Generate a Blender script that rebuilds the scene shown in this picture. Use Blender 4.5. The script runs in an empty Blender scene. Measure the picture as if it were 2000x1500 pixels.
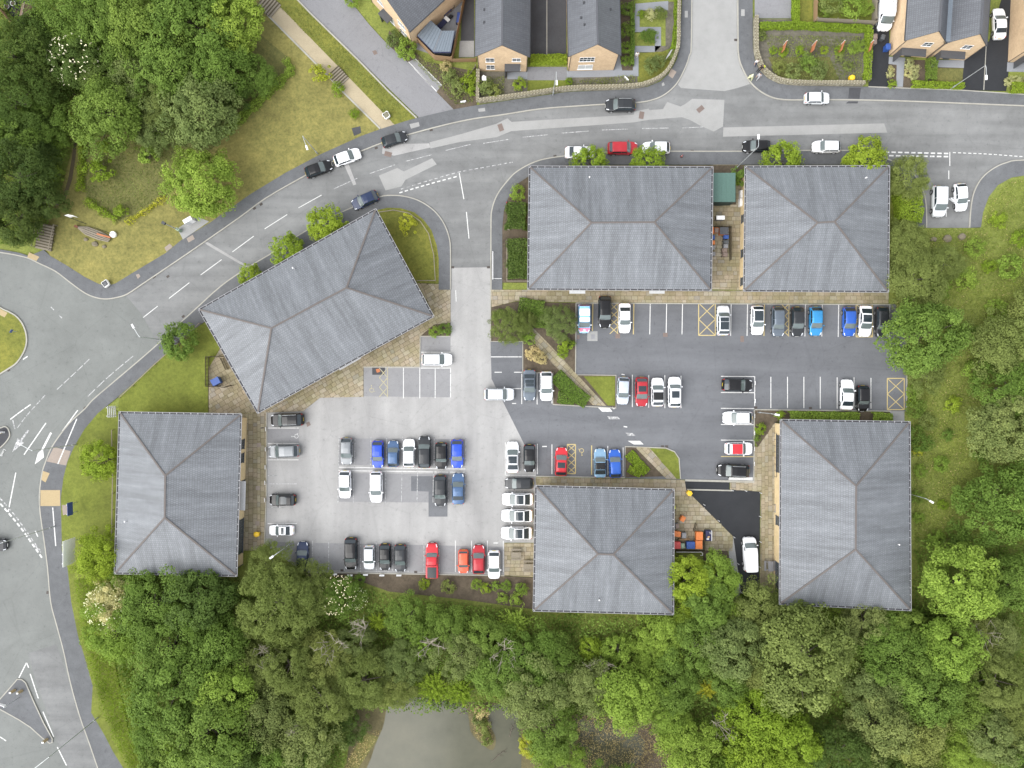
import bpy, bmesh, math, random
import numpy as np
from mathutils import Vector, Matrix
from mathutils.geometry import tessellate_polygon

random.seed(7)
R = math.radians
scene = bpy.context.scene
COL = scene.collection

# ------------------------------------------------------------------ camera
CAM_H = 107.0            # drone height in metres
PPM = 12.9               # picture pixels (2000 wide) per metre on the ground
cam_d = bpy.data.cameras.new('drone_camera')
cam_d.sensor_width = 36.0
cam_d.lens = 18.0 / (1000.0 / PPM / CAM_H)
cam_d.clip_start = 1.0
cam_d.clip_end = 4000.0
cam = bpy.data.objects.new('drone_camera', cam_d)
cam.location = (0, 0, CAM_H)
COL.objects.link(cam)
scene.camera = cam

# ------------------------------------------------------------------ sky and sun (bright overcast)
SUN_EL, SUN_AZ = 48.0, 212.0      # azimuth measured from +X counter-clockwise: light comes from the west-south-west
world = bpy.data.worlds.new('World')
scene.world = world
world.use_nodes = True
wn = world.node_tree
wn.nodes.clear()
w_sky = wn.nodes.new('ShaderNodeTexSky')
w_sky.sky_type = 'NISHITA'
w_sky.sun_disc = False
w_sky.sun_elevation = R(SUN_EL)
w_sky.sun_rotation = R(90.0 - SUN_AZ)
w_sky.air_density = 1.0
w_sky.dust_density = 1.0
w_hsv = wn.nodes.new('ShaderNodeHueSaturation')
w_hsv.inputs['Saturation'].default_value = 0.15
w_bg = wn.nodes.new('ShaderNodeBackground')
w_bg.inputs['Strength'].default_value = 0.15
w_out = wn.nodes.new('ShaderNodeOutputWorld')
wn.links.new(w_sky.outputs[0], w_hsv.inputs['Color'])
wn.links.new(w_hsv.outputs[0], w_bg.inputs['Color'])
wn.links.new(w_bg.outputs[0], w_out.inputs['Surface'])
sun_d = bpy.data.lights.new('sun', 'SUN')
sun_d.energy = 1.1
sun_d.angle = R(60.0)
sun_d.color = (1.0, 0.97, 0.92)
sun = bpy.data.objects.new('sun', sun_d)
_sd = Vector((math.cos(R(SUN_EL)) * math.cos(R(SUN_AZ)), math.cos(R(SUN_EL)) * math.sin(R(SUN_AZ)), math.sin(R(SUN_EL))))
sun.rotation_euler = _sd.to_track_quat('Z', 'Y').to_euler()
sun.location = (0, 0, 200)
COL.objects.link(sun)
vs = scene.view_settings
vs.view_transform = 'Standard'
vs.look = 'None'
vs.gamma = 1.0
vs.use_curve_mapping = False
vs.exposure = 1.68
scene.cycles.max_bounces = 6
scene.cycles.diffuse_bounces = 3
scene.cycles.transparent_max_bounces = 6
scene.cycles.caustics_reflective = False
scene.cycles.caustics_refractive = False

# ------------------------------------------------------------------ helpers
def W(px, py, h=0.0):
    """A picture point that lies at height h, as world x, y."""
    k = (CAM_H - h) / CAM_H / PPM
    return ((px - 1000.0) * k, (750.0 - py) * k)

def tag(o, label=None, cat=None, group=None, kind=None):
    if label: o['label'] = label
    if cat: o['category'] = cat
    if group: o['group'] = group
    if kind: o['kind'] = kind
    return o

def link(o, parent=None):
    COL.objects.link(o)
    if parent is not None:
        o.parent = parent
    return o

def empty(name, loc=(0, 0, 0), rz=0.0):
    o = bpy.data.objects.new(name, None)
    o.location = loc
    o.rotation_euler = (0, 0, rz)
    o.empty_display_size = 0.3
    return link(o)

def mesh_np(name, V, F, mats=(), smooth=False, fmat=None, attr=None):
    """Fast mesh from numpy arrays: V n x 3, F list of index lists or m x k array."""
    me = bpy.data.meshes.new(name)
    V = np.asarray(V, dtype=np.float32)
    if isinstance(F, np.ndarray):
        k = F.shape[1]; m = F.shape[0]
        loops = F.astype(np.int32).ravel()
        starts = np.arange(0, m * k, k, dtype=np.int32)
    else:
        m = len(F)
        tot = np.array([len(f) for f in F], dtype=np.int32)
        loops = np.array([i for f in F for i in f], dtype=np.int32)
        starts = np.concatenate(([0], np.cumsum(tot)[:-1])).astype(np.int32) if m else np.zeros(0, np.int32)
    me.vertices.add(len(V)); me.vertices.foreach_set('co', V.ravel())
    me.loops.add(len(loops)); me.loops.foreach_set('vertex_index', loops)
    me.polygons.add(m); me.polygons.foreach_set('loop_start', starts)
    for x in mats: me.materials.append(x)
    if fmat is not None: me.polygons.foreach_set('material_index', np.asarray(fmat, dtype=np.int32))
    me.polygons.foreach_set('use_smooth', np.full(m, bool(smooth), dtype=bool))
    if attr is not None:
        a = me.attributes.new('tint', 'FLOAT', 'FACE')
        a.data.foreach_set('value', np.asarray(attr, dtype=np.float32))
    me.update(calc_edges=True)
    return me

class MB:
    """Collects simple solids, then builds ONE mesh object."""
    def __init__(s):
        s.v = []; s.f = []; s.m = []
    def add(s, vs_, fs, mi=0):
        b = len(s.v)
        s.v += [tuple(p) for p in vs_]
        s.f += [[i + b for i in f] for f in fs]
        s.m += [mi] * len(fs)
        return s
    def box(s, c, size, rz=0.0, mi=0, top=1.0, tilt=None):
        x, y, z = size[0] / 2, size[1] / 2, size[2] / 2
        pts = []
        ca, sa = math.cos(rz), math.sin(rz)
        for dz in (-1, 1):
            t = top if dz > 0 else 1.0
            for dx, dy in ((-1, -1), (1, -1), (1, 1), (-1, 1)):
                p = Vector((dx * x * t, dy * y * t, dz * z))
                if tilt is not None: p = tilt @ p
                pts.append((c[0] + p.x * ca - p.y * sa, c[1] + p.x * sa + p.y * ca, c[2] + p.z))
        return s.add(pts, [[3, 2, 1, 0], [4, 5, 6, 7], [0, 1, 5, 4], [1, 2, 6, 5], [2, 3, 7, 6], [3, 0, 4, 7]], mi)
    def bar(s, a, b, w, h=None, mi=0):
        """A square bar from point a to point b."""
        a = Vector(a); b = Vector(b); h = h or w
        d = (b - a); L = d.length
        if L < 1e-6: return s
        d /= L
        up = Vector((0, 0, 1)) if abs(d.z) < 0.95 else Vector((1, 0, 0))
        u = d.cross(up).normalized(); v = u.cross(d).normalized()
        pts = []
        for q in (a, b):
            for i, j in ((-1, -1), (1, -1), (1, 1), (-1, 1)):
                pts.append(q + u * (i * w / 2) + v * (j * h / 2))
        return s.add(pts, [[0, 1, 2, 3], [7, 6, 5, 4], [0, 4, 5, 1], [1, 5, 6, 2], [2, 6, 7, 3], [3, 7, 4, 0]], mi)
    def tube(s, pts, rads, n=8, mi=0, cap=True):
        pts = [Vector(p) for p in pts]
        if not hasattr(rads, '__len__'): rads = [rads] * len(pts)
        rings = []
        for i, p in enumerate(pts):
            d = (pts[min(i + 1, len(pts) - 1)] - pts[max(i - 1, 0)])
            d = d.normalized() if d.length > 1e-9 else Vector((0, 0, 1))
            up = Vector((0, 0, 1)) if abs(d.z) < 0.9 else Vector((1, 0, 0))
            u = d.cross(up).normalized(); v = d.cross(u).normalized()
            rings.append([p + u * (rads[i] * math.cos(2 * math.pi * k / n)) + v * (rads[i] * math.sin(2 * math.pi * k / n)) for k in range(n)])
        vsx = [q for r in rings for q in r]; fs = []
        for i in range(len(pts) - 1):
            for k in range(n):
                a = i * n + k; b = i * n + (k + 1) % n
                fs.append([a, b, b + n, a + n])
        if cap:
            fs.append(list(range(n - 1, -1, -1))); fs.append([(len(pts) - 1) * n + k for k in range(n)])
        return s.add(vsx, fs, mi)
    def lathe(s, prof, c=(0, 0, 0), n=12, mi=0):
        vsx = []; fs = []
        for r, z in prof:
            for k in range(n):
                a = 2 * math.pi * k / n
                vsx.append((c[0] + r * math.cos(a), c[1] + r * math.sin(a), c[2] + z))
        for i in range(len(prof) - 1):
            for k in range(n):
                a = i * n + k; b = i * n + (k + 1) % n
                fs.append([a, b, b + n, a + n])
        fs.append([(len(prof) - 1) * n + k for k in range(n)])
        fs.append(list(range(n - 1, -1, -1)))
        return s.add(vsx, fs, mi)
    def prism(s, pts, z0, z1, mi=0):
        """Vertical prism on a (possibly concave) outline given in world metres."""
        n = len(pts)
        area = sum(pts[i][0] * pts[(i + 1) % n][1] - pts[(i + 1) % n][0] * pts[i][1] for i in range(n))
        if area < 0: pts = pts[::-1]
        tri = tessellate_polygon([[Vector((p[0], p[1], 0)) for p in pts]])
        vsx = [(p[0], p[1], z1) for p in pts] + [(p[0], p[1], z0) for p in pts]
        fs = []
        for t in tri:
            a, b, c = [Vector((pts[i][0], pts[i][1])) for i in t]
            cr = (b - a).x * (c - a).y - (b - a).y * (c - a).x
            fs.append(list(t) if cr > 0 else list(t)[::-1])
        if z1 - z0 > 1e-5:
            for i in range(n):
                j = (i + 1) % n
                fs.append([i, i + n, j + n, j])
        else:
            vsx = vsx[:n]
        return s.add(vsx, fs, mi)
    def mesh(s, name, mats, smooth=False):
        return mesh_np(name, np.array(s.v, dtype=np.float32).reshape(-1, 3), s.f, mats, smooth, s.m)
    def build(s, name, mats, parent=None, smooth=False):
        if not isinstance(mats, (list, tuple)): mats = [mats]
        return link(bpy.data.objects.new(name, s.mesh(name, mats, smooth)), parent)

def px(pts, h=0.0):
    return [W(p[0], p[1], h) for p in pts]

def smooth_pts(pts, n=5, closed=False):
    """Catmull-Rom through the points."""
    P = [Vector((p[0], p[1])) for p in pts]
    out = []; m = len(P)
    rng = range(m) if closed else range(m - 1)
    for i in rng:
        p0 = P[(i - 1) % m] if (closed or i > 0) else P[0]
        p1 = P[i]; p2 = P[(i + 1) % m]
        p3 = P[(i + 2) % m] if (closed or i + 2 < m) else P[-1]
        for k in range(n):
            t = k / n
            q = 0.5 * ((2 * p1) + (p2 - p0) * t + (2 * p0 - 5 * p1 + 4 * p2 - p3) * t * t + (3 * p1 - p0 - 3 * p2 + p3) * t ** 3)
            out.append((q.x, q.y))
    if not closed: out.append((P[-1].x, P[-1].y))
    return out

def offset_line(pts, d):
    """Offset an open polyline (metres) sideways: positive d is to the left of travel."""
    out = []
    n = len(pts)
    for i in range(n):
        a = Vector(pts[max(i - 1, 0)]); b = Vector(pts[min(i + 1, n - 1)])
        t = (b - a).normalized() if (b - a).length > 1e-6 else Vector((1, 0))
        out.append((pts[i][0] - t.y * d, pts[i][1] + t.x * d))
    return out

def ribbon(mb, pts, w, z0, z1, mi=0, closed=False):
    """A strip of width w centred on an open polyline of world points."""
    if closed: pts = list(pts) + [pts[0]]
    A = offset_line(pts, w / 2); B = offset_line(pts, -w / 2)
    for i in range(len(pts) - 1):
        q = [A[i], B[i], B[i + 1], A[i + 1]]
        vsx = [(p[0], p[1], z1) for p in q] + [(p[0], p[1], z0) for p in q]
        fs = [[0, 1, 2, 3]]
        if z1 - z0 > 1e-5:
            fs += [[0, 3, 7, 4], [2, 1, 5, 6]]
            if i == 0: fs.append([1, 0, 4, 5])
            if i == len(pts) - 2: fs.append([3, 2, 6, 7])
        mb.add(vsx, fs, mi)
    return mb

def inside(p, poly):
    x, y = p; c = False; n = len(poly); j = n - 1
    for i in range(n):
        xi, yi = poly[i]; xj, yj = poly[j]
        if (yi > y) != (yj > y) and x < (xj - xi) * (y - yi) / (yj - yi) + xi: c = not c
        j = i
    return c

# ------------------------------------------------------------------ materials
MATS = {}
def lin(r, g, b):
    f = lambda c: (c / 255.0) / 12.92 if c <= 10.31 else (((c / 255.0) + 0.055) / 1.055) ** 2.4
    return (f(r), f(g), f(b))
GAIN = 2.1     # how much brighter a sunlit level surface shows than its own colour at this exposure
def seen(r, g, b):
    """Own colour of a level surface that shows as this 8-bit colour in the open."""
    return tuple(min(0.85, c / GAIN) for c in lin(r, g, b))

def nodes(name):
    m = bpy.data.materials.new(name); m.use_nodes = True
    t = m.node_tree; t.nodes.clear()
    out = t.nodes.new('ShaderNodeOutputMaterial')
    p = t.nodes.new('ShaderNodeBsdfPrincipled')
    t.links.new(p.outputs[0], out.inputs['Surface'])
    MATS[name] = m
    return m, t, p, out

def N(t, typ, **kw):
    n = t.nodes.new(typ)
    for k, v in kw.items():
        if k in n.inputs: n.inputs[k].default_value = v
        else: setattr(n, k, v)
    return n

def ramp(t, fac, stops):
    r = t.nodes.new('ShaderNodeValToRGB')
    e = r.color_ramp.elements
    while len(e) < len(stops): e.new(0.5)
    for i, (pos, c) in enumerate(stops):
        e[i].position = pos; e[i].color = (c[0], c[1], c[2], 1)
    t.links.new(fac, r.inputs['Fac'])
    return r

def mixc(t, fac, a, b, mode='MIX'):
    m = t.nodes.new('ShaderNodeMix'); m.data_type = 'RGBA'; m.blend_type = mode
    for s, v in ((m.inputs[0], fac), (m.inputs[6], a), (m.inputs[7], b)):
        if hasattr(v, 'is_output'): t.links.new(v, s)
        elif isinstance(v, (int, float)): s.default_value = v
        else: s.default_value = (v[0], v[1], v[2], 1)
    return m.outputs[2]

def coords(t, kind='Object', scale=(1, 1, 1), rot=(0, 0, 0)):
    c = t.nodes.new('ShaderNodeTexCoord')
    mp = t.nodes.new('ShaderNodeMapping')
    mp.inputs['Scale'].default_value = scale
    mp.inputs['Rotation'].default_value = rot
    t.links.new(c.outputs[kind], mp.inputs['Vector'])
    return mp.outputs[0]

def noise(t, vec, scale, detail=4.0, rough=0.6):
    n = t.nodes.new('ShaderNodeTexNoise')
    n.inputs['Scale'].default_value = scale
    n.inputs['Detail'].default_value = detail
    n.inputs['Roughness'].default_value = rough
    t.links.new(vec, n.inputs['Vector'])
    return n.outputs['Fac']

def bump(t, p, h, strength, dist):
    b = t.nodes.new('ShaderNodeBump')
    b.inputs['Strength'].default_value = strength
    b.inputs['Distance'].default_value = dist
    t.links.new(h, b.inputs['Height'])
    t.links.new(b.outputs[0], p.inputs['Normal'])

def plain(name, c, rough=0.5, metal=0.0, coat=0.0, spec=0.5):
    """A simple surface with a little grain so that it never reads as a flat fill."""
    m, t, p, out = nodes(name)
    v = coords(t)
    f = noise(t, v, 6.0, 3.0)
    r = ramp(t, f, [(0.25, [x * 0.86 for x in c]), (0.75, [min(1, x * 1.12) for x in c])])
    t.links.new(r.outputs[0], p.inputs['Base Color'])
    p.inputs['Roughness'].default_value = rough
    p.inputs['Metallic'].default_value = metal
    p.inputs['Coat Weight'].default_value = coat
    p.inputs['Coat Roughness'].default_value = 0.05
    p.inputs['Specular IOR Level'].default_value = spec
    return m

def ground_mat(name, base, dark, light, patch=0.08, mid=0.7, grain=14.0, rough=0.9, bstr=0.4, streak=None, lo=0.32, hi=0.68, tar=False, tuft=0.0):
    """Weathered ground: broad patches, mid-sized mottling and fine grain."""
    m, t, p, out = nodes(name)
    v = coords(t)
    f1 = noise(t, v, patch, 5.0, 0.62)
    f2 = noise(t, v, mid, 5.0, 0.65)
    f3 = noise(t, v, grain, 3.0, 0.7)
    a = ramp(t, f1, [(lo, dark), (0.5, base), (hi, light)]).outputs[0]
    b = ramp(t, f2, [(0.3, dark), (0.5, base), (0.72, light)]).outputs[0]
    c = mixc(t, 0.42, a, b)
    g = ramp(t, f3, [(0.25, (0.72, 0.72, 0.72)), (0.75, (1.22, 1.22, 1.22))]).outputs[0]
    c = mixc(t, 0.8, c, g, 'MULTIPLY')
    if tuft:
        f5 = noise(t, v, 2.6, 4.0, 0.75)
        c = mixc(t, tuft, c, ramp(t, f5, [(0.3, (0.62, 0.66, 0.6)), (0.5, (1.0, 1.0, 1.0)), (0.72, (1.38, 1.32, 1.3))]).outputs[0], 'MULTIPLY')
    if tar:
        f5 = noise(t, v, 1.7, 5.0, 0.7)
        c = mixc(t, 0.8, c, ramp(t, f5, [(0.29, (0.66, 0.66, 0.67)), (0.42, (0.98, 0.98, 0.98)), (0.62, (1.0, 1.0, 1.0)), (0.74, (1.16, 1.15, 1.12))]).outputs[0], 'MULTIPLY')
        vo = t.nodes.new('ShaderNodeTexVoronoi'); vo.feature = 'DISTANCE_TO_EDGE'; vo.inputs['Scale'].default_value = 0.11
        wv = mixc(t, 0.06, v, N(t, 'ShaderNodeTexNoise', Scale=0.8).outputs['Color'])
        t.links.new(wv, vo.inputs['Vector'])
        c = mixc(t, 0.25, c, ramp(t, vo.outputs['Distance'], [(0.0, (0.72, 0.72, 0.72)), (0.012, (1.0, 1.0, 1.0))]).outputs[0], 'MULTIPLY')
    if streak is not None:
        vs_ = coords(t, 'Object', streak)
        f4 = noise(t, vs_, 1.0, 4.0, 0.6)
        s4 = ramp(t, f4, [(0.33, (0.82, 0.82, 0.82)), (0.66, (1.13, 1.13, 1.12))]).outputs[0]
        c = mixc(t, 0.8, c, s4, 'MULTIPLY')
    t.links.new(c, p.inputs['Base Color'])
    p.inputs['Roughness'].default_value = rough
    p.inputs['Specular IOR Level'].default_value = 0.25
    bump(t, p, f3, bstr, 0.02)
    return m

def S3(base, d=0.82, l=1.14, tint=(1, 1, 1)):
    b = seen(*base)
    return b, tuple(x * d for x in b), tuple(x * l * k for x, k in zip(b, tint))

ground_mat('asphalt_road', *S3((155, 156, 156), 0.78, 1.25), patch=0.07, mid=0.5, streak=(0.04, 0.5, 1), tar=True)
ground_mat('asphalt_roundabout', *S3((151, 154, 151), 0.80, 1.2), patch=0.05, mid=0.35, tar=True)
ground_mat('asphalt_patch', *S3((191, 191, 189), 0.86, 1.08), patch=0.2, mid=0.9)
ground_mat('asphalt_pavement', *S3((128, 130, 133), 0.8, 1.3), patch=0.12, mid=0.8, tar=True)
ground_mat('asphalt_pale_lot', *S3((201, 200, 199), 0.82, 1.12), patch=0.06, mid=0.3, streak=(0.25, 0.03, 1), tar=True)
ground_mat('asphalt_bay', *S3((174, 174, 176), 0.86, 1.1), patch=0.1, mid=0.5, tar=True)
ground_mat('asphalt_dark_lot', *S3((135, 137, 142), 0.86, 1.16), patch=0.06, mid=0.4, streak=(0.03, 0.3, 1), tar=True)
ground_mat('asphalt_new', *S3((64, 66, 70), 0.85, 1.25), patch=0.15, mid=0.8)
ground_mat('asphalt_drive', *S3((95, 96, 100), 0.8, 1.25), patch=0.1, mid=0.6)
ground_mat('asphalt_lane', *S3((165, 165, 168), 0.9, 1.1), patch=0.08, mid=0.5, tar=True)
ground_mat('lawn', *S3((142, 146, 66), 0.64, 1.35, (1.12, 1.0, 1.0)), patch=0.12, mid=1.1, grain=9.0, bstr=0.8, tuft=0.75)
ground_mat('lawn_dry', *S3((160, 155, 90), 0.66, 1.35, (1.08, 1.0, 1.0)), patch=0.1, mid=0.8, grain=9.0, bstr=0.8, tuft=0.80)
ground_mat('lawn_lush', *S3((136, 146, 62), 0.66, 1.3), patch=0.2, mid=1.2, grain=9.0, bstr=0.8, tuft=0.60)
ground_mat('lawn_scrubby', *S3((138, 138, 82), 0.7, 1.25, (1.1, 1.02, 0.95)), patch=0.2, mid=0.9, grain=7.0, bstr=0.9, tuft=0.80)
ground_mat('meadow', *S3((150, 162, 80), 0.66, 1.3, (1.05, 1.0, 0.95)), patch=0.06, mid=0.6, grain=6.0, bstr=1.0, tuft=0.80)
ground_mat('mulch', *S3((116, 104, 88), 0.6, 1.35), patch=0.4, mid=2.0, grain=9.0, bstr=1.0, tuft=0.60)
ground_mat('gravel_bed', *S3((134, 129, 116), 0.6, 1.4), patch=0.6, mid=3.0, grain=12.0, bstr=1.0, tuft=0.50)
ground_mat('gravel_path', *S3((212, 197, 166), 0.85, 1.1), patch=0.25, mid=1.2, grain=10.0)
ground_mat('concrete', *S3((190, 190, 188), 0.88, 1.08), patch=0.3, mid=1.5)
ground_mat('kerb_stone', *S3((206, 203, 192), 0.82, 1.08), patch=0.4, mid=1.2)
ground_mat('tactile_paving', *S3((214, 192, 150), 0.9, 1.06), patch=0.5, mid=2.0)
ground_mat('tactile_pink', *S3((190, 176, 164), 0.9, 1.06), patch=0.5, mid=2.0)
ground_mat('paving_light', *S3((178, 182, 188), 0.92, 1.06), patch=0.3, mid=1.5)
ground_mat('joint_mortar', *S3((134, 122, 98), 0.75, 1.2), patch=0.3, mid=1.5)
ground_mat('mud_bank', *S3((126, 118, 84), 0.7, 1.25), patch=0.3, mid=1.2, grain=6.0, bstr=1.0, tuft=0.60)
ground_mat('dirt_track', *S3((120, 108, 84), 0.8, 1.2), patch=0.3, mid=1.5)

def paint_mat(name, c, under, wear=0.42):
    m, t, p, out = nodes(name)
    v = coords(t)
    f = noise(t, v, 3.5, 6.0, 0.75)
    k = ramp(t, f, [(wear - 0.05, (0, 0, 0)), (wear + 0.07, (1, 1, 1))]).outputs[0]
    col = mixc(t, k, under, c)
    t.links.new(col, p.inputs['Base Color'])
    p.inputs['Roughness'].default_value = 0.8
    return m
paint_mat('paint_white', (0.50, 0.50, 0.49), seen(150, 150, 150), 0.38)
paint_mat('paint_white_worn', (0.40, 0.40, 0.40), seen(162, 163, 164), 0.50)
paint_mat('paint_faded', (0.40, 0.40, 0.40), seen(188, 188, 188), 0.50)
paint_mat('paint_yellow', seen(236, 214, 150), seen(120, 120, 122), 0.36)
paint_mat('paint_yellow_faded', seen(214, 204, 160), seen(185, 185, 182), 0.45)

def slab_mat():
    m, t, p, out = nodes('stone_slab')
    oi = t.nodes.new('ShaderNodeObjectInfo')
    v = coords(t, 'Object')
    c = ramp(t, oi.outputs['Random'], [(0.0, seen(174, 163, 136)), (0.25, seen(184, 172, 146)), (0.5, seen(197, 183, 158)), (0.72, seen(190, 180, 158)), (0.9, seen(206, 196, 176)), (1.0, seen(174, 168, 156))])
    g = N(t, 'ShaderNodeNewGeometry')
    f = noise(t, g.outputs['Position'], 0.35, 5.0)
    moss = ramp(t, f, [(0.40, (1.05, 1.02, 1.0)), (0.62, (0.86, 0.88, 0.70))]).outputs[0]
    cc = mixc(t, 0.85, c.outputs[0], moss, 'MULTIPLY')
    f2 = noise(t, g.outputs['Position'], 7.0, 4.0)
    gr = ramp(t, f2, [(0.3, (0.82, 0.82, 0.82)), (0.7, (1.14, 1.14, 1.14))]).outputs[0]
    cc = mixc(t, 0.8, cc, gr, 'MULTIPLY')
    t.links.new(cc, p.inputs['Base Color'])
    p.inputs['Roughness'].default_value = 0.9
    bump(t, p, f2, 0.4, 0.01)
slab_mat()

def roof_mat(name, base, row=0.34, tile=0.30, streak=1.0, rough=0.62):
    """Slate-coloured interlocking tiles: courses, stains running down the slope, lichen."""
    m, t, p, out = nodes(name)
    uv = coords(t, 'UV')
    br = t.nodes.new('ShaderNodeTexBrick')
    br.inputs['Scale'].default_value = 1.0
    br.inputs['Mortar Size'].default_value = 0.034
    br.inputs['Mortar Smooth'].default_value = 0.3
    br.inputs['Brick Width'].default_value = tile
    br.inputs['Row Height'].default_value = row
    br.inputs['Color1'].default_value = (0.9, 0.9, 0.9, 1)
    br.inputs['Color2'].default_value = (1.10, 1.10, 1.10, 1)
    br.inputs['Mortar'].default_value = (0.6, 0.6, 0.6, 1)
    t.links.new(uv, br.inputs['Vector'])
    vs_ = coords(t, 'UV', (0.55, 0.045, 1))
    f1 = noise(t, vs_, 1.0, 6.0, 0.7)
    vs2 = coords(t, 'UV', (2.6, 0.16, 1))
    f1b = noise(t, vs2, 1.0, 4.0, 0.6)
    f2 = noise(t, uv, 0.28, 5.0, 0.65)
    f3 = noise(t, uv, 5.5, 4.0, 0.75)
    c = ramp(t, f1, [(0.30, [x * (1 - 0.34 * streak) for x in base]), (0.52, base), (0.74, [x * (1 + 0.30 * streak) for x in base])]).outputs[0]
    c = mixc(t, 0.7, c, ramp(t, f1b, [(0.3, (0.80, 0.80, 0.81)), (0.7, (1.16, 1.16, 1.15))]).outputs[0], 'MULTIPLY')
    c = mixc(t, 0.55, c, ramp(t, f2, [(0.3, (0.84, 0.84, 0.84)), (0.7, (1.14, 1.15, 1.14))]).outputs[0], 'MULTIPLY')
    c = mixc(t, 0.85, c, br.outputs['Color'], 'MULTIPLY')
    spots = ramp(t, f3, [(0.64, (0, 0, 0)), (0.72, (1, 1, 1))]).outputs[0]
    c = mixc(t, mixc(t, 0.5, (0, 0, 0), spots), c, [min(0.6, x * 2.0) for x in base])
    t.links.new(c, p.inputs['Base Color'])
    p.inputs['Roughness'].default_value = rough
    p.inputs['Specular IOR Level'].default_value = 0.5
    bump(t, p, br.outputs['Fac'], -0.6, 0.03)
    return m
roof_mat('roof_slate', seen(142, 146, 152))
roof_mat('roof_house', seen(118, 121, 128), row=0.30, tile=0.30, streak=0.25)

def brick_mat(name, c, scale=1.0):
    m, t, p, out = nodes(name)
    uv = coords(t, 'UV')
    br = t.nodes.new('ShaderNodeTexBrick')
    br.inputs['Scale'].default_value = scale
    br.inputs['Brick Width'].default_value = 0.225
    br.inputs['Row Height'].default_value = 0.075
    br.inputs['Mortar Size'].default_value = 0.008
    br.inputs['Color1'].default_value = (c[0] * 0.85, c[1] * 0.82, c[2] * 0.8, 1)
    br.inputs['Color2'].default_value = (c[0] * 1.1, c[1] * 1.1, c[2] * 1.08, 1)
    br.inputs['Mortar'].default_value = (c[0] * 1.0, c[1] * 1.05, c[2] * 1.1, 1)
    t.links.new(uv, br.inputs['Vector'])
    f = noise(t, uv, 0.8, 4.0)
    g = ramp(t, f, [(0.3, (0.88, 0.87, 0.86)), (0.7, (1.08, 1.08, 1.08))]).outputs[0]
    t.links.new(mixc(t, 0.9, br.outputs['Color'], g, 'MULTIPLY'), p.inputs['Base Color'])
    p.inputs['Roughness'].default_value = 0.9
    bump(t, p, br.outputs['Fac'], -0.3, 0.01)
brick_mat('brick_buff', (0.47, 0.345, 0.22))
brick_mat('brick_cream', (0.52, 0.41, 0.24))

def stone_wall_mat():
    m, t, p, out = nodes('rubble_stone')
    v = coords(t)
    vo = t.nodes.new('ShaderNodeTexVoronoi'); vo.inputs['Scale'].default_value = 3.2
    t.links.new(v, vo.inputs['Vector'])
    f = noise(t, v, 9.0, 4.0)
    c = ramp(t, vo.outputs['Color'], [(0.2, seen(150, 142, 118)), (0.5, seen(190, 182, 156)), (0.85, seen(214, 208, 186))]).outputs[0]
    g = ramp(t, f, [(0.3, (0.75, 0.75, 0.73)), (0.7, (1.15, 1.15, 1.15))]).outputs[0]
    t.links.new(mixc(t, 0.9, c, g, 'MULTIPLY'), p.inputs['Base Color'])
    p.inputs['Roughness'].default_value = 0.95
    bump(t, p, f, 0.8, 0.03)
stone_wall_mat()

plain('white_plastic', (0.66, 0.66, 0.66), 0.45)
plain('gutter_lip', (0.25, 0.25, 0.26), 0.6)
plain('gutter_dark', (0.035, 0.035, 0.04), 0.6)
plain('ridge_tile', seen(126, 119, 116), 0.9)
plain('ridge_slate', seen(100, 102, 108), 0.8)
plain('fascia', (0.5, 0.5, 0.5), 0.5)
plain('dark_grey', (0.03, 0.032, 0.036), 0.5)
plain('anthracite', (0.055, 0.058, 0.065), 0.45)
plain('mid_grey', (0.18, 0.18, 0.19), 0.5)
plain('light_grey', (0.42, 0.43, 0.44), 0.5)
plain('galvanised', (0.42, 0.44, 0.45), 0.45, 0.6)
plain('zinc_roof', seen(150, 162, 174), 0.45, 0.2)
plain('timber_weathered', seen(168, 158, 140), 0.9)
plain('timber_fence', seen(180, 146, 108), 0.85)
plain('timber_dark', seen(98, 88, 66), 0.9)
plain('timber_brown', (0.10, 0.06, 0.04), 0.8)
plain('rust', (0.36, 0.13, 0.055), 0.85)
plain('rust_dark', (0.13, 0.05, 0.03), 0.9)
plain('bark', (0.10, 0.085, 0.065), 0.95)
plain('bark_pale', (0.26, 0.23, 0.18), 0.95)
plain('felt_green', seen(98, 134, 124), 0.75)
plain('steel_green', seen(48, 70, 68), 0.6)
plain('bin_orange', (0.50, 0.15, 0.035), 0.55)
plain('bin_blue', (0.022, 0.065, 0.24), 0.5)
plain('bin_red', (0.42, 0.05, 0.05), 0.5)
plain('bin_grey', (0.06, 0.065, 0.07), 0.55)
plain('bin_brown', (0.16, 0.12, 0.10), 0.6)
plain('bin_sage', (0.20, 0.27, 0.20), 0.6)
plain('yellow_plastic', (0.66, 0.42, 0.015), 0.45)
plain('sign_blue', (0.03, 0.06, 0.22), 0.5)
plain('sign_back', (0.78, 0.79, 0.79), 0.5)
plain('rubble', seen(150, 140, 118), 0.95)
plain('sack_white', (0.68, 0.68, 0.66), 0.8)
plain('gravel_fill', seen(150, 146, 122), 0.95)
plain('fabric_navy', (0.02, 0.022, 0.06), 0.85)
plain('fabric_white', (0.62, 0.61, 0.60), 0.85)
plain('fabric_black', (0.012, 0.012, 0.014), 0.85)
plain('fabric_grey', (0.36, 0.36, 0.38), 0.85)
plain('hi_vis', (0.62, 0.70, 0.03), 0.7)
plain('skin', (0.42, 0.24, 0.16), 0.6)
plain('hair', (0.03, 0.02, 0.015), 0.7)
plain('lemon_card', (0.62, 0.64, 0.36), 0.8)
plain('cardboard', (0.36, 0.24, 0.13), 0.9)
plain('iron_cover', seen(150, 132, 124), 0.7, 0.2)
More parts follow.
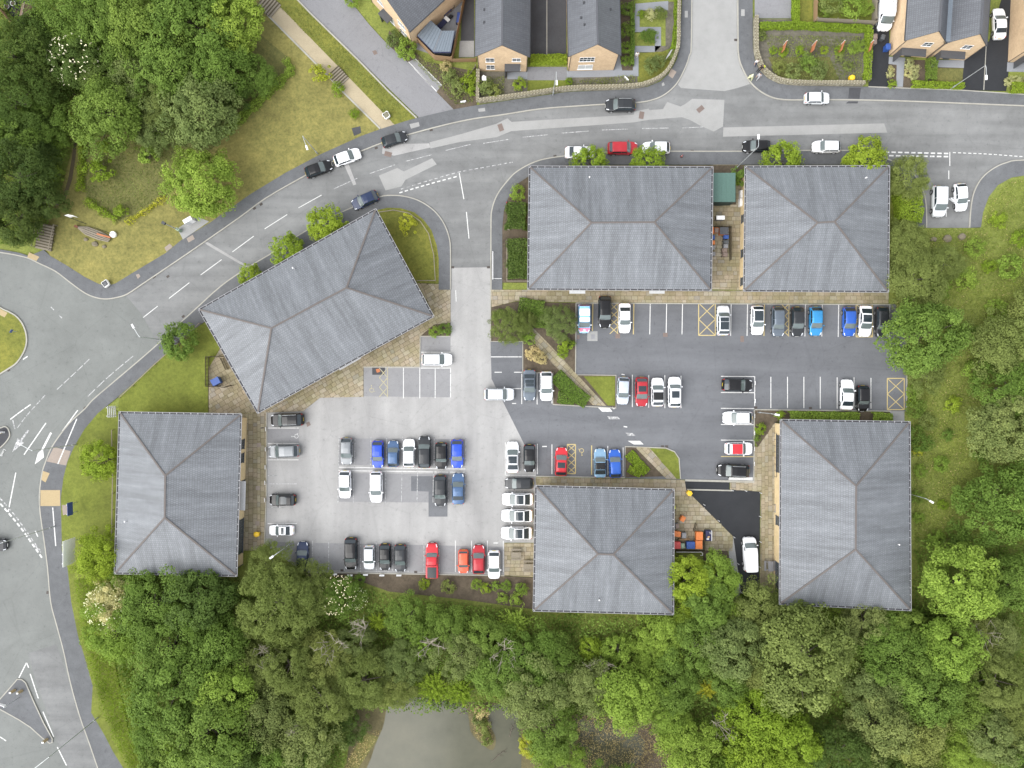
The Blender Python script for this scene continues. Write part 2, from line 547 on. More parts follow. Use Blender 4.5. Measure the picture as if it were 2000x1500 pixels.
plain('grate', (0.06, 0.05, 0.045), 0.7, 0.3)

def glass_mat(name, c, rough=0.08):
    m, t, p, out = nodes(name)
    p.inputs['Base Color'].default_value = (c[0], c[1], c[2], 1)
    p.inputs['Roughness'].default_value = rough
    p.inputs['Specular IOR Level'].default_value = 0.55
glass_mat('window_glass', (0.045, 0.055, 0.065))
glass_mat('blind_glass', (0.42, 0.43, 0.42), 0.2)
glass_mat('car_glass', (0.018, 0.026, 0.032), 0.05)
glass_mat('car_screen', (0.085, 0.105, 0.105), 0.05)

def water_mat():
    m, t, p, out = nodes('pond_water')
    v = coords(t)
    f = noise(t, v, 0.12, 6.0, 0.7)
    c = ramp(t, f, [(0.3, seen(88, 89, 70)), (0.5, seen(102, 102, 83)), (0.7, seen(114, 112, 92))]).outputs[0]
    t.links.new(c, p.inputs['Base Color'])
    p.inputs['Roughness'].default_value = 0.12
    p.inputs['Specular IOR Level'].default_value = 0.35
    bump(t, p, noise(t, v, 2.2, 3.0), 0.05, 0.03)
water_mat()

def leaf_mat(name, a, b, trans=0.34):
    """Leaves: two leaf colours mixed leaf by leaf, with a slight shift from plant to plant."""
    m, t, p, out = nodes(name)
    at = t.nodes.new('ShaderNodeAttribute'); at.attribute_name = 'tint'
    oi = t.nodes.new('ShaderNodeObjectInfo')
    a = (a[0] * 1.62, a[1] * 1.55, a[2] * 1.35); b = (b[0] * 1.78, b[1] * 1.68, b[2] * 1.5)
    c = ramp(t, at.outputs['Fac'], [(0.0, a), (1.0, b)]).outputs[0]
    r = ramp(t, oi.outputs['Random'], [(0.0, (0.86, 0.90, 0.84)), (0.5, (1.0, 1.0, 1.0)), (1.0, (1.16, 1.08, 1.05))]).outputs[0]
    c = mixc(t, 1.0, c, r, 'MULTIPLY')
    t.links.new(c, p.inputs['Base Color'])
    p.inputs['Roughness'].default_value = 0.7
    p.inputs['Specular IOR Level'].default_value = 0.12
    tr = t.nodes.new('ShaderNodeBsdfTranslucent')
    t.links.new(mixc(t, 1.0, c, (1.2, 1.25, 0.6), 'MULTIPLY'), tr.inputs['Color'])
    mx = t.nodes.new('ShaderNodeMixShader'); mx.inputs[0].default_value = trans
    t.links.new(p.outputs[0], mx.inputs[1]); t.links.new(tr.outputs[0], mx.inputs[2])
    t.links.new(mx.outputs[0], out.inputs['Surface'])
leaf_mat('leaf_dark', (0.030, 0.054, 0.013), (0.072, 0.112, 0.030))
leaf_mat('leaf_mid', (0.042, 0.076, 0.015), (0.108, 0.168, 0.038))
leaf_mat('leaf_light', (0.064, 0.108, 0.018), (0.155, 0.230, 0.046))
leaf_mat('leaf_lime', (0.074, 0.118, 0.012), (0.158, 0.225, 0.030))
leaf_mat('leaf_yellow', (0.140, 0.165, 0.016), (0.270, 0.290, 0.040))
leaf_mat('leaf_olive', (0.058, 0.080, 0.023), (0.142, 0.178, 0.060))
leaf_mat('leaf_grey', (0.050, 0.076, 0.026), (0.130, 0.168, 0.064))
leaf_mat('leaf_conifer', (0.024, 0.044, 0.012), (0.064, 0.094, 0.028))
leaf_mat('leaf_pale', (0.150, 0.170, 0.085), (0.330, 0.335, 0.200))
leaf_mat('leaf_straw', (0.150, 0.130, 0.070), (0.340, 0.290, 0.160), 0.15)
leaf_mat('leaf_meadow', (0.084, 0.114, 0.026), (0.180, 0.218, 0.058))
leaf_mat('blossom_white', (0.50, 0.50, 0.40), (0.72, 0.72, 0.62), 0.2)
M = MATS
# ================================================================== THE GROUND
def area(name, pts, z0, z1, mat, label=None, parent=None, kind='structure', smooth=0, closed=True):
    P = px(pts)
    if smooth: P = smooth_pts(P, smooth, True)
    o = MB().prism(P, z0, z1).build(name, M[mat], parent)
    if parent is None: tag(o, label, None, None, kind)
    return o

g = MB().add([(-1500, -1500, -0.03), (1500, -1500, -0.03), (1500, 1500, -0.03), (-1500, 1500, -0.03)], [[0, 1, 2, 3]]).build('ground', M['meadow'])
tag(g, 'rough green meadow and woodland floor', kind='structure')

UP = [(-160, 470), (0, 493), (39, 500), (57, 505), (78, 515), (109, 530), (138, 552), (166, 572), (187, 581), (208, 584), (229, 581), (250, 574), (286, 550), (338, 515), (395, 476), (468, 425), (520, 387), (597, 343), (652, 315), (704, 296), (745, 280), (795, 264), (870, 244), (927, 232), (978, 225), (1056, 213), (1134, 207), (1183, 204), (1241, 201), (1272, 196), (1298, 185), (1321, 164), (1337, 135), (1346, 109), (1350, 78), (1351, -140)]
UPR = [(1440, -140), (1441, 60), (1442, 105), (1449, 132), (1467, 163), (1495, 185), (1530, 195), (1600, 195), (1700, 196), (1800, 199), (1900, 203), (2000, 207), (2160, 212)]
LOWR = [(2160, 312), (2000, 313), (1965, 318), (1940, 329), (1918, 347), (1903, 372), (1896, 402), (1893, 445)]
LOWM = [(1809, 445), (1808, 400), (1801, 370), (1786, 343), (1765, 326), (1735, 312), (1690, 298), (1640, 294), (1500, 295), (1420, 296), (1238, 296), (1160, 299), (1087, 307), (1046, 316), (1010, 335), (989, 356), (971, 381), (961, 409), (959, 440), (959, 566)]
LOWL = [(880, 566), (880, 492), (877, 463), (866, 435), (848, 412), (822, 394), (796, 385), (770, 382), (741, 385), (687, 406), (640, 428), (588, 457), (539, 490), (484, 523), (432, 559), (380, 606), (340, 642), (310, 671), (270, 706), (218, 750), (182, 781), (166, 799), (135, 828), (104, 870), (90, 902), (82, 930), (78, 984), (88, 1062), (94, 1110), (100, 1175), (112, 1222), (125, 1271), (138, 1331), (156, 1396), (177, 1456), (192, 1500), (240, 1640)]
def sm(pts, n=4): return smooth_pts(px(pts), n)
kUP, kUPR, kLR, kLM, kLL = sm(UP), sm(UPR), sm(LOWR), sm(LOWM), sm(LOWL)
road_outline = kUP + kUPR + kLR + kLM + kLL + px([(-160, 1640)])
road = MB().prism(road_outline, 0.0, 0.0).build('road', M['asphalt_road'])
tag(road, 'grey asphalt road curving past the car parks', kind='structure')
def sheet(name, pts, z, mat, parent):
    return MB().prism(px(pts), z, z).build(name, M[mat], parent)
# older, paler carriageway of the roundabout approach
sheet('carriageway', [(-160, 472), (0, 494.5), (39, 501.5), (78, 516.5), (109, 531.5), (138, 553.5), (166, 573.5), (187, 582.5), (208, 585.5), (229, 582.5), (246, 577), (276, 613), (309, 670), (270, 704.5), (218, 748.5), (182, 779.5), (166, 797.5), (135, 826.5), (104, 868), (90, 899), (80.5, 930), (76.5, 984), (86.5, 1062), (92.5, 1110), (98.5, 1175), (110.5, 1222), (123.5, 1271), (136.5, 1331), (154.5, 1396), (175.5, 1456), (190.5, 1500), (236, 1638), (-160, 1638)], 0.004, 'asphalt_roundabout', road)
sheet('repair_patch', [(839, 278), (900, 262), (969, 242), (991, 231), (999, 238), (1238, 224), (1239, 218), (1267, 212), (1268, 215), (1295, 213), (1303, 199), (1329, 208), (1340, 202), (1352, 193), (1415, 195), (1412, 247), (1394, 257), (1365, 244), (1347, 234), (1332, 229), (1267, 234), (1238, 239), (999, 256), (970, 268), (900, 277), (841, 290)], 0.004, 'asphalt_patch', road)
sheet('repair_patch', [(740, 343), (776, 328), (789, 335), (844, 309), (853, 321), (792, 351), (784, 364), (753, 372)], 0.004, 'asphalt_patch', road)
sheet('repair_patch', [(1352.5, -140), (1438.5, -140), (1439.5, 60), (1440.5, 106), (1447, 133), (1465, 164), (1440, 172), (1415, 178), (1330, 172), (1324, 165), (1339, 136), (1348, 109), (1352, 78)], 0.004, 'asphalt_patch', road)
sheet('repair_patch', [(1413, 249), (1727, 241), (1733, 259), (1412, 267)], 0.004, 'asphalt_patch', road)
sheet('repair_patch', [(748, 282), (838, 280), (841, 288), (770, 304), (746, 300)], 0.004, 'asphalt_pale_lot', road)
sheet('repair_patch', [(1657, 198), (1676, 198), (1675, 202), (1652, 202)], 0.004, 'asphalt_drive', road)
sheet('repair_patch', [(400, 474), (406, 473), (478, 516), (486, 522), (478, 521), (404, 478)], 0.004, 'asphalt_pale_lot', road)
sheet('repair_patch', [(672, 322), (680, 318), (696, 360), (690, 362)], 0.004, 'asphalt_pale_lot', road)
sheet('repair_patch', [(55, 1276), (110, 1258), (128, 1310), (170, 1445), (190, 1500), (200, 1560), (160, 1560), (120, 1470), (70, 1330)], 0.008, 'asphalt_road', road)
sheet('access_surface', [(882, 523), (957, 522), (957.5, 566), (881.5, 566)], 0.004, 'asphalt_pale_lot', road)

# ---------------------------------------------------------------- pavements (raised, with kerbs)
def pavement(kerb, back, label, mat='asphalt_pavement'):
    P = kerb + px(back)
    o = MB().prism(P, -0.03, 0.12).build('pavement', M[mat])
    tag(o, label, kind='structure')
    k = ribbon(MB(), offset_line(kerb, 0.0), 0.17, -0.02, 0.135).build('kerb', M['kerb_stone'], o)
    return o
pav_n = pavement(kUP, [(1332, -140), (1332, 0), (1329, 52), (1328, 91), (1321, 117), (1308, 142), (1290, 159), (1264, 170), (1238, 174), (1186, 177), (1108, 180), (1017, 193), (931, 206), (886, 214), (818, 230), (792, 237), (745, 252), (706, 266), (626, 302), (558, 338), (489, 380), (411, 435), (356, 468), (325, 494), (260, 533), (226, 554), (208, 559), (192, 554), (166, 541), (130, 518), (99, 500), (86, 488), (78, 492), (57, 500), (39, 494), (0, 487), (-160, 464)], 'dark asphalt pavement along the upper side of the road')
pav_ne = pavement(kUPR, [(2160, 190), (2000, 185), (1900, 178), (1700, 170), (1560, 168), (1520, 164), (1498, 153), (1482, 137), (1474, 118), (1470, 95), (1469, -140)], 'pavement round the stone walled garden corner')
pav_r = pavement(kLR, [(1915, 444), (1919, 415), (1930, 385), (1948, 362), (1975, 347), (2000, 343), (2160, 340)], 'curved pavement beside the rough meadow at the right side')
pav_m = pavement(kLM, [(981, 566), (981, 446), (984, 412), (992, 388), (1010, 360), (1033, 344), (1060, 330), (1110, 322), (1420, 322), (1640, 322), (1735, 325), (1755, 345), (1772, 375), (1784, 410), (1789, 445)][0:] , 'pavement in front of the two top office buildings')
pav_l = pavement(kLL, [(290, 1640), (242, 1500), (221, 1466), (205, 1435), (179, 1391), (182, 1339), (169, 1292), (153, 1240), (140, 1175), (133, 1110), (122, 1075), (120, 971), (125, 932), (133, 901), (146, 872), (166, 838), (192, 807), (208, 794), (234, 773), (260, 750), (300, 712), (345, 672), (392, 634), (500, 560), (600, 488), (690, 434), (736, 411), (757, 406), (783, 407), (809, 415), (827, 429), (843, 450), (853, 479), (857, 505), (857, 566)], 'pavement round the tilted office building and down past the sign boards')
def pad(name, pts, mat, parent, z=0.124):
    return sheet(name, pts, z, mat, parent)
pad('tactile_pad', [(106, 873), (139, 881), (130, 909), (92, 901)], 'tactile_pink', pav_l)
pad('tactile_pad', [(83, 919), (98, 924), (90, 942), (82, 937)], 'tactile_paving', pav_l)
pad('tactile_pad', [(80, 957), (118.5, 957), (118.5, 988), (80, 988)], 'tactile_paving', pav_l)
pad('tactile_pad', [(58, 493), (78, 502), (72, 510), (54, 503)], 'tactile_paving', pav_n)
pad('inspection_cover', [(365, 466), (377, 459), (381, 467), (369, 474)], 'tactile_pink', pav_n)
pad('inspection_cover', [(322, 484), (332, 476), (338, 482), (326, 492)], 'tactile_pink', pav_n)
pad('inspection_cover', [(800, 243), (818, 239), (820, 247), (803, 252)], 'concrete', pav_n)
pad('inspection_cover', [(934, 213), (947, 211), (948, 218), (935, 219)], 'concrete', pav_n)
pad('inspection_cover', [(1337, 22), (1343, 22), (1343, 35), (1337, 35)], 'concrete', pav_n)
pad('inspection_cover', [(1305, 148), (1310, 134), (1321, 141), (1313, 154)], 'tactile_pink', pav_n)
pad('inspection_cover', [(1292, 164), (1296, 161), (1298, 167), (1293, 169)], 'concrete', pav_n)
pad('inspection_cover', [(1447, 19), (1454, 19), (1454, 32), (1447, 32)], 'concrete', pav_ne)
pad('repair_patch', [(1658, 172), (1681, 172), (1678, 194), (1656, 193)], 'asphalt_drive', pav_ne)
pad('inspection_cover', [(687, 251), (704, 247), (706, 260), (692, 266)], 'asphalt_drive', pav_n)
pad('inspection_cover', [(266, 537), (272, 535), (275, 540), (270, 545)], 'tactile_pink', pav_n)

# islands in the road
isl = area('traffic_island', [(-60, 560), (0, 600), (18, 609), (34, 619), (47, 637), (53, 661), (49, 684), (34, 708), (16, 721), (0, 731), (-60, 770), (-120, 660)], -0.02, 0.13, 'lawn', 'grassy island in the roundabout at the left edge', smooth=3)
ribbon(MB(), smooth_pts(px([(-60, 560), (0, 600), (18, 609), (34, 619), (47, 637), (53, 661), (49, 684), (34, 708), (16, 721), (0, 731), (-60, 770)]), 4), 0.2, 0, 0.15).build('kerb', M['kerb_stone'], isl)
pad('tactile_pad', [(0, 603), (16, 611), (10, 620), (0, 615)], 'tactile_paving', isl, 0.136)
isl2 = area('traffic_island', [(-40, 840), (0, 836), (10, 833), (17, 838), (20, 850), (15, 860), (3, 873), (-40, 910)], -0.02, 0.13, 'asphalt_drive', 'dark splitter island tip beside the painted arrows')
ribbon(MB(), smooth_pts(px([(-40, 840), (0, 836), (10, 833), (17, 838), (20, 850), (15, 860), (3, 873), (-40, 910)]), 4), 0.16, 0, 0.145).build('kerb', M['kerb_stone'], isl2)
tri = [(-30, 1376), (0, 1366), (9, 1356), (35, 1326), (44, 1327), (51, 1333), (66, 1368), (86, 1411), (103, 1442), (103, 1449), (98, 1451), (83, 1440), (61, 1420), (38, 1405), (0, 1384)]
isl3 = area('traffic_island', tri, -0.02, 0.13, 'asphalt_pavement', 'triangular asphalt island at the bottom left road junction')
ribbon(MB(), px(tri + [tri[0]]), 0.16, 0, 0.145).build('kerb', M['kerb_stone'], isl3)

# ---------------------------------------------------------------- lawns and beds
area('lawn', [(99, 500), (130, 518), (166, 541), (192, 554), (208, 559), (226, 554), (260, 533), (325, 494), (356, 468), (411, 435), (489, 380), (558, 338), (626, 302), (706, 266), (745, 252), (660, 168), (511, 16), (495, -20), (470, 60), (560, 160), (470, 230), (440, 262), (330, 380), (250, 437), (235, 432), (170, 390), (160, 280), (150, 200), (135, 200), (140, 300), (120, 370), (88, 440), (84, 480)], -0.02, 0.10, 'lawn_dry', 'dry mown lawn between the wood and the road')
area('planting_bed', [(170, 391), (236, 432), (250, 437), (330, 382), (440, 264), (470, 232), (575, 135), (560, 110), (500, 60), (450, 150), (300, 220), (220, 260), (170, 280), (160, 330)], -0.02, 0.11, 'lawn_scrubby', 'brownish scrub plot behind the young hedge')
area('dirt_path', [(140, 160), (146, 165), (150, 215), (153, 260), (148, 310), (142, 350), (128, 392), (122, 390), (134, 350), (141, 310), (147, 262), (143, 215)], -0.02, 0.114, 'dirt_track', 'narrow trodden dirt path running beside the dark wood')
area('lawn', [(542, 8), (678, 148), (771, 244), (792, 237), (814, 231), (581, 0), (560, -40), (520, -20)], -0.02, 0.10, 'lawn', 'strip of rough grass between gravel path and lane')
path = area('gravel_path', [(505, -10), (511, 16), (646, 151), (660, 168), (745, 252), (771, 244), (678, 148), (542, 8), (530, -10)], -0.02, 0.09, 'gravel_path', 'sandy gravel path with timber steps')
ribbon(MB(), px([(511, 18), (646, 154), (662, 172), (743, 252)]), 0.25, 0.0, 0.16).build('path_edging', M['kerb_stone'], path)
lane = area('lane', [(560, -40), (581, 0), (818, 230), (886, 214), (852, 179), (800, 125), (756, 86), (722, 49), (693, 13), (670, -40)], -0.02, 0.05, 'asphalt_lane', 'plain asphalt lane leading down to the road')
ribbon(MB(), px([(560, -22), (607, 27), (700, 118), (760, 180), (814, 231)]), 0.22, 0.0, 0.2).build('kerb', M['kerb_stone'], lane)
pad('parking_bay', [(798, 121), (811, 115), (863, 167), (853, 179)], 'asphalt_bay', lane, 0.056)
for a_, b_ in (((809, 134), (842, 168)), ((798, 121), (853, 179)), ((811, 115), (863, 167))):
    ribbon(MB(), px([a_, b_]), 0.12, 0.061, 0.061).build('bay_line', M['paint_white'], lane)
pad('inspection_cover', [(727, 100), (734, 98), (738, 105), (731, 108)], 'iron_cover', lane, 0.056)
area('planting_bed', [(756, 86), (800, 125), (811, 115), (863, 167), (853, 179), (886, 214), (931, 206), (931, 140), (880, 130), (830, 120), (800, 90), (760, 60)], -0.02, 0.04, 'mulch', 'shrub bed beside the lane below the garden fence')
# building 1 surroundings
area('lawn', [(736, 411), (757, 406), (783, 407), (809, 415), (827, 429), (843, 450), (853, 479), (857, 505), (857, 553), (815, 553)], -0.02, 0.13, 'lawn', 'curved lawn at the corner of the tilted office building')
area('lawn', [(392, 634), (300, 712), (260, 750), (234, 773), (232, 808), (407, 808), (407, 720), (425, 690), (440, 660), (420, 636)], -0.02, 0.13, 'lawn_lush', 'green lawn between the two left office buildings')
area('lawn', [(208, 794), (192, 807), (166, 838), (146, 872), (133, 901), (125, 932), (120, 971), (122, 1075), (133, 1110), (140, 1175), (153, 1240), (169, 1292), (182, 1339), (179, 1391), (205, 1435), (221, 1466), (242, 1500), (290, 1640), (340, 1640), (280, 1500), (250, 1420), (230, 1320), (210, 1200), (210, 1115), (240, 1115), (240, 808)], -0.02, 0.13, 'lawn_lush', 'grass verge with sign boards beside the left office building')
# top right garden etc
area('lawn', [(1919, 415), (1930, 385), (1948, 362), (1975, 347), (2000, 343), (2160, 340), (2160, 700), (1780, 700), (1740, 560), (1789, 446), (1913, 446)], -0.02, 0.06, 'meadow', 'tall meadow grass beyond the curved pavement')
area('planting_bed', [(1033, 344), (1010, 360), (992, 388), (984, 412), (981, 446), (981, 552), (1036, 552), (1036, 344)], -0.02, 0.10, 'mulch', 'planted bed against the top middle office building')
area('planting_bed', [(1060, 323), (1735, 323), (1735, 345), (1060, 345)], -0.02, 0.11, 'mulch', 'brown bed strip between pavement and the top office buildings')
area('planting_bed', [(1735, 326), (1755, 345), (1772, 375), (1784, 410), (1788, 444), (1735, 450)], -0.02, 0.10, 'lawn_lush', 'hedge bed right of the top right office building')

# ---------------------------------------------------------------- car parks
lot_w = area('car_park', [(521, 805), (592, 803), (625, 777), (710, 775), (710, 717), (820, 717), (820, 656), (880, 656), (880, 566), (959, 566), (960, 740), (1024, 868), (1048, 868), (1048, 1060), (985, 1060), (985, 1123), (590, 1116), (516, 1062)], -0.02, 0.004, 'asphalt_pale_lot', 'pale worn asphalt car park on the left')
lot_e = area('car_park', [(958, 667), (1020, 667), (1020, 727), (1125, 727), (1125, 591), (1772, 594), (1770, 803), (1473, 800), (1473, 940), (1047, 930), (1047, 868), (1024, 868), (960, 740)], -0.02, 0.007, 'asphalt_dark_lot', 'dark grey asphalt car park on the right')
for q in ([(523, 838), (584, 838), (584, 865), (523, 865)], [(711, 719), (880, 719), (880, 776), (711, 774)], [(822, 658), (880, 658), (880, 687), (822, 687)], [(525, 1058), (590, 1060), (610, 1062), (610, 1114), (592, 1112)], [(662, 856), (908, 858), (908, 910), (662, 908)], [(662, 924), (908, 926), (908, 982), (662, 980)], [(612, 1060), (983, 1068), (983, 1120), (612, 1113)]):
    sheet('bay_surface', q, 0.008, 'asphalt_bay', lot_w)
sheet('repair_patch', [(803, 930), (846, 930), (846, 958), (874, 958), (874, 1009), (837, 1009), (837, 960), (803, 959)], 0.012, 'asphalt_lane', lot_w)
sheet('repair_patch', [(803, 930), (846, 930), (846, 958), (874, 958), (874, 1009), (837, 1009), (837, 960), (803, 959)], 0.016, 'asphalt_dark_lot', lot_w)
sheet('repair_patch', [(727, 718), (752, 718), (752, 732), (727, 732)], 0.012, 'asphalt_drive', lot_w)
sheet('inspection_cover', [(734, 721), (741, 720), (743, 726), (736, 728)], 0.016, 'rust', lot_w)
for q in ([(598, 826), (604, 823), (607, 830), (600, 834)], [(1202, 651), (1211, 651), (1211, 661), (1202, 661)], [(1295, 650), (1304, 650), (1304, 658), (1295, 658)], [(1127, 654), (1132, 654), (1132, 662), (1127, 662)], [(1446, 656), (1453, 656), (1453, 668), (1446, 668)]):
    sheet('inspection_cover', q, 0.014, 'iron_cover', lot_e)
sheet('cover_surround', [(1147, 647), (1167, 647), (1167, 666), (1147, 666)], 0.012, 'concrete', lot_e)
sheet('inspection_cover', [(1154, 653), (1162, 653), (1162, 662), (1154, 662)], 0.018, 'mid_grey', lot_e)
area('service_drive', [(1337, 938), (1425, 938), (1425, 956), (1485, 960), (1483, 1156), (1447, 1156), (1432, 1050), (1340, 956)], -0.02, 0.006, 'asphalt_new', 'black tarmac service yard with the white van')
ribbon(MB(), px([(1338, 938), (1473, 941)]), 0.3, 0.0, 0.10).build('kerb', M['kerb_stone'], lot_e)
ribbon(MB(), px([(1342, 956), (1430, 958)]), 0.2, 0.0, 0.09).build('kerb', M['kerb_stone'], lot_e)
area('service_path', [(1423, 1076), (1432, 1048), (1447, 1156), (1438, 1180), (1425, 1100)], -0.02, 0.05, 'concrete', 'concrete strip edging the black service yard')
area('footpath', [(1737, 803), (1766, 803), (1766, 826), (1745, 826), (1740, 812)], -0.02, 0.06, 'concrete', 'short concrete path by the hatched end bay')
# kerbs round the car parks
def kerb(pts, parent, w=0.16, h=0.11):
    ribbon(MB(), px(pts), w, 0.0, h).build('kerb', M['kerb_stone'], parent)
kerb([(521, 805), (521, 960), (517, 1062)], lot_w)
kerb([(590, 1117), (985, 1124)], lot_w)
kerb([(1125, 592), (1738, 595)], lot_e)
kerb([(1125, 592), (1124, 732), (1203, 733), (1203, 797), (1080, 790), (1080, 727)], lot_e)
kerb([(1771, 690), (1770, 803)], lot_e); kerb([(1473, 800), (1740, 803)], lot_e); kerb([(1473, 800), (1472, 940)], lot_e)
kerb([(1047, 930), (1220, 933), (1221, 872), (1300, 875), (1317, 882), (1326, 895), (1329, 935)], lot_e)
kerb([(958, 566), (958, 667), (1021, 667), (1021, 728), (1080, 728)], lot_w)
kerb([(822, 657), (880, 657)], lot_w); kerb([(710, 717), (820, 717), (821, 657)], lot_w)
# islands between the two car parks
gard = area('planting_bed', [(960, 600), (1008, 589), (1124, 592), (1124, 733), (1202, 733), (1202, 795), (1185, 793), (1080, 789), (1080, 728), (1021, 728), (1021, 667), (960, 667)], -0.02, 0.09, 'mulch', 'planted garden wedge crossed by a diagonal slab path')
area('lawn', [(1140, 735), (1201, 735), (1201, 792), (1187, 792)], 0.06, 0.115, 'lawn_lush', 'small triangular lawn beside the diagonal slab path')
area('planting_bed', [(1222, 874), (1240, 873), (1300, 930), (1222, 932)], -0.02, 0.09, 'mulch', 'small triangular bed with low lime green plants')
area('lawn', [(1268, 875), (1300, 876), (1317, 883), (1325, 896), (1328, 935), (1320, 935)], -0.02, 0.11, 'lawn_lush', 'small rounded lawn at the end of the parking row')
area('planting_bed', [(590, 1118), (985, 1125), (1046, 1128), (1046, 1190), (900, 1170), (760, 1155), (690, 1130), (600, 1125)], -0.02, 0.08, 'mulch', 'brown bare bed below the bottom parking row')
area('planting_bed', [(1474, 800), (1738, 805), (1745, 826), (1515, 824), (1480, 872), (1474, 860)], -0.02, 0.09, 'mulch', 'shrub bed above the bottom right office building')
area('planting_bed', [(1388, 400), (1438, 400), (1436, 345), (1455, 345), (1455, 330), (1388, 330)], -0.02, 0.08, 'mulch', 'dark bed round the green store')
area('planting_bed', [(822, 656), (848, 634), (880, 630), (880, 655)], -0.02, 0.09, 'mulch', 'small bed at the entrance corner by the tilted building')
area('planting_bed', [(1374, 1074), (1420, 1074), (1430, 1110), (1374, 1110)], -0.02, 0.05, 'mulch', 'leaf littered bed below the bin yard')

# ---------------------------------------------------------------- stone slabs, laid one by one
def clip_half(poly, a, b, c):
    """Keep the part of poly where a*x + b*y <= c."""
    out = []
    for i in range(len(poly)):
        p = poly[i]; q = poly[(i + 1) % len(poly)]
        dp = a * p[0] + b * p[1] - c; dq = a * q[0] + b * q[1] - c
        if dp <= 0: out.append(p)
        if (dp < 0 < dq) or (dq < 0 < dp):
            s = dp / (dp - dq)
            out.append((p[0] + (q[0] - p[0]) * s, p[1] + (q[1] - p[1]) * s))
    return out
SLAB_CACHE = {}
def paving(pts, label, angle=0.0, row=0.62, lens=(0.6, 0.75, 0.9, 1.05), base=0.05, name='patio'):
    rng = random.Random(len(label) * 7 + int(pts[0][0]))
    P = px(pts)
    root = MB().prism(P, -0.02, base).build(name, M['joint_mortar'])
    tag(root, label, kind='structure')
    ca, sa = math.cos(R(angle)), math.sin(R(angle))
    L = [(p[0] * ca + p[1] * sa, -p[0] * sa + p[1] * ca) for p in P]
    x0, x1 = min(p[0] for p in L), max(p[0] for p in L)
    y0, y1 = min(p[1] for p in L), max(p[1] for p in L)
    gap = 0.018; made = []
    y = y0 + rng.uniform(-0.3, 0)
    while y < y1:
        h = row * rng.choice((0.8, 1.0, 1.0, 1.15))
        x = x0 - rng.uniform(0, 0.9)
        while x < x1:
            w = rng.choice(lens)
            q = L
            for a, b, c in ((1, 0, x + w - gap), (-1, 0, -x - gap), (0, 1, y + h - gap), (0, -1, -y - gap)):
                q = clip_half(q, a, b, c)
                if len(q) < 3: break
            if len(q) >= 3:
                A = abs(sum(q[i][0] * q[(i + 1) % len(q)][1] - q[(i + 1) % len(q)][0] * q[i][1] for i in range(len(q)))) / 2
                if A > 0.03:
                    made.append((A, x, y, w, h, q, A > 0.97 * (w - 2 * gap) * (h - 2 * gap)))
            x += w
        y += h
    made.sort(key=lambda s: -s[0])
    rest = MB()
    for i, (A, x, y, w, h, q, full) in enumerate(made):
        cx, cy = x + w / 2, y + h / 2
        top = base + 0.035 + rng.uniform(-0.006, 0.006)
        if i < 300:
            if full:
                key = (round(w, 3), round(h, 3))
                if key not in SLAB_CACHE:
                    SLAB_CACHE[key] = MB().box((0, 0, 0), (w - 2 * gap, h - 2 * gap, 0.07), top=0.985).mesh('slab', [M['stone_slab']])
                o = bpy.data.objects.new('slab', SLAB_CACHE[key])
            else:
                o = bpy.data.objects.new('slab', MB().prism([(p[0] - cx, p[1] - cy) for p in q], -0.035, 0.035).mesh('slab', [M['stone_slab']]))
            o.location = (cx * ca - cy * sa, cx * sa + cy * ca, top - 0.035)
            o.rotation_euler = (rng.uniform(-0.006, 0.006), rng.uniform(-0.006, 0.006), R(angle))
            link(o, root)
        else:
            rest.prism([(p[0] * ca - p[1] * sa, p[0] * sa + p[1] * ca) for p in q], base - 0.02, top)
    if rest.v:
        tag(rest.build('slab', M['stone_slab'], root), kind='stuff')
    return root
paving([(959, 566), (1735, 569), (1735, 593), (1124, 590.5), (1008, 588), (960, 600)], 'stone slab walk below the two top office buildings')
paving([(1387, 400), (1438, 400), (1436, 350), (1462, 350), (1462, 567), (1385, 565)], 'stone slab alley between the two top office buildings')
paving([(1392, 320), (1442, 320), (1442, 333), (1392, 333)], 'slab apron above the green store')
paving([(815, 553), (880, 556), (880, 630), (848, 634), (822, 656), (820, 717), (710, 717), (710, 775), (625, 777), (592, 803), (512, 806), (500, 790), (840, 600)], 'stone slab terrace along the lower side of the tilted office building', 29.5)
paving([(440, 655), (425, 690), (408, 706), (408, 808), (520, 806), (505, 785), (450, 700)], 'stone slab yard between the two left office buildings', 29.5)
paving([(462, 808), (521, 806), (520, 960), (516, 1062), (505, 1075), (466, 1075)], 'stone slab walk along the left office building', 90.0)
paving([(1046, 932), (1222, 935), (1328, 937), (1337, 938), (1340, 957), (1432, 1048), (1430, 1076), (1300, 1073), (1310, 960), (1048, 953)], 'stone slab terrace round the bottom middle office building')
paving([(985, 1061), (1050, 1061), (1050, 1127), (985, 1124)], 'stone slab terrace with two picnic tables', 0)
paving([(1426, 939), (1473, 942), (1473, 872), (1480, 873), (1512, 826), (1532, 826), (1532, 1160), (1484, 1156), (1486, 960), (1426, 956)], 'stone slab walk beside the bottom right office building', 90.0)
paving([(1015, 636), (1030, 629), (1075, 675), (1123, 727), (1184, 793), (1158, 791), (1107, 739), (1060, 690)], 'diagonal stone slab path through the garden wedge', -45, 0.6, base=0.085, name='footpath')
paving([(1240, 873), (1268, 874), (1321, 935), (1301, 935)], 'diagonal stone slab path between bed and rounded lawn', -45, 0.6, base=0.085, name='footpath')

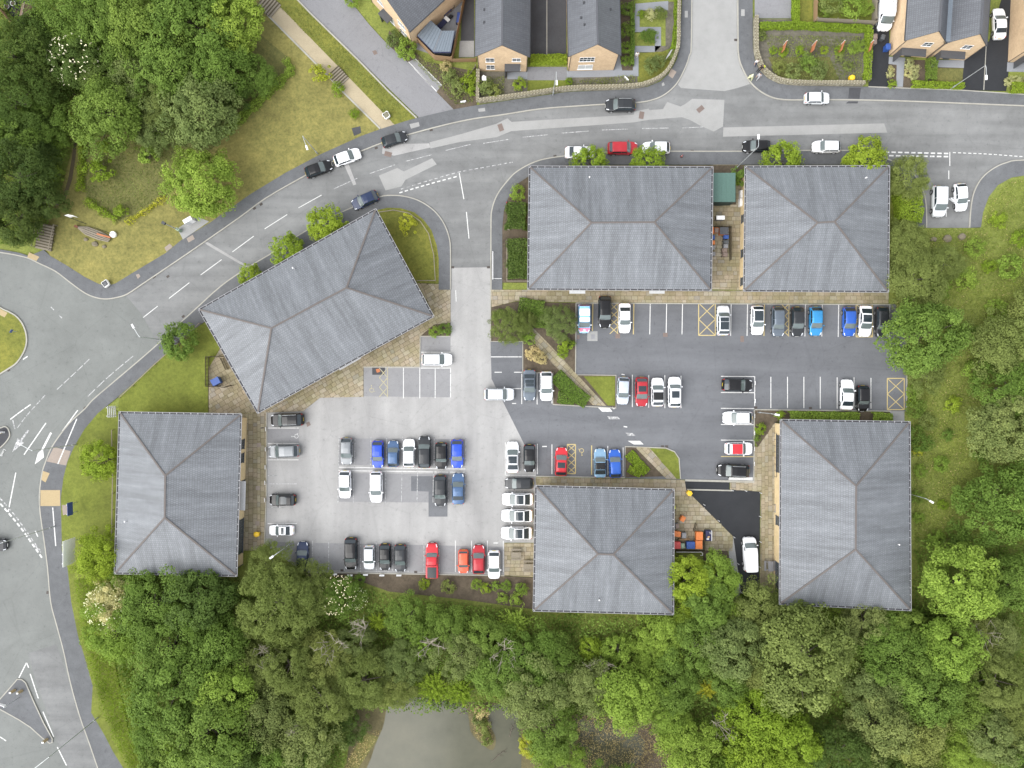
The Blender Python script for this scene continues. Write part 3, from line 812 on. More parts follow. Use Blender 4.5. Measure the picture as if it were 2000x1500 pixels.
# ---------------------------------------------------------------- painted lines
def line(a, b, w, mat, parent, z, name='bay_line'):
    return ribbon(MB(), px([a, b]), w, z, z).build(name, M[mat], parent)
ZE, ZW = 0.013, 0.020
for x, y0, y1, c in [(1270, 592, 653, 'w'), (1302, 592, 653, 'w'), (1333, 592, 653, 'w'), (1158, 591, 646, 'y'), (1238, 592, 653, 'y'), (1428, 593, 656, 'w'), (1460, 593, 656, 'w'), (1493, 593, 656, 'y'), (1573, 593, 657, 'w'), (1606, 594, 657, 'w'), (1638, 594, 658, 'w'), (1738, 595, 658, 'w'),
                     (1505.5, 736, 797, 'w'), (1538, 736, 797, 'w'), (1570, 736, 797, 'w'), (1602, 736, 798, 'w'), (1635, 737, 798, 'w'), (1668, 737, 798, 'w'), (1701, 738, 798, 'w'), (1474, 735, 793, 'w'),
                     (1235, 732, 795, 'w'), (1267, 733, 796, 'w'), (1298.5, 733, 797, 'w'), (1330, 734, 797, 'w'), (1049, 729, 790, 'w'), (1078, 729, 788, 'w'), (1019, 730, 789, 'w'),
                     (1049.5, 867, 926, 'w'), (1078, 868, 926, 'w'), (1155.5, 870, 927, 'y'), (1187, 871, 928, 'w'), (1217, 874, 930, 'w')]:
    line((x, y0), (x - 1.0 if y1 < 700 else x, y1), 0.12 if c == 'w' else 0.15, 'paint_white' if c == 'w' else 'paint_yellow', lot_e, ZE)
for y, c in [(735, 'w'), (766.5, 'w'), (797.5, 'w'), (829, 'w'), (859.5, 'w'), (891.5, 'y')]:
    line((1408, y), (1473, y + 0.5), 0.12, 'paint_white' if c == 'w' else 'paint_yellow', lot_e, ZE)
for a_, b_ in (((959, 697), (1019, 697)), ((1004, 727), (1019, 727)), ((966, 727), (980, 727)), ((1001, 759), (1019, 759)), ((1000, 788), (1008, 788))):
    line(a_, b_, 0.12, 'paint_white', lot_e, ZE)
def hatch(x0, x1, y0, y1, parent, z, mat='paint_yellow', n=2, frame=True):
    mb = MB()
    if frame:
        for a_, b_ in (((x0, y0), (x0, y1)), ((x1, y0), (x1, y1)), ((x0, y0), (x1, y0)), ((x0, y1), (x1, y1))):
            ribbon(mb, px([a_, b_]), 0.14, z, z)
    for k in range(n):
        ya, yb = y0 + (y1 - y0) * k / n, y0 + (y1 - y0) * (k + 1) / n
        ribbon(mb, px([(x0, ya), (x1, yb)]), 0.12, z + 0.003, z + 0.003)
        ribbon(mb, px([(x1, ya), (x0, yb)]), 0.12, z + 0.006, z + 0.006)
    mb.build('hatch_marking', M[mat], parent)
hatch(1191, 1207, 592, 652, lot_e, ZE, n=4, frame=False); line((1207, 592), (1206, 652), 0.10, 'paint_yellow', lot_e, ZE)
hatch(1364.5, 1397, 592, 655, lot_e, ZE)
hatch(1525, 1541, 593, 657, lot_e, ZE, n=4, frame=False); line((1541, 593), (1540, 657), 0.10, 'paint_yellow', lot_e, ZE)
hatch(1672, 1704, 594, 658, lot_e, ZE); hatch(1733, 1766, 739, 800, lot_e, ZE)
hatch(1108, 1124, 868, 925, lot_e, ZE, n=4)
hatch(741, 757, 719, 775, lot_w, ZW, 'paint_yellow_faded', n=3, frame=False)
hatch(1423, 1470, 933, 938, lot_e, ZE, 'paint_white', n=3, frame=False)
line((757, 718), (757, 776), 0.11, 'paint_yellow_faded', lot_w, ZW)
for x, y0, y1 in [(788, 718, 778), (820, 718, 778), (850, 718, 778), (880, 718, 776)]:
    line((x, y0), (x, y1), 0.11, 'paint_white', lot_w, ZW)
line((822, 688), (880, 688), 0.11, 'paint_white', lot_w, ZW); line((822, 719), (880, 719), 0.11, 'paint_white', lot_w, ZW)
for x in (662, 693, 724, 755, 786, 817.5, 848, 879, 909.5): line((x + 0.5, 853), (x - 0.5, 913), 0.10, 'paint_white_worn', lot_w, ZW)
for x in (661, 691, 722.5, 753.5, 785, 815.5, 846.5, 877, 909): line((x, 921), (x - 1, 982), 0.10, 'paint_white_worn', lot_w, ZW)
line((661, 912.5), (909, 916), 0.12, 'paint_white', lot_w, ZW); line((661, 919), (909, 922.5), 0.12, 'paint_white', lot_w, ZW)
for x in (610.5, 642, 673, 704, 735, 766.5, 797, 828, 858, 889.5, 921, 952, 983): line((x, 1056), (x, 1117), 0.10, 'paint_white_worn' if x < 880 else 'paint_white', lot_w, ZW)
for y, x1, m in [(836, 584, 'paint_white'), (866, 584, 'paint_white'), (898, 583, 'paint_white'), (929, 542, 'paint_white_worn'), (945, 580, 'paint_faded'), (991, 556, 'paint_white_worn'), (1022.5, 580, 'paint_white')]:
    line((523, y), (x1, y), 0.11, m, lot_w, ZW)
for y in (960, 991, 1022, 1054): line((986, y), (1043, y + 0.5), 0.10, 'paint_white_worn', lot_w, ZW)
line((986, 928), (1046, 929), 0.10, 'paint_white', lot_w, ZW); line((987, 864), (987, 928), 0.10, 'paint_white', lot_w, ZW); line((1016.5, 868), (1016.5, 928), 0.10, 'paint_white_worn', lot_w, ZW)
for a_, b_ in (((1214, 731), (1220, 732)), ((1059, 872), (1068, 872)), ((964, 1060.5), (973, 1060.5)), ((1218, 833), (1225, 834))):
    line(a_, b_, 0.16, 'paint_white', lot_e if a_[0] > 1000 else lot_w, ZE if a_[0] > 1000 else ZW)
# zebra blocks of the crossing, mostly worn away
for i, (q, m) in enumerate(((([(1168, 796), (1190, 796), (1196, 804), (1176, 804)]), 'paint_white'), (([(1186, 813), (1206, 814), (1212, 819), (1190, 819)]), 'paint_white_worn'), (([(1222, 845), (1236, 846), (1241, 851), (1226, 851)]), 'paint_white_worn'), (([(1226, 861), (1250, 861), (1257, 868), (1238, 868)]), 'paint_white'))):
    sheet('crossing_block', q, ZE, m, lot_e)
# wheelchair symbols
def wheelchair(cx, cy, mat, parent, z, s=1.0, rot=0.0):
    mb = MB(); c = Vector(W(cx, cy)); ca, sa = math.cos(rot), math.sin(rot)
    def T(x, y): return (c.x + s * (x * ca - y * sa), c.y + s * (x * sa + y * ca))
    ribbon(mb, [T(0.38 * math.cos(a), 0.38 * math.sin(a) - 0.1) for a in [R(100 + 26 * k) for k in range(11)]], 0.1 * s, z, z)
    ribbon(mb, [T(-0.05, 0.62), T(-0.02, 0.18), T(0.32, 0.18), T(0.5, -0.42), T(0.66, -0.36)], 0.1 * s, z + 0.003, z + 0.003)
    ribbon(mb, [T(-0.16, 0.78), T(0.04, 0.78)], 0.2 * s, z, z)
    mb.build('wheelchair_symbol', M[mat], parent)
wheelchair(578, 852, 'paint_white', lot_w, ZW, 0.75, R(90))
wheelchair(1136, 881, 'paint_yellow', lot_e, ZE, 0.8, R(180))
wheelchair(726, 761, 'paint_yellow_faded', lot_w, ZW, 0.8)
# arrow rings painted next to the crossing
mb = MB(); c0 = W(1199, 796)
ribbon(mb, [(c0[0] + 0.2 * math.cos(R(30 * k)), c0[1] + 0.2 * math.sin(R(30 * k))) for k in range(13)], 0.09, ZE, ZE); mb.build('ring_marking', M['paint_white'], lot_e)

ZR = 0.014
for a_, b_ in (((280, 620), (308, 598)), ((330, 583), (370, 552)), ((392, 537), (433, 507)), ((454, 492), (496, 461)), ((517, 447), (561, 419)), ((583, 406), (628, 381)), ((652, 369), (698, 348)), ((722, 339), (771, 322)), ((793, 315), (844, 302)), ((870, 294), (919, 282)), ((944, 280), (995, 272)), ((1021, 268), (1070, 263)), ((1097, 260), (1150, 256)), ((1176, 254), (1226, 252)), ((1254, 251), (1306, 250)), ((1332, 250), (1373, 248))):
    line(a_, b_, 0.11, 'paint_white' if a_[0] < 640 else 'paint_white_worn', road, ZR, 'lane_dash')
for a_, b_ in (((897, 338), (906, 389)), ((911, 414), (916, 466)), ((890, 567), (891, 589)), ((1855, 297), (1855, 324)), ((1853, 333), (1853, 350)), ((1850, 378), (1848, 423))):
    line(a_, b_, 0.13, 'paint_white', road if a_[1] < 560 else lot_w, ZR, 'lane_dash')
def dashes(pts, n, w, duty, mat, parent=road, z=ZR):
    P = smooth_pts(px(pts), 8); 
    cum = [0.0]
    for i in range(1, len(P)): cum.append(cum[-1] + math.dist(P[i], P[i - 1]))
    def at(s):
        for i in range(1, len(P)):
            if cum[i] >= s - 1e-9:
                t = (s - cum[i - 1]) / max(1e-9, cum[i] - cum[i - 1])
                return (P[i - 1][0] + (P[i][0] - P[i - 1][0]) * t, P[i - 1][1] + (P[i][1] - P[i - 1][1]) * t)
        return P[-1]
    for k in range(n):
        s0 = cum[-1] * (k + 0.1) / n; s1 = s0 + cum[-1] / n * duty
        ribbon(MB(), [at(s0), at(s1)], w, z, z).build('give_way_dash', M[mat], parent)
dashes([(779, 377), (840, 359), (895, 344)], 11, 0.17, 0.6, 'paint_white')
dashes([(782, 370), (840, 352), (893, 337), (950, 326), (1005, 316)], 20, 0.15, 0.6, 'paint_white_worn')
dashes([(1727, 297), (1855, 300)], 10, 0.22, 0.66, 'paint_white'); dashes([(1735, 304), (1855, 306)], 9, 0.22, 0.66, 'paint_white')
dashes([(1860, 298), (1930, 301), (2000, 306), (2100, 310)], 24, 0.12, 0.6, 'paint_white')
dashes([(-20, 968), (0, 983), (40, 1030), (65, 1065), (84, 1092)], 13, 0.24, 0.62, 'paint_white')
dashes([(-20, 955), (0, 973), (32, 1010), (60, 1050), (82, 1080)], 13, 0.2, 0.6, 'paint_white_worn')
dashes([(33, 837), (52, 812), (66, 796), (90, 770)], 6, 0.14, 0.75, 'paint_white_worn'); dashes([(19, 820), (40, 804), (60, 790)], 3, 0.16, 0.95, 'paint_white')
dashes([(170, 776), (205, 742), (240, 712), (262, 694)], 5, 0.12, 0.8, 'paint_faded'); dashes([(110, 762), (150, 725), (176, 700)], 5, 0.12, 0.8, 'paint_faded')
dashes([(98, 598), (108, 608), (120, 620), (128, 630)], 2, 0.14, 0.4, 'paint_white_worn')
for a_, b_, m in (((45, 702), (54, 696), 'paint_white'), ((31, 923), (16, 1000), 'paint_white'), ((90, 826), (47, 888), 'paint_white'), ((25, 820), (29, 838), 'paint_white_worn'), ((151, 818), (114, 906), 'paint_white'), ((152, 801), (122, 842), 'paint_white'), ((84, 1016), (96, 1140), 'paint_white_worn'), ((104, 991), (110, 1066), 'paint_white'), ((52, 1294), (37, 1324), 'paint_white'), ((52, 1294), (56, 1304), 'paint_white'), ((59, 1316), (75, 1364), 'paint_white'), ((84, 1390), (105, 1439), 'paint_white'), ((112, 1459), (130, 1495), 'paint_white'), ((0, 1439), (12, 1447), 'paint_white'), ((69, 1037), (74, 1048), 'paint_white'), ((66, 1063), (80, 1079), 'paint_white_worn')):
    z_ = ZR if not (a_ in ((151, 818), (104, 991))) else 0.13
    line(a_, b_, 0.16, m, road if z_ == ZR else pav_l, z_, 'road_line')
# direction arrows
def arrow(tail, tip, head, mat='paint_white', turn=0):
    mb = MB(); a_ = Vector(W(*tail)); b_ = Vector(W(*tip)); d = (b_ - a_).normalized(); n = Vector((-d.y, d.x))
    h0 = b_ - d * head
    ribbon(mb, [tuple(a_), tuple(h0)], 0.3, ZR, ZR)
    q = [h0 + n * 0.62, b_, h0 - n * 0.62]
    if turn: q = [h0 + n * 0.2 - d * 0.5, h0 + n * 0.75 + d * 0.3, b_, h0 - n * 0.35 + d * 0.2, h0 - n * 0.15 - d * 0.4]
    mb.prism([tuple(p) for p in q], ZR + 0.003, ZR + 0.003)
    mb.build('arrow_marking', M[mat], road)
arrow((100, 845), (68, 907), 1.9, 'paint_white', 1)
arrow((56, 840), (24, 883), 2.2, 'paint_white_worn')
# LOOK warning painted on the carriageway for people crossing
tc = bpy.data.curves.new('lettering', 'FONT'); tc.body = 'Look'; tc.size = 0.62; tc.align_x = 'LEFT'
to = bpy.data.objects.new('lettering', tc); lx = W(9, 876); to.location = (lx[0], lx[1], ZR + 0.12); to.rotation_euler = (0, 0, R(-122))
tc.materials.append(M['paint_white']); link(to, isl2); to.location.z = 0.137
# gullies along the kerbs
for i, (x, y, a) in enumerate([(301, 541, 37), (328, 540, 37), (497, 407, 37), (510, 399, 37), (161, 567, -40), (358, 618, 40), (166, 797, 42), (17, 723, 30), (735, 289, 20), (842, 254, 12), (1084, 305, 12), (1352, 295, 0), (1437, 78, 0), (884, 522, 0), (954, 522, 0), (93, 1157, 80), (668, 1114, 0), (812, 1117, 0), (1476, 796, 0), (1583, 797, 0), (1294, 872, 0), (1302, 872, 0)]):
    o = MB().box((*W(x, y), 0.012), (0.46, 0.34, 0.012), R(a)).build('gully_grate', M['grate'], road)
for i, (x, y, a) in enumerate([(978, 249, -70), (1253, 225, 80), (1368, 213, 40), (758, 301, -15)]):
    MB().box((*W(x, y), 0.010), (1.1, 0.72, 0.012), R(a)).build('inspection_cover', M['iron_cover'], road)

# ---------------------------------------------------------------- pond
area('bank', [(690, 1380), (770, 1370), (1020, 1372), (1090, 1380), (1140, 1420), (1150, 1640), (660, 1640)], -0.02, 0.02, 'mud_bank', 'muddy bank round the pond')
area('water', [(760, 1376), (800, 1362), (860, 1368), (905, 1378), (915, 1400), (920, 1430), (940, 1452), (962, 1465), (968, 1440), (952, 1405), (960, 1378), (1005, 1380), (1016, 1420), (1018, 1500), (1010, 1640), (690, 1640), (725, 1480), (748, 1420)], 0.03, 0.03, 'pond_water', 'still grey green pond water', smooth=4)
area('water', [(1115, 1420), (1150, 1405), (1230, 1425), (1260, 1455), (1235, 1500), (1180, 1520), (1125, 1490)], 0.03, 0.03, 'pond_water', 'small boggy pool among brown scrub', smooth=4)
area('bank', [(1100, 1400), (1180, 1385), (1290, 1405), (1330, 1470), (1310, 1560), (1110, 1560)], -0.02, 0.018, 'mulch', 'brown boggy ground beside the pond')
area('bank', [(700, 1500), (740, 1440), (712, 1430), (672, 1500), (660, 1560), (700, 1560)], -0.02, 0.028, 'lawn_scrubby', 'grassy shore left of the pond')

# ---------------------------------------------------------------- plots of the houses
area('driveway', [(1033, -140), (1106, -140), (1106, 112), (1033, 112)], -0.02, 0.04, 'asphalt_drive', 'dark double driveway between the two gabled houses')
ribbon(MB(), px([(1068, -100), (1068, 112)]), 0.15, 0.03, 0.07).build('divider', M['kerb_stone'], bpy.data.objects['driveway'])
area('driveway', [(1030, 131), (1107, 131), (1107, 157), (1030, 157)], -0.02, 0.04, 'asphalt_lane', 'short grey drive below the lime hedge')
area('lawn', [(1030, 157), (1107, 157), (1107, 172), (1030, 178)], -0.02, 0.05, 'lawn_lush', 'narrow grass strip behind the stone wall')
area('planting_bed', [(935, 140), (1030, 140), (1030, 185), (935, 196)], -0.02, 0.05, 'gravel_bed', 'gravel front bed of the left gabled house')
area('planting_bed', [(1107, 140), (1245, 140), (1245, 165), (1180, 172), (1107, 176)], -0.02, 0.05, 'gravel_bed', 'planted front bed of the right gabled house')
area('footpath', [(990, 142), (1030, 140), (1030, 155), (991, 155)], -0.02, 0.06, 'paving_light', 'pale paving outside the left gabled house door')
gp = area('footpath', [(1107, 138), (1198, 136), (1210, 105), (1215, 138), (1236, 138), (1236, 90), (1291, 90), (1291, 53), (1249, 53), (1249, 20), (1305, 20), (1305, 2), (1237, 8), (1237, 63), (1279, 63), (1279, 102), (1247, 102), (1247, 149), (1107, 152)], -0.02, 0.06, 'paving_light', 'pale zigzag garden path beside the right gabled house')
area('planting_bed', [(1208, -20), (1237, -20), (1237, 138), (1212, 138)], -0.02, 0.04, 'mulch', 'dark shrub border right of the gabled house')
area('planting_bed', [(1249, 21), (1305, 3), (1320, 5), (1318, 90), (1291, 102), (1247, 103), (1279, 102), (1279, 63), (1237, 63), (1249, 53), (1291, 53), (1291, 90), (1300, 90), (1300, 24)], -0.02, 0.04, 'gravel_bed', 'gravel planting inside the zigzag path')
area('lawn', [(1248, 104), (1310, 100), (1308, 130), (1285, 152), (1248, 160)], -0.02, 0.05, 'lawn', 'small front lawn with a tilted white banner')
area('driveway', [(1474, -100), (1545, -100), (1545, 36), (1474, 36)], -0.02, 0.05, 'asphalt_lane', 'grey drive at the top of the walled garden')
area('planting_bed', [(1480, 38), (1550, 38), (1550, 52), (1690, 56), (1690, 160), (1560, 160), (1515, 152), (1492, 130), (1482, 100)], -0.02, 0.05, 'gravel_bed', 'gravel garden with four rusty steel panels')
area('lawn', [(1556, -100), (1586, -100), (1586, 50), (1556, 48)], -0.02, 0.06, 'lawn', 'narrow back lawn between hedge and fence')
area('lawn', [(1592, -100), (1703, -100), (1703, 42), (1592, 34)], -0.02, 0.06, 'lawn_lush', 'overgrown back garden behind the grey fence')
area('lawn', [(1500, 112), (1620, 112), (1640, 160), (1560, 162), (1520, 153)], 0.03, 0.07, 'lawn_scrubby', 'patch of tufty grass inside the curved stone wall')
area('driveway', [(1704, -100), (1740, -100), (1735, 170), (1696, 169)], -0.02, 0.04, 'asphalt_new', 'dark drive with the roof rack van')
area('driveway', [(1883, 118), (1932, 80), (1985, -100), (1972, 120), (1965, 178), (1878, 176)], -0.02, 0.04, 'asphalt_new', 'dark double drive between the right hand houses')
ribbon(MB(), px([(1926, 85), (1921, 176)]), 0.12, 0.03, 0.06).build('divider', M['kerb_stone'], bpy.data.objects['driveway.003'])
area('planting_bed', [(1734, 117), (1883, 118), (1878, 176), (1732, 170)], -0.02, 0.035, 'mulch', 'front garden of the semi detached pair')
area('footpath', [(1736, 111), (1768, 113), (1766, 126), (1763, 170), (1750, 170), (1751, 127), (1735, 125)], -0.02, 0.06, 'paving_light', 'pale paving strip to the left front door of the pair')
area('footpath', [(1818, 117), (1883, 118), (1882, 133), (1818, 131)], -0.02, 0.06, 'paving_light', 'pale paving at the right front door of the pair')
area('lawn', [(1822, 133), (1881, 134), (1879, 163), (1820, 160)], -0.02, 0.06, 'lawn_scrubby', 'small dry front lawn of the semi detached pair')
area('footpath', [(1967, 122), (2060, 124), (2060, 142), (1966, 140)], -0.02, 0.06, 'paving_light', 'pale paving in front of the corner house')
area('driveway', [(2, -60), (70, -60), (68, 20), (44, 52), (30, 40), (8, 10)], -0.02, 0.04, 'asphalt_drive', 'dark paved back yard at the top left corner')
area('patio', [(812, 96), (848, 108), (882, 108), (898, 40), (912, -60), (870, -60), (813, 78)], -0.02, 0.05, 'asphalt_lane', 'grey back patio behind the corner house')
area('footpath', [(898, 80), (926, 80), (926, 112), (896, 112)], -0.02, 0.045, 'concrete', 'pale slab square beside the left gabled house')
area('driveway', [(905, -60), (926, -60), (926, 80), (900, 80)], -0.02, 0.03, 'asphalt_drive', 'dark side passage beside the left gabled house')
ribbon(MB(), px([(1695, 170), (1880, 177), (2000, 185), (2100, 189)]), 0.14, 0.1, 0.15).build('edging', M['kerb_stone'], pav_ne)
# ================================================================== BUILDINGS
def uv_mesh(name, faces, mats):
    """faces: list of (points3d, uvs, material index) -> mesh with a UV map."""
    V = []; F = []; U = []; MI = []
    for pts, uvs, mi in faces:
        b = len(V); V += [tuple(p) for p in pts]; F.append(list(range(b, b + len(pts)))); U += [tuple(u) for u in uvs]; MI.append(mi)
    me = mesh_np(name, np.array(V), F, mats, False, MI)
    uvl = me.uv_layers.new(name='UVMap')
    uvl.data.foreach_set('uv', np.array(U, dtype=np.float32).ravel())
    return me

def plane_uv(pts, origin, udir):
    """UVs in metres: u along udir, v along the face at right angles to it."""
    o = Vector(origin); u = Vector(udir).normalized()
    n = (Vector(pts[1]) - Vector(pts[0])).cross(Vector(pts[2]) - Vector(pts[1])).normalized()
    v = n.cross(u)
    return [((Vector(p) - o).dot(u), (Vector(p) - o).dot(v)) for p in pts]

def wall_face(a, b, z0, z1, z2=None, mi=0):
    """Upright wall quad from a to b (2-D), outward to the right of a->b."""
    pts = [(a[0], a[1], z0), (b[0], b[1], z0), (b[0], b[1], z1), (a[0], a[1], z1)]
    L = math.dist(a, b)
    return (pts, [(0, z0), (L, z0), (L, z1), (0, z1)], mi)

def window(parent, a, b, u, z, w, h, cols=2, rows=2, proud=0.03, glass='window_glass', frame='white_plastic', name='window', out=None):
    """A window on the wall that runs a->b: u = centre along it in metres, z = centre height; outward normal 'out'."""
    A = Vector((a[0], a[1], 0)); d = (Vector((b[0], b[1], 0)) - A).normalized()
    n = Vector((d.y, -d.x, 0)) if out is None else Vector(out)
    c = A + d * u + Vector((0, 0, z)) + n * (proud * 0.5 + 0.003)
    f = 0.05
    fr = MB()
    rz = math.atan2(d.y, d.x)
    def bx(du, dz, ww, hh, dep): fr.box(c + d * du + Vector((0, 0, dz)) + n * (dep - proud) / 2, (ww, dep, hh), rz)
    bx(0, h / 2 - f / 2, w, f, proud + 0.02); bx(0, -h / 2 + f / 2, w + 0.16, f, proud + 0.08)
    bx(-w / 2 + f / 2, 0, f, h - 2 * f, proud + 0.02); bx(w / 2 - f / 2, 0, f, h - 2 * f, proud + 0.02)
    for i in range(1, cols): bx(-w / 2 + w * i / cols, 0, 0.05, h - 2 * f, proud + 0.01)
    for j in range(1, rows): bx(0, -h / 2 + h * j / rows, w - 2 * f, 0.05, proud + 0.006)
    o = fr.build(name, M[frame], parent)
    for i in range(cols):
        for j in range(rows):
            pw, ph = (w - 2 * f) / cols, (h - 2 * f) / rows
            pc = c + d * (-w / 2 + f + pw * (i + 0.5)) + Vector((0, 0, -h / 2 + f + ph * (j + 0.5))) - n * 0.004
            MB().box(pc, (pw, proud * 0.6, ph), rz).build('pane', M[glass], o)
    return o

EAVE, RIDGE = 4.25, 7.6
def office(corners, ridge, label, vent_px=None, win=()):
    """Single-storey hipped office: corners of the eaves clockwise in the picture from top left, and the two ridge ends."""
    E = [Vector((*W(p[0], p[1], EAVE), EAVE)) for p in corners]
    Rg = [Vector((*W(p[0], p[1], RIDGE), RIDGE)) for p in ridge]
    cen = sum(E, Vector()) / 4
    root = empty('office_building', (cen.x, cen.y, 0))
    tag(root, label, 'building', 'hipped office buildings')
    off = Vector((cen.x, cen.y, 0))
    E = [p - off for p in E]; Rg = [p - off for p in Rg]
    # which eave sides carry the hips: the ridge end nearest to each corner
    near = [min((0, 1), key=lambda k: (Rg[k] - e).length) for e in E]
    faces = []
    for i in range(4):
        j = (i + 1) % 4
        a, b = E[j], E[i]           # counter-clockwise seen from above
        pts = [a, b] + ([Rg[near[i]], Rg[near[j]]] if near[i] != near[j] else [Rg[near[i]]])
        faces.append((pts, plane_uv(pts, a, b - a), 0))
    # soffit
    sof = [Vector((e.x, e.y, EAVE - 0.16)) for e in E]
    faces.append((sof, [(0, 0)] * 4, 1))
    for i in range(4):
        j = (i + 1) % 4
        faces.append(([E[i], E[j], sof[j], sof[i]], [(0, 0)] * 4, 1))
    me = uv_mesh('roof', faces, [M['roof_slate'], M['fascia']])
    roof = link(bpy.data.objects.new('roof', me), root)
    # ridge and hip caps
    rng = random.Random(len(label))
    for a, b in [(E[i], Rg[near[i]]) for i in range(4)] + [(Rg[0], Rg[1])]:
        mb = MB(); L = (b - a).length; n = max(2, int(L / 0.45))
        d = (b - a) / n
        for k in range(n):
            p = a + d * k; q = a + d * (k + 1.06 if k < n - 1 else k + 1)
            mb.bar(p + Vector((0, 0, 0.035 + 0.012 * (k % 2))), q + Vector((0, 0, 0.02 + 0.012 * (k % 2))), 0.24 + rng.uniform(-0.02, 0.03), 0.09)
        mb.build('ridge_cap', M['ridge_tile'], roof)
    # gutters: white lip, dark trough, brackets
    for i in range(4):
        a, b = E[i], E[(i + 1) % 4]
        d = (b - a).normalized(); n = Vector((-d.y, d.x, 0)); L = (b - a).length
        if n.dot((a + b) / 2) < 0: n = -n
        mb = MB()
        up = Vector((0, 0, 1))
        mb.bar(a + n * 0.10 + up * -0.12 - d * 0.1, b + n * 0.10 + up * -0.12 + d * 0.1, 0.22, 0.03, 1)
        mb.bar(a + n * 0.23 + up * -0.05 - d * 0.2, b + n * 0.23 + up * -0.05 + d * 0.2, 0.05, 0.12, 0)
        k = max(2, int(L / 1.02))
        for q in range(k + 1):
            c = a + d * (L * q / k) + n * 0.1 + up * -0.03
            mb.bar(c - n * 0.1, c + n * 0.13, 0.11, 0.05, 0)
        mb.build('gutter', [M['gutter_lip'], M['gutter_dark']], root)
    # walls, set in under the eaves
    ins = 0.55
    C4 = []
    for i in range(4):
        p = E[i]; d1 = (E[i - 1] - p).normalized(); d2 = (E[(i + 1) % 4] - p).normalized()
        C4.append((p + (d1 + d2) * ins).to_2d())
    for i in range(4):
        a, b = C4[(i + 1) % 4], C4[i]
        link(bpy.data.objects.new('wall', uv_mesh('wall', [wall_face(a, b, 0.0, EAVE - 0.17)], [M['brick_cream']])), root)
    for side, us, z, w, h, cols, rows in win:
        a, b = C4[(side + 1) % 4], C4[side]
        for u in us: window(root, a, b, u, z, w, h, cols, rows, frame='anthracite')
    # downpipes at the corners
    for i in (0, 2):
        c = C4[i]; e = (Vector((c.x, c.y)) ).normalized() * 0.1
        MB().tube([(c.x + e.x, c.y + e.y, 0.05), (c.x + e.x, c.y + e.y, EAVE - 0.3)], 0.05, 8).build('downpipe', M['dark_grey'], root)
    if vent_px:
        v = vent_px; zz = v[2]
        vp = Vector((*W(v[0], v[1], zz), zz)) - off
        MB().tube([vp - Vector((0, 0, 0.8)), vp + Vector((0, 0, 0.3))], 0.06, 8).tube([vp + Vector((0, 0, 0.3)), vp + Vector((0, 0, 0.42))], [0.11, 0.09], 8).build('vent_pipe', M['white_plastic'], roof)
    return root, C4, off

office([(391, 605), (733, 411), (844, 617), (504, 804)], [(530, 641), (677, 562)], 'hipped slate roofed office standing at an angle beside the road bend', (573, 524, 5.6), win=[(2, (4, 8.5, 13, 17.5, 22), 1.5, 2.2, 1.5, 2, 2)])
office([(235, 807), (469, 811), (460, 1123), (226, 1118)], [(323, 929), (322, 1011)], 'hipped slate roofed office at the far left beside the roundabout', (246, 1018, 4.9), win=[(1, (1.8, 2.8), 1.9, 0.1, 0.1, 1, 1)])
b2 = bpy.data.objects['office_building.001']
office([(1036, 327), (1390, 328), (1387, 565), (1033, 563)], [(1155, 435), (1278, 434)], 'widest hipped slate office, above the empty bays and slab walk', (1151, 347, 5.0), win=[(2, (4, 9, 14, 19), 1.5, 2.2, 1.5, 2, 2)])
office([(1458, 327), (1735, 326), (1733, 568), (1455, 566)], [(1597, 435), (1630, 433)], 'hipped slate office at the top right next to the lime hedge', (1690, 348, 5.0), win=[(3, (6.2, 11.4, 15.6), 1.6, 1.2, 1.9, 1, 2), (2, (4, 9, 14), 1.5, 2.2, 1.5, 2, 2)])
office([(1048, 951), (1314, 958), (1313, 1198), (1044, 1191)], [(1168, 1082), (1198, 1083)], 'hipped slate office at the bottom middle beside the bin yard', (1170, 1171, 5.2), win=[(0, (5, 10, 15), 1.5, 2.2, 1.5, 2, 2)])
office([(1527, 822), (1775, 826), (1777, 1190), (1525, 1178)], [(1672, 949), (1671, 1073)], 'hipped slate office at the bottom right next to the white van', (1754, 1063, 5.0), win=[(3, (4.5, 23.5), 2.0, 5.6, 2.4, 6, 2), (3, (14.5,), 1.7, 1.4, 1.8, 1, 2)])
# the left office shows its car park side: windows, glazed entrance with a canopy
c4b = [Vector(W(*p, EAVE)) for p in ((235, 807), (469, 811), (460, 1123), (226, 1118))]
cb = (sum((Vector(W(*p, EAVE)) for p in ((235, 807), (469, 811), (460, 1123), (226, 1118))), Vector((0, 0)))) / 4
def side_pt(i, j):
    p = c4b[i] - cb; d1 = (c4b[i - 1] - c4b[i]).normalized(); d2 = (c4b[(i + 1) % 4] - c4b[i]).normalized()
    return p + (d1 + d2) * 0.55
A2, B2 = side_pt(2, 1), side_pt(1, 2)
LL = (B2 - A2).length
for y_px, w_, h_, c_, r_ in ((858, 1.45, 2.3, 2, 2), (887, 1.45, 2.3, 2, 2), (963, 4.0, 2.9, 3, 2), (1053, 5.2, 2.4, 5, 1)):
    u_ = LL * (1123 - 8 - y_px) / (1123 - 811)
    window(b2, A2, B2, u_, 0.35 + h_ / 2 + 0.6 * (w_ < 2), w_, h_, c_, r_, frame='anthracite')
    if 3.5 < w_ < 4.5:
        dd = (B2 - A2).normalized(); nn = Vector((dd.y, -dd.x)); cc = A2 + dd * u_ + nn * 0.6
        MB().box((cc.x, cc.y, 2.95), (4.3, 1.15, 0.07), math.atan2(dd.y, dd.x)).box((cc.x, cc.y, 3.0), (0.07, 1.2, 0.06), math.atan2(dd.y, dd.x)).build('entrance_canopy', M['light_grey'], b2)
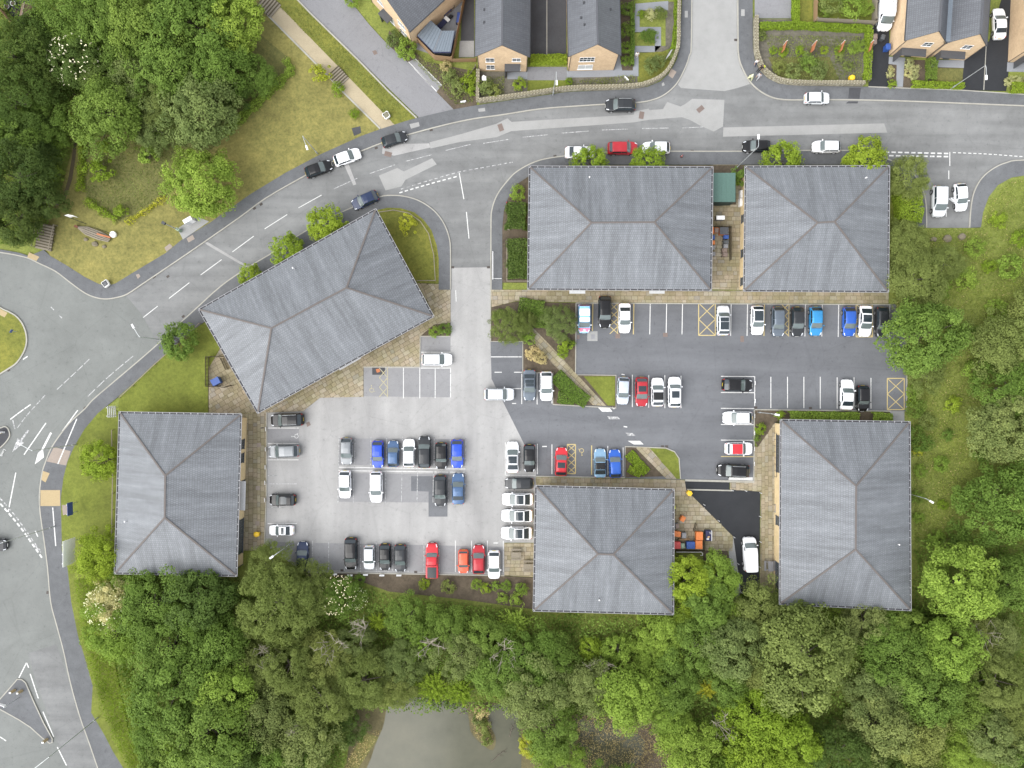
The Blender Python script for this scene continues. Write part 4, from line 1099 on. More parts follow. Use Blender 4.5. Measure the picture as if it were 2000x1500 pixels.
for o in list(b2.children):
    if o.name.startswith('window') and max(o.dimensions) < 0.4:
        for c in list(o.children): bpy.data.objects.remove(c)
        bpy.data.objects.remove(o)
# small entrance canopies on the other offices
for i, (x0, x1, y) in enumerate(((1112, 1143, 567.5), (1268, 1298, 567.5))):
    xa, ya = W(x0, y, 2.7); xb, yb = W(x1, y, 2.7)
    par = bpy.data.objects['office_building.002']; pl = par.location
    MB().box(((xa + xb) / 2 - pl.x, ya - pl.y + 0.2, 2.75), (xb - xa, 1.3, 0.08)).build('entrance_canopy', M['light_grey'], par)
par = bpy.data.objects['office_building']; pl = par.location
xc, yc = W(681, 707, 2.7)
MB().box((xc - pl.x - 0.1, yc - pl.y + 0.3, 2.75), (3.6, 1.5, 0.08), R(29.5)).build('entrance_canopy', M['light_grey'], par)
par = bpy.data.objects['office_building.005']; pl = par.location
xc, yc = W(1516, 885, 1.2)
MB().box((W(1516, 887, 0)[0] - pl.x - 0.05, W(1516, 887)[1] - pl.y, 0.6), (0.12, 7.2, 1.2)).build('ramp_wall', M['brick_cream'], par)
for k in range(8):
    MB().tube([(W(1514, 0)[0] - pl.x - 0.2, W(0, 846 + k * 12)[1] - pl.y, 0), (W(1514, 0)[0] - pl.x - 0.2, W(0, 846 + k * 12)[1] - pl.y, 1.1)], 0.025, 6).build('handrail_post', M['dark_grey'], par)
MB().tube([(W(1514, 0)[0] - pl.x - 0.2, W(0, 846)[1] - pl.y, 1.1), (W(1514, 0)[0] - pl.x - 0.2, W(0, 930)[1] - pl.y, 1.1)], 0.03, 6).build('handrail', M['dark_grey'], par)

# ---------------------------------------------------------------- gabled brick houses
def gable_house(fl, fr, depth, eave, ridge, label, wins=(), porch=None, vents=(), over=0.28, name='brick_house', ridge_px=None):
    """fl, fr: ground picture points of the gable front, left and right as seen from outside; depth back in metres."""
    A = Vector(W(*fl)); B = Vector(W(*fr)); d = (B - A).normalized(); L = (B - A).length
    back = Vector((-d.y, d.x))
    root = empty(name, ((A.x + B.x) / 2, (A.y + B.y) / 2, 0), math.atan2(d.y, d.x))
    tag(root, label, 'house', 'brick houses along the top')
    h = L / 2; D = depth
    def P(x, y, z): return Vector((x, y, z))
    front = [P(-h, 0, 0), P(h, 0, 0), P(h, 0, eave), P(0, 0, ridge), P(-h, 0, eave)]
    backw = [P(h, D, 0), P(-h, D, 0), P(-h, D, eave), P(0, D, ridge), P(h, D, eave)]
    for pts, ud in ((front, (1, 0, 0)), (backw, (-1, 0, 0))):
        link(bpy.data.objects.new('wall', uv_mesh('wall', [(pts, plane_uv(pts, pts[0], ud), 0)], [M['brick_buff']])), root)
    for a, b in (((-h, D), (-h, 0)), ((h, 0), (h, D))):
        link(bpy.data.objects.new('wall', uv_mesh('wall', [wall_face(a, b, 0, eave)], [M['brick_buff']])), root)
    sl = (ridge - eave) / h; t = 0.14
    fs = []
    for s in (-1, 1):
        e0 = P(s * (h + over), -0.12, eave - sl * over + 0.06); e1 = P(s * (h + over), D + 0.12, eave - sl * over + 0.06)
        r0 = P(0, -0.12, ridge + 0.06); r1 = P(0, D + 0.12, ridge + 0.06)
        q = [e0, r0, r1, e1] if s < 0 else [e0, e1, r1, r0]
        fs.append((q, plane_uv(q, q[0], (0, 1, 0)), 0))
        low = [p - Vector((0, 0, t)) for p in q]
        fs.append((low[::-1], [(0, 0)] * 4, 1))
        for i in range(4):
            j = (i + 1) % 4
            fs.append(([q[j], q[i], low[i], low[j]], [(0, 0)] * 4, 1))
    roof = link(bpy.data.objects.new('roof', uv_mesh('roof', fs, [M['roof_house'], M['dark_grey']])), root)
    MB().bar((0, -0.14, ridge + 0.09), (0, D + 0.14, ridge + 0.09), 0.26, 0.09).build('ridge_cap', M['ridge_slate'], roof)
    for s in (-1, 1):
        x = s * (h + over + 0.05)
        MB().bar((x, -0.1, eave - sl * over - 0.02), (x, D, eave - sl * over - 0.02), 0.11, 0.09).build('gutter', M['dark_grey'], root)
        MB().tube([(s * (h - 0.06), -0.06, 0.05), (s * (h - 0.06), -0.06, eave - 0.2)], 0.04, 6).build('downpipe', M['dark_grey'], root)
    for u, z, w, hh, cols, rows, gl in wins:
        window(root, (-h, 0), (h, 0), u * L, z, w, hh, cols, rows, glass=gl)
    for (vx, vy) in vents:
        z = ridge - sl * abs(vx) + 0.12
        MB().box((vx, vy, z), (0.3, 0.3, 0.16)).build('roof_vent', M['dark_grey'], roof)
    if porch:
        u, w = porch
        x = -h + u * L
        pr = MB().box((x, -0.55, 2.5), (w, 1.1, 0.16)).box((x - w / 2 + 0.06, -0.5, 1.2), (0.12, 1.0, 2.4)).build('porch', M['anthracite'], root)
        dr = MB().box((x + w * 0.1, -0.03, 1.05), (0.95, 0.05, 2.1)).build('door', M['anthracite'], root)
        MB().box((x + w * 0.1 + 0.36, -0.08, 1.05), (0.04, 0.05, 0.3)).build('handle', M['galvanised'], dr)
        window(root, (-h, 0), (h, 0), u * L + w * 0.32, 1.35, 0.9, 1.6, 2, 1, glass='blind_glass')
    return root
WG, BG = 'window_glass', 'blind_glass'
gable_house((935, 139), (1029, 140), 16, 5.2, 8.5, 'buff brick gabled house with dark porch, left of the double driveway', [(0.25, 3.75, 1.25, 1.25, 2, 2, WG), (0.78, 3.9, 1.25, 1.0, 2, 2, WG), (0.25, 1.45, 1.2, 1.3, 2, 2, WG)], (0.7, 2.3), [(-2.6, 6), (-2.6, 4.2), (-2.6, 7.8)])
gable_house((1109, 139), (1199, 137), 16, 5.2, 8.5, 'buff brick gabled house with one wide window per floor, right of the double driveway', [(0.36, 3.8, 2.2, 1.35, 4, 2, WG), (0.36, 1.3, 2.2, 1.45, 2, 1, BG)], None, [(-1.6, 6.5), (-2.0, 4.6), (-1.6, 3.4), (2.2, 5.8)])
gable_house((727, 4), (808, 91), 14, 5.2, 8.9, 'buff brick house turned diagonally beside the lane', [(0.80, 3.8, 1.5, 1.2, 3, 2, WG), (0.80, 1.4, 1.5, 1.3, 3, 2, WG), (0.3, 3.8, 1.2, 1.2, 2, 2, WG)], (0.45, 2.0), [(1.5, 5)])
gable_house((1736, 108), (1809.5, 113), 13, 4.9, 7.9, 'left house of the brick semi detached pair, beside the roof rack van', [(0.62, 4.0, 1.3, 1.1, 2, 2, WG)], (0.42, 3.6), [], 0.18)
gable_house((1810.5, 113), (1884, 118), 13, 4.9, 7.9, 'right house of the brick semi detached pair, beside the white saloon', [(0.62, 4.0, 1.3, 1.1, 2, 2, WG)], (0.42, 3.6), [], 0.18)
gable_house((1968, 121), (2070, 126), 13, 4.9, 8.2, 'brick house cut off by the right edge at the top', [(0.5, 4.0, 1.3, 1.1, 2, 2, WG)], (0.3, 3.0), [], 0.18)
# lead valley between the two halves of the pair
o = bpy.data.objects['brick_house.003']
MB().box((o.dimensions.x, 0, 0), (0.01, 0.01, 0.01))
hw = math.dist(W(1736, 108), W(1809.5, 113)) / 2
MB().box((hw + 0.02, 6.4, 5.0), (1.05, 12.8, 0.5)).build('valley_gutter', M['zinc_roof'], o)
MB().box((hw + 0.02, 9.2, 6.0), (1.3, 1.2, 2.4)).build('chimney', M['light_grey'], o)

# ---------------------------------------------------------------- dry stone walls
def stone_wall(pts, label, w=0.5, h=1.0):
    P = smooth_pts(px(pts), 3)
    cum = 0; n = len(P); mb = MB(); rng = random.Random(int(pts[0][0]))
    root = ribbon(MB(), P, w - 0.06, 0.0, h - 0.1).build('stone_wall', M['rubble_stone'])
    tag(root, label, 'wall')
    # coping stones laid across the top
    i = 0; s = 0.0
    for i in range(n - 1):
        a = Vector(P[i]); b = Vector(P[i + 1]); d = (b - a).normalized(); L = (b - a).length
        k = max(1, int(L / 0.42))
        for j in range(k):
            c = a + d * (L * (j + 0.5) / k)
            o = MB().box((0, 0, 0), (L / k * 0.95, w + rng.uniform(-0.02, 0.08), 0.2 + rng.uniform(-0.03, 0.05)), 0, top=0.94)
            ob = o.build('coping_stone', M['rubble_stone'], root)
            ob.location = (c.x, c.y, h - 0.02)
            ob.rotation_euler = (rng.uniform(-0.05, 0.05), rng.uniform(-0.05, 0.05), math.atan2(d.y, d.x) + rng.uniform(-0.04, 0.04))
    return root
stone_wall([(936, 200), (1017, 189), (1108, 176), (1186, 174), (1238, 171), (1262, 166), (1286, 155), (1303, 139), (1315, 115), (1322, 91), (1323, 40), (1326, -80)], 'pale dry stone wall curving round the zigzag path garden')
stone_wall([(934, 140), (933, 200)], 'short pale stone wall end beside the lane bed')
stone_wall([(1474, 36), (1474, 95), (1478, 116), (1486, 135), (1501, 150), (1521, 160), (1560, 165), (1684, 166)], 'curved pale stone wall round the rusty panel garden')

# ---------------------------------------------------------------- timber fences, board by board
def board_fence(pts, h, label, mat='timber_fence', bw=0.15, post=2.4, cat='fence', z0=0.0):
    P = px(pts)
    root = empty('timber_fence', (P[0][0], P[0][1], z0)); tag(root, label, cat)
    cache = {}
    for i in range(len(P) - 1):
        a = Vector(P[i]); b = Vector(P[i + 1]); d = (b - a).normalized(); L = (b - a).length; ang = math.atan2(d.y, d.x)
        k = max(1, int(L / bw)); w = L / k
        me = MB().box((0, 0, h / 2 + 0.03), (w * 0.96, 0.022, h - 0.06)).mesh('board', [M[mat]])
        for j in range(k):
            o = bpy.data.objects.new('board', me); c = a + d * (w * (j + 0.5)) - Vector(P[0]); o.location = (c.x, c.y, 0.008 * (j % 3)); o.rotation_euler = (0, 0, ang)
            link(o, root)
        q = max(1, int(L / post)); mp = MB().box((0, 0, (h + 0.06) / 2), (0.1, 0.1, h + 0.06)).mesh('post', [M[mat]])
        for j in range(q + 1):
            o = bpy.data.objects.new('post', mp); c = a + d * (L * j / q) - Vector(P[0]); n = Vector((-d.y, d.x)) * 0.075; o.location = (c.x + n.x, c.y + n.y, 0); o.rotation_euler = (0, 0, ang); link(o, root)
        for z in (0.35, h - 0.3):
            aa = a - Vector(P[0]) + Vector((-d.y, d.x)) * 0.045; bb = b - Vector(P[0]) + Vector((-d.y, d.x)) * 0.045
            MB().bar((aa.x, aa.y, z), (bb.x, bb.y, z), 0.05, 0.08).build('rail', M[mat], root)
    return root
board_fence([(813, 80), (850, 118), (884, 122), (917, -40)], 1.8, 'tall brown board fence round the diagonal house patio')
board_fence([(884, 122), (930, 121)], 1.2, 'low tan brick coloured boundary between fence and gabled house')
board_fence([(899, 178), (930, 134)], 1.2, 'short weathered fence running down beside the lane bed', 'timber_weathered')
board_fence([(1588, 46), (1704, 52)], 1.7, 'grey weathered fence across the back of the rusty panel garden', 'timber_weathered')
board_fence([(1704, -80), (1702, 46)], 1.7, 'weathered fence between back garden and van drive', 'timber_weathered')
board_fence([(1697, 60), (1694, 160)], 1.0, 'low grey fence between rusty panel garden and van drive', 'timber_weathered')
board_fence([(1590, -80), (1588, 46)], 1.5, 'brown fence beside the narrow back lawn', 'timber_fence')
board_fence([(8, 22), (36, 55)], 1.8, 'yellowish board fence at the top left corner yard', 'timber_fence')
board_fence([(1236, -60), (1235, 30)], 1.2, 'brown fence beside the shrub border of the gabled house', 'timber_brown')
# slatted bin store screens
def slat_screen(pts, h, label):
    P = px(pts); root = empty('bin_screen', (P[0][0], P[0][1], 0)); tag(root, label, 'fence')
    for i in range(len(P) - 1):
        a = Vector(P[i]) - Vector(P[0]); b = Vector(P[i + 1]) - Vector(P[0]); d = (b - a).normalized(); L = (b - a).length; ang = math.atan2(d.y, d.x)
        k = max(2, int(L / 0.2)); me = MB().box((0, 0, h / 2), (0.1, 0.03, h)).mesh('slat', [M['timber_dark']])
        for j in range(k):
            o = bpy.data.objects.new('slat', me); c = a + d * (L * (j + 0.5) / k); o.location = (c.x, c.y, 0.08); o.rotation_euler = (0, 0, ang); link(o, root)
        for z in (0.3, h - 0.15): MB().bar((a.x, a.y, z), (b.x, b.y, z), 0.06, 0.09).build('rail', M['timber_dark'], root)
    return root
slat_screen([(443, 697), (409, 697), (409, 755), (432, 755)], 1.5, 'dark slatted timber screen round the single blue bin')
slat_screen([(439, 757), (458, 752)], 1.4, 'open slatted gate of the single blue bin screen')
slat_screen([(437, 700), (447, 722)], 1.4, 'second slatted leaf close to the tilted office wall')
slat_screen([(1392, 444), (1424, 445), (1424, 510)], 1.2, 'dark slatted screen behind the bins between the top offices')
slat_screen([(1310, 1073), (1373, 1074), (1373, 1040)], 1.2, 'dark slatted screen behind the orange and blue bins')
slat_screen([(1353, 1036), (1357, 1020)], 1.2, 'narrow slatted gate standing open in the bin yard')

# knee rails on the lawns
def knee_rail(pts, label, sp=2.4, mat='timber_weathered'):
    P = px(pts); root = empty('knee_rail', (P[0][0], P[0][1], 0.1)); tag(root, label, 'fence')
    me = MB().box((0, 0, 0.22), (0.1, 0.1, 0.46)).mesh('post', [M[mat]])
    for i in range(len(P) - 1):
        a = Vector(P[i]) - Vector(P[0]); b = Vector(P[i + 1]) - Vector(P[0]); L = (b - a).length; k = max(1, int(L / sp))
        for j in range(k + (i == len(P) - 2)):
            c = a + (b - a) * (j / k); o = bpy.data.objects.new('post', me); o.location = (c.x, c.y, 0); link(o, root)
        MB().bar((a.x, a.y, 0.47), (b.x, b.y, 0.47), 0.11, 0.08).build('rail', M[mat], root)
knee_rail([(392, 632), (345, 676), (305, 712), (262, 753), (236, 777)], 'low timber knee rail along the lawn below the round tree')
knee_rail([(222, 840), (224, 930), (222, 1060)], 'low timber knee rail behind the left office on the sign verge')
knee_rail([(815, 549), (851, 549), (848, 500), (838, 458), (822, 434), (800, 418), (770, 412), (742, 416)], 'low rail round the curved corner lawn of the tilted office', 2.2)
knee_rail([(1037, 550), (990, 550), (990, 470)], 'pale low rail round the dark bed by the entrance', 2.2)
# ================================================================== VEHICLES
def car_paint(name, c, metal=0.0, rough=0.32):
    m, t, p, out = nodes('paint_' + name)
    v = coords(t)
    f = noise(t, v, 2.2, 3.0)
    r = ramp(t, f, [(0.3, [x * 0.93 for x in c]), (0.7, [min(1, x * 1.05) for x in c])])
    t.links.new(r.outputs[0], p.inputs['Base Color'])
    p.inputs['Metallic'].default_value = metal
    p.inputs['Roughness'].default_value = rough
    p.inputs['Coat Weight'].default_value = 0.35
    p.inputs['Coat Roughness'].default_value = 0.04
    p.inputs['Specular IOR Level'].default_value = 0.22
    return m
PAINT = {k: car_paint('car_' + k, *v) for k, v in dict(
    white=((0.74, 0.75, 0.77),), silver=((0.56, 0.58, 0.60), 0.15), grey=((0.17, 0.18, 0.19), 0.2), slate=((0.10, 0.12, 0.145), 0.3),
    charcoal=((0.022, 0.024, 0.027), 0.1), black=((0.005, 0.005, 0.006),), navy=((0.014, 0.024, 0.06), 0.15), red=((0.42, 0.022, 0.03),),
    darkred=((0.30, 0.018, 0.026),), orange=((0.60, 0.085, 0.04),), blue=((0.022, 0.085, 0.36), 0.1), royal=((0.015, 0.055, 0.40),), cyan=((0.03, 0.20, 0.42), 0.2),
    sky=((0.18, 0.30, 0.42), 0.3), steel=((0.055, 0.10, 0.19), 0.25), pink=((0.62, 0.16, 0.26),), ltblue=((0.20, 0.42, 0.66),), soft_top=((0.012, 0.012, 0.013), 0.0, 0.9), ice=((0.42, 0.47, 0.55), 0.3)).items()}
plain('tyre', (0.012, 0.012, 0.013), 0.9)
plain('alloy', (0.42, 0.43, 0.44), 0.35, 0.7)
plain('car_trim', (0.014, 0.014, 0.016), 0.6)
plain('lamp_clear', (0.55, 0.57, 0.60), 0.15)
plain('lamp_red', (0.40, 0.012, 0.012), 0.25)
plain('plate_white', (0.62, 0.62, 0.60), 0.5)
plain('plate_yellow', (0.62, 0.45, 0.03), 0.5)

# side profile (share of the length from the nose, height), belt height, roof start/end etc. for each body style
STY = {
    #        L     W     prof: list of (t, z)  t=0 nose .. 1 tail;   cowl, rooff, roofr, tailg (t of base of screen, front of roof, rear of roof, bottom of rear glass)
    'hatch':  dict(L=4.15, W=1.79, z=[(0, .55), (.02, .70), (.10, .80), (.27, .95), (.45, 1.42), (.60, 1.48), (.82, 1.43), (.96, 1.00), (.985, .80), (1, .55)], k=(.27, .44, .83, .955), belt=.93),
    'mini':   dict(L=3.75, W=1.70, z=[(0, .55), (.02, .72), (.10, .84), (.29, .97), (.42, 1.38), (.60, 1.44), (.86, 1.40), (.965, 1.02), (.985, .80), (1, .55)], k=(.29, .42, .87, .96), belt=.94),
    'saloon': dict(L=4.60, W=1.84, z=[(0, .55), (.02, .68), (.10, .78), (.28, .93), (.45, 1.38), (.56, 1.43), (.70, 1.38), (.86, 1.02), (.97, .98), (.99, .80), (1, .55)], k=(.28, .44, .70, .85), belt=.92),
    'fast':   dict(L=4.68, W=1.88, z=[(0, .50), (.02, .64), (.10, .76), (.26, .92), (.44, 1.36), (.55, 1.44), (.70, 1.36), (.90, 1.04), (.975, 1.00), (.99, .80), (1, .55)], k=(.26, .44, .72, .90), belt=.92),
    'coupe':  dict(L=4.35, W=1.80, z=[(0, .50), (.02, .64), (.10, .76), (.30, .90), (.46, 1.30), (.56, 1.34), (.70, 1.28), (.88, .98), (.97, .94), (.99, .78), (1, .5)], k=(.30, .46, .70, .87), belt=.89),
    'suv':    dict(L=4.50, W=1.87, z=[(0, .62), (.015, .86), (.08, .98), (.26, 1.10), (.40, 1.58), (.56, 1.66), (.84, 1.60), (.965, 1.16), (.985, .95), (1, .62)], k=(.26, .40, .85, .96), belt=1.07),
    'bigsuv': dict(L=4.80, W=1.94, z=[(0, .64), (.015, .90), (.08, 1.02), (.26, 1.13), (.40, 1.62), (.56, 1.70), (.84, 1.64), (.965, 1.20), (.985, .98), (1, .64)], k=(.26, .40, .85, .96), belt=1.10),
    'estate': dict(L=4.65, W=1.84, z=[(0, .55), (.02, .70), (.10, .82), (.26, .96), (.42, 1.42), (.56, 1.48), (.88, 1.43), (.97, 1.02), (.985, .80), (1, .55)], k=(.26, .42, .89, .965), belt=.94),
    'mpv':    dict(L=4.35, W=1.82, z=[(0, .60), (.02, .82), (.09, .94), (.20, 1.08), (.38, 1.62), (.55, 1.70), (.90, 1.66), (.975, 1.15), (.988, .90), (1, .60)], k=(.20, .38, .91, .97), belt=1.04),
    'van':    dict(L=5.05, W=1.97, z=[(0, .62), (.015, .90), (.07, 1.06), (.16, 1.20), (.31, 1.86), (.45, 1.97), (.94, 1.94), (.99, 1.86), (.995, 1.0), (1, .62)], k=(.16, .30, .97, .99), belt=1.14),
    'bigvan': dict(L=5.60, W=2.02, z=[(0, .66), (.015, .98), (.06, 1.14), (.14, 1.30), (.28, 2.25), (.40, 2.45), (.95, 2.42), (.99, 2.34), (.995, 1.0), (1, .66)], k=(.14, .28, .97, .99), belt=1.22),
    'pickup': dict(L=5.30, W=1.88, z=[(0, .66), (.015, .92), (.08, 1.04), (.27, 1.14), (.38, 1.68), (.48, 1.76), (.58, 1.72), (.635, 1.16), (.64, 1.10), (.985, 1.10), (1, .66)], k=(.27, .38, .58, .632), belt=1.10),
}
def interp(tab, t):
    for i in range(len(tab) - 1):
        if tab[i][0] <= t <= tab[i + 1][0]:
            a, b = tab[i], tab[i + 1]
            s = (t - a[0]) / max(1e-9, b[0] - a[0])
            # soften corners a little
            return a[1] + (b[1] - a[1]) * s
    return tab[-1][1] if t > 0.5 else tab[0][1]
WHEEL_R = 0.33
class Shape:
    def __init__(s, style):
        d = STY[style]; s.d = d; s.L = d['L']; s.W = d['W']; s.k = d['k']; s.style = style
        s.wx = (s.L / 2 - 0.19 * s.L, -s.L / 2 + (0.2 if style != 'pickup' else 0.22) * s.L)
        s.wr = WHEEL_R * (1.08 if 'suv' in style or 'van' in style or style == 'pickup' else 1.0)
    def x(s, t): return s.L / 2 - t * s.L
    def half(s, t):
        """Half width in plan: rounded nose and tail."""
        w = s.W / 2
        n = 0.22 if 'van' not in s.style else 0.12
        if t < n: w *= 0.60 + 0.40 * math.sqrt(max(0, 1 - ((n - t) / n) ** 2.2))
        m = 0.17 if s.style not in ('van', 'bigvan', 'mpv', 'pickup') else 0.06
        if t > 1 - m: w *= 0.70 + 0.30 * math.sqrt(max(0, 1 - ((t - 1 + m) / m) ** 2.2))
        return w
    def section(s, t):
        """Half cross-section, from the sill up to the middle of the top."""
        w = s.half(t); zt = interp(s.d['z'], t); cowl, rf, rr, tg = s.k
        zb = min(s.d['belt'] + 0.03 * (t - 0.4), zt - 0.03)
        X = s.x(t); zl = 0.20
        for wx in s.wx:
            r = s.wr + 0.06
            if abs(X - wx) < r: zl = max(zl, s.wr + math.sqrt(r * r - (X - wx) ** 2) * 0.98)
        # how much of a cabin stands here
        if cowl < t < rf: c = (t - cowl) / (rf - cowl)
        elif rf <= t <= rr: c = 1.0
        elif rr < t < tg: c = 1 - (t - rr) / (tg - rr)
        else: c = 0.0
        side = 0.80 if 'van' not in s.style else 0.90
        if s.style == 'mpv': side = 0.85
        if s.style in ('suv', 'bigsuv'): side = 0.79
        wr = w * (0.90 * (1 - c) + side * c)
        if c <= 0:
            ze = zt - 0.05; wr = w * 0.80; zt2 = zt
        else: ze = zt - 0.07 * c - 0.05 * (1 - c); zt2 = zt
        ze = max(ze, zb + 0.01)
        zm = 0.5 * (zl + zb)
        return [(w * 0.93, min(zl, zb - 0.10)), (w * 0.995, min(zm, zb - 0.07)), (w * 0.985, zb - 0.05), (w * 0.945, zb), (wr, ze), (wr * 0.86, zt2 - 0.022), (wr * 0.45, zt2 - 0.004), (0, zt2)]
    def pt(s, t, q, off=0.0):
        """Point on the skin: q is a position along the half section (0..7), negative = right-hand side."""
        sg = -1 if q < 0 else 1; q = abs(q)
        sec = s.section(t); i = min(int(q), 6); f = q - i
        y = sec[i][0] + (sec[i + 1][0] - sec[i][0]) * f; z = sec[i][1] + (sec[i + 1][1] - sec[i][1]) * f
        dy = sec[i + 1][0] - sec[i][0]; dz = sec[i + 1][1] - sec[i][1]; l = math.hypot(dy, dz) or 1
        e = 0.012
        z2 = interp(s.d['z'], min(1, t + e)); z1 = interp(s.d['z'], max(0, t - e))
        sx = (z2 - z1) / (2 * e * s.L) if q >= 4 else 0.0      # rises towards the tail
        n = Vector((sx * 0.9, dz / l, -dy / l)).normalized()
        return Vector((s.x(t) + n.x * off, sg * (y + n.y * off), z + n.z * off))
SHAPES = {k: Shape(k) for k in STY}
MESH = {}
def body_mesh(style):
    s = SHAPES[style]
    ts = sorted(set([0, .004, .012, .025, .05, .08, .11, .14, .17, .2, .23] + [i / 40 for i in range(10, 40)] + [.965, .98, .99, .996, 1.0] + list(s.k) + [x[0] for x in s.d['z']] + [0.5 - (wx + dx) / s.L for wx in s.wx for dx in (-.40, -.33, -.22, -.1, .1, .22, .33, .40)]))
    ts = [t for t in ts if 0 <= t <= 1]
    tt = [ts[0]]
    for t in ts[1:]:
        if t - tt[-1] > 0.003: tt.append(t)
    V = []; F = []; m = 15
    for t in tt:
        sec = s.section(t); X = s.x(t)
        row = [(X, y, z) for y, z in sec] + [(X, -y, z) for y, z in sec[-2::-1]]
        V += row
    n = len(tt)
    for i in range(n - 1):
        for j in range(m - 1):
            a = i * m + j
            F.append([a, a + 1, a + m + 1, a + m])
        F.append([i * m + m - 1, i * m, (i + 1) * m, (i + 1) * m + m - 1])
    F.append(list(range(m - 1, -1, -1))); F.append([(n - 1) * m + j for j in range(m)])
    me = mesh_np('body', np.array(V), F, [M['car_trim']], True)
    return me
def patch(style, name, t0, t1, q0, q1, nt=6, nq=8, off=0.008, mat='car_glass', both=False, t0b=None, t1b=None):
    """A panel lying on the skin between two stations and two section positions; t limits may change along q."""
    s = SHAPES[style]; V = []; F = []
    for i in range(nt + 1):
        for j in range(nq + 1):
            v = j / nq; q = q0 + (q1 - q0) * v
            a = t0 + ((t0b if t0b is not None else t0) - t0) * v; b = t1 + ((t1b if t1b is not None else t1) - t1) * v
            V.append(s.pt(a + (b - a) * i / nt, q, off))
    for i in range(nt):
        for j in range(nq):
            a = i * (nq + 1) + j; F.append([a, a + 1, a + nq + 2, a + nq + 1])
    return mesh_np(name, np.array([tuple(v) for v in V]), F, [M[mat]], True)
def screen_mesh(style, name, t0, t1, qe, mat, off=0.008, bow=0.0):
    """A screen right across the car between two stations, bowed in plan."""
    s = SHAPES[style]; V = []; F = []; nt, nq = 5, 12
    for i in range(nt + 1):
        for j in range(nq + 1):
            u = -1 + 2 * j / nq                                   # -1 right .. 1 left
            q = 7 - abs(u) * (7 - qe)
            t = t0 + (t1 - t0) * i / nt + bow * (1 - u * u) * (1 if True else 0)
            V.append(s.pt(t, q if u >= 0 else -q, off))
    for i in range(nt):
        for j in range(nq):
            a = i * (nq + 1) + j; F.append([a, a + 1, a + nq + 2, a + nq + 1])
    return mesh_np(name, np.array([tuple(v) for v in V]), F, [M[mat]], True)
def get(key, fn):
    if key not in MESH: MESH[key] = fn()
    return MESH[key]
def part(name, me, parent, paint=None, loc=None, rot=None):
    o = bpy.data.objects.new(name, me); link(o, parent)
    if paint is not None:
        o.material_slots[0].link = 'OBJECT'; o.material_slots[0].material = paint
    if loc is not None: o.location = loc
    if rot is not None: o.rotation_euler = rot
    return o
def wheel_meshes(r):
    ty = MB(); n = 20
    prof = [(r * 0.64, -0.10), (r * 0.94, -0.11), (r, -0.07), (r, 0.07), (r * 0.94, 0.11), (r * 0.64, 0.10)]
    V = []; F = []
    for i in range(n):
        a = 2 * math.pi * i / n
        V += [(p * math.cos(a), y, p * math.sin(a)) for p, y in prof]
    m = len(prof)
    for i in range(n):
        for j in range(m):
            F.append([i * m + j, i * m + (j + 1) % m, ((i + 1) % n) * m + (j + 1) % m, ((i + 1) % n) * m + j])
    tyre = mesh_np('wheel', np.array(V), F, [M['tyre']], True)
    rm = MB()
    for k in range(5):
        a = 2 * math.pi * k / 5
        rm.bar((0.03 * math.cos(a), 0.085, 0.03 * math.sin(a)), (r * 0.62 * math.cos(a), 0.085, r * 0.62 * math.sin(a)), 0.07, 0.025)
    rm.tube([(0, 0.06, 0), (0, 0.10, 0)], 0.06, 8)
    ring = [(r * 0.66 * math.cos(2 * math.pi * k / 14), 0.09, r * 0.66 * math.sin(2 * math.pi * k / 14)) for k in range(15)]
    rm.tube(ring, 0.022, 5, cap=False)
    rm.tube([(0, -0.02, 0), (0, 0.0, 0)], r * 0.64, 14, mi=1)
    rim = rm.mesh('rim', [M['alloy'], M['car_trim']])
    return tyre, rim
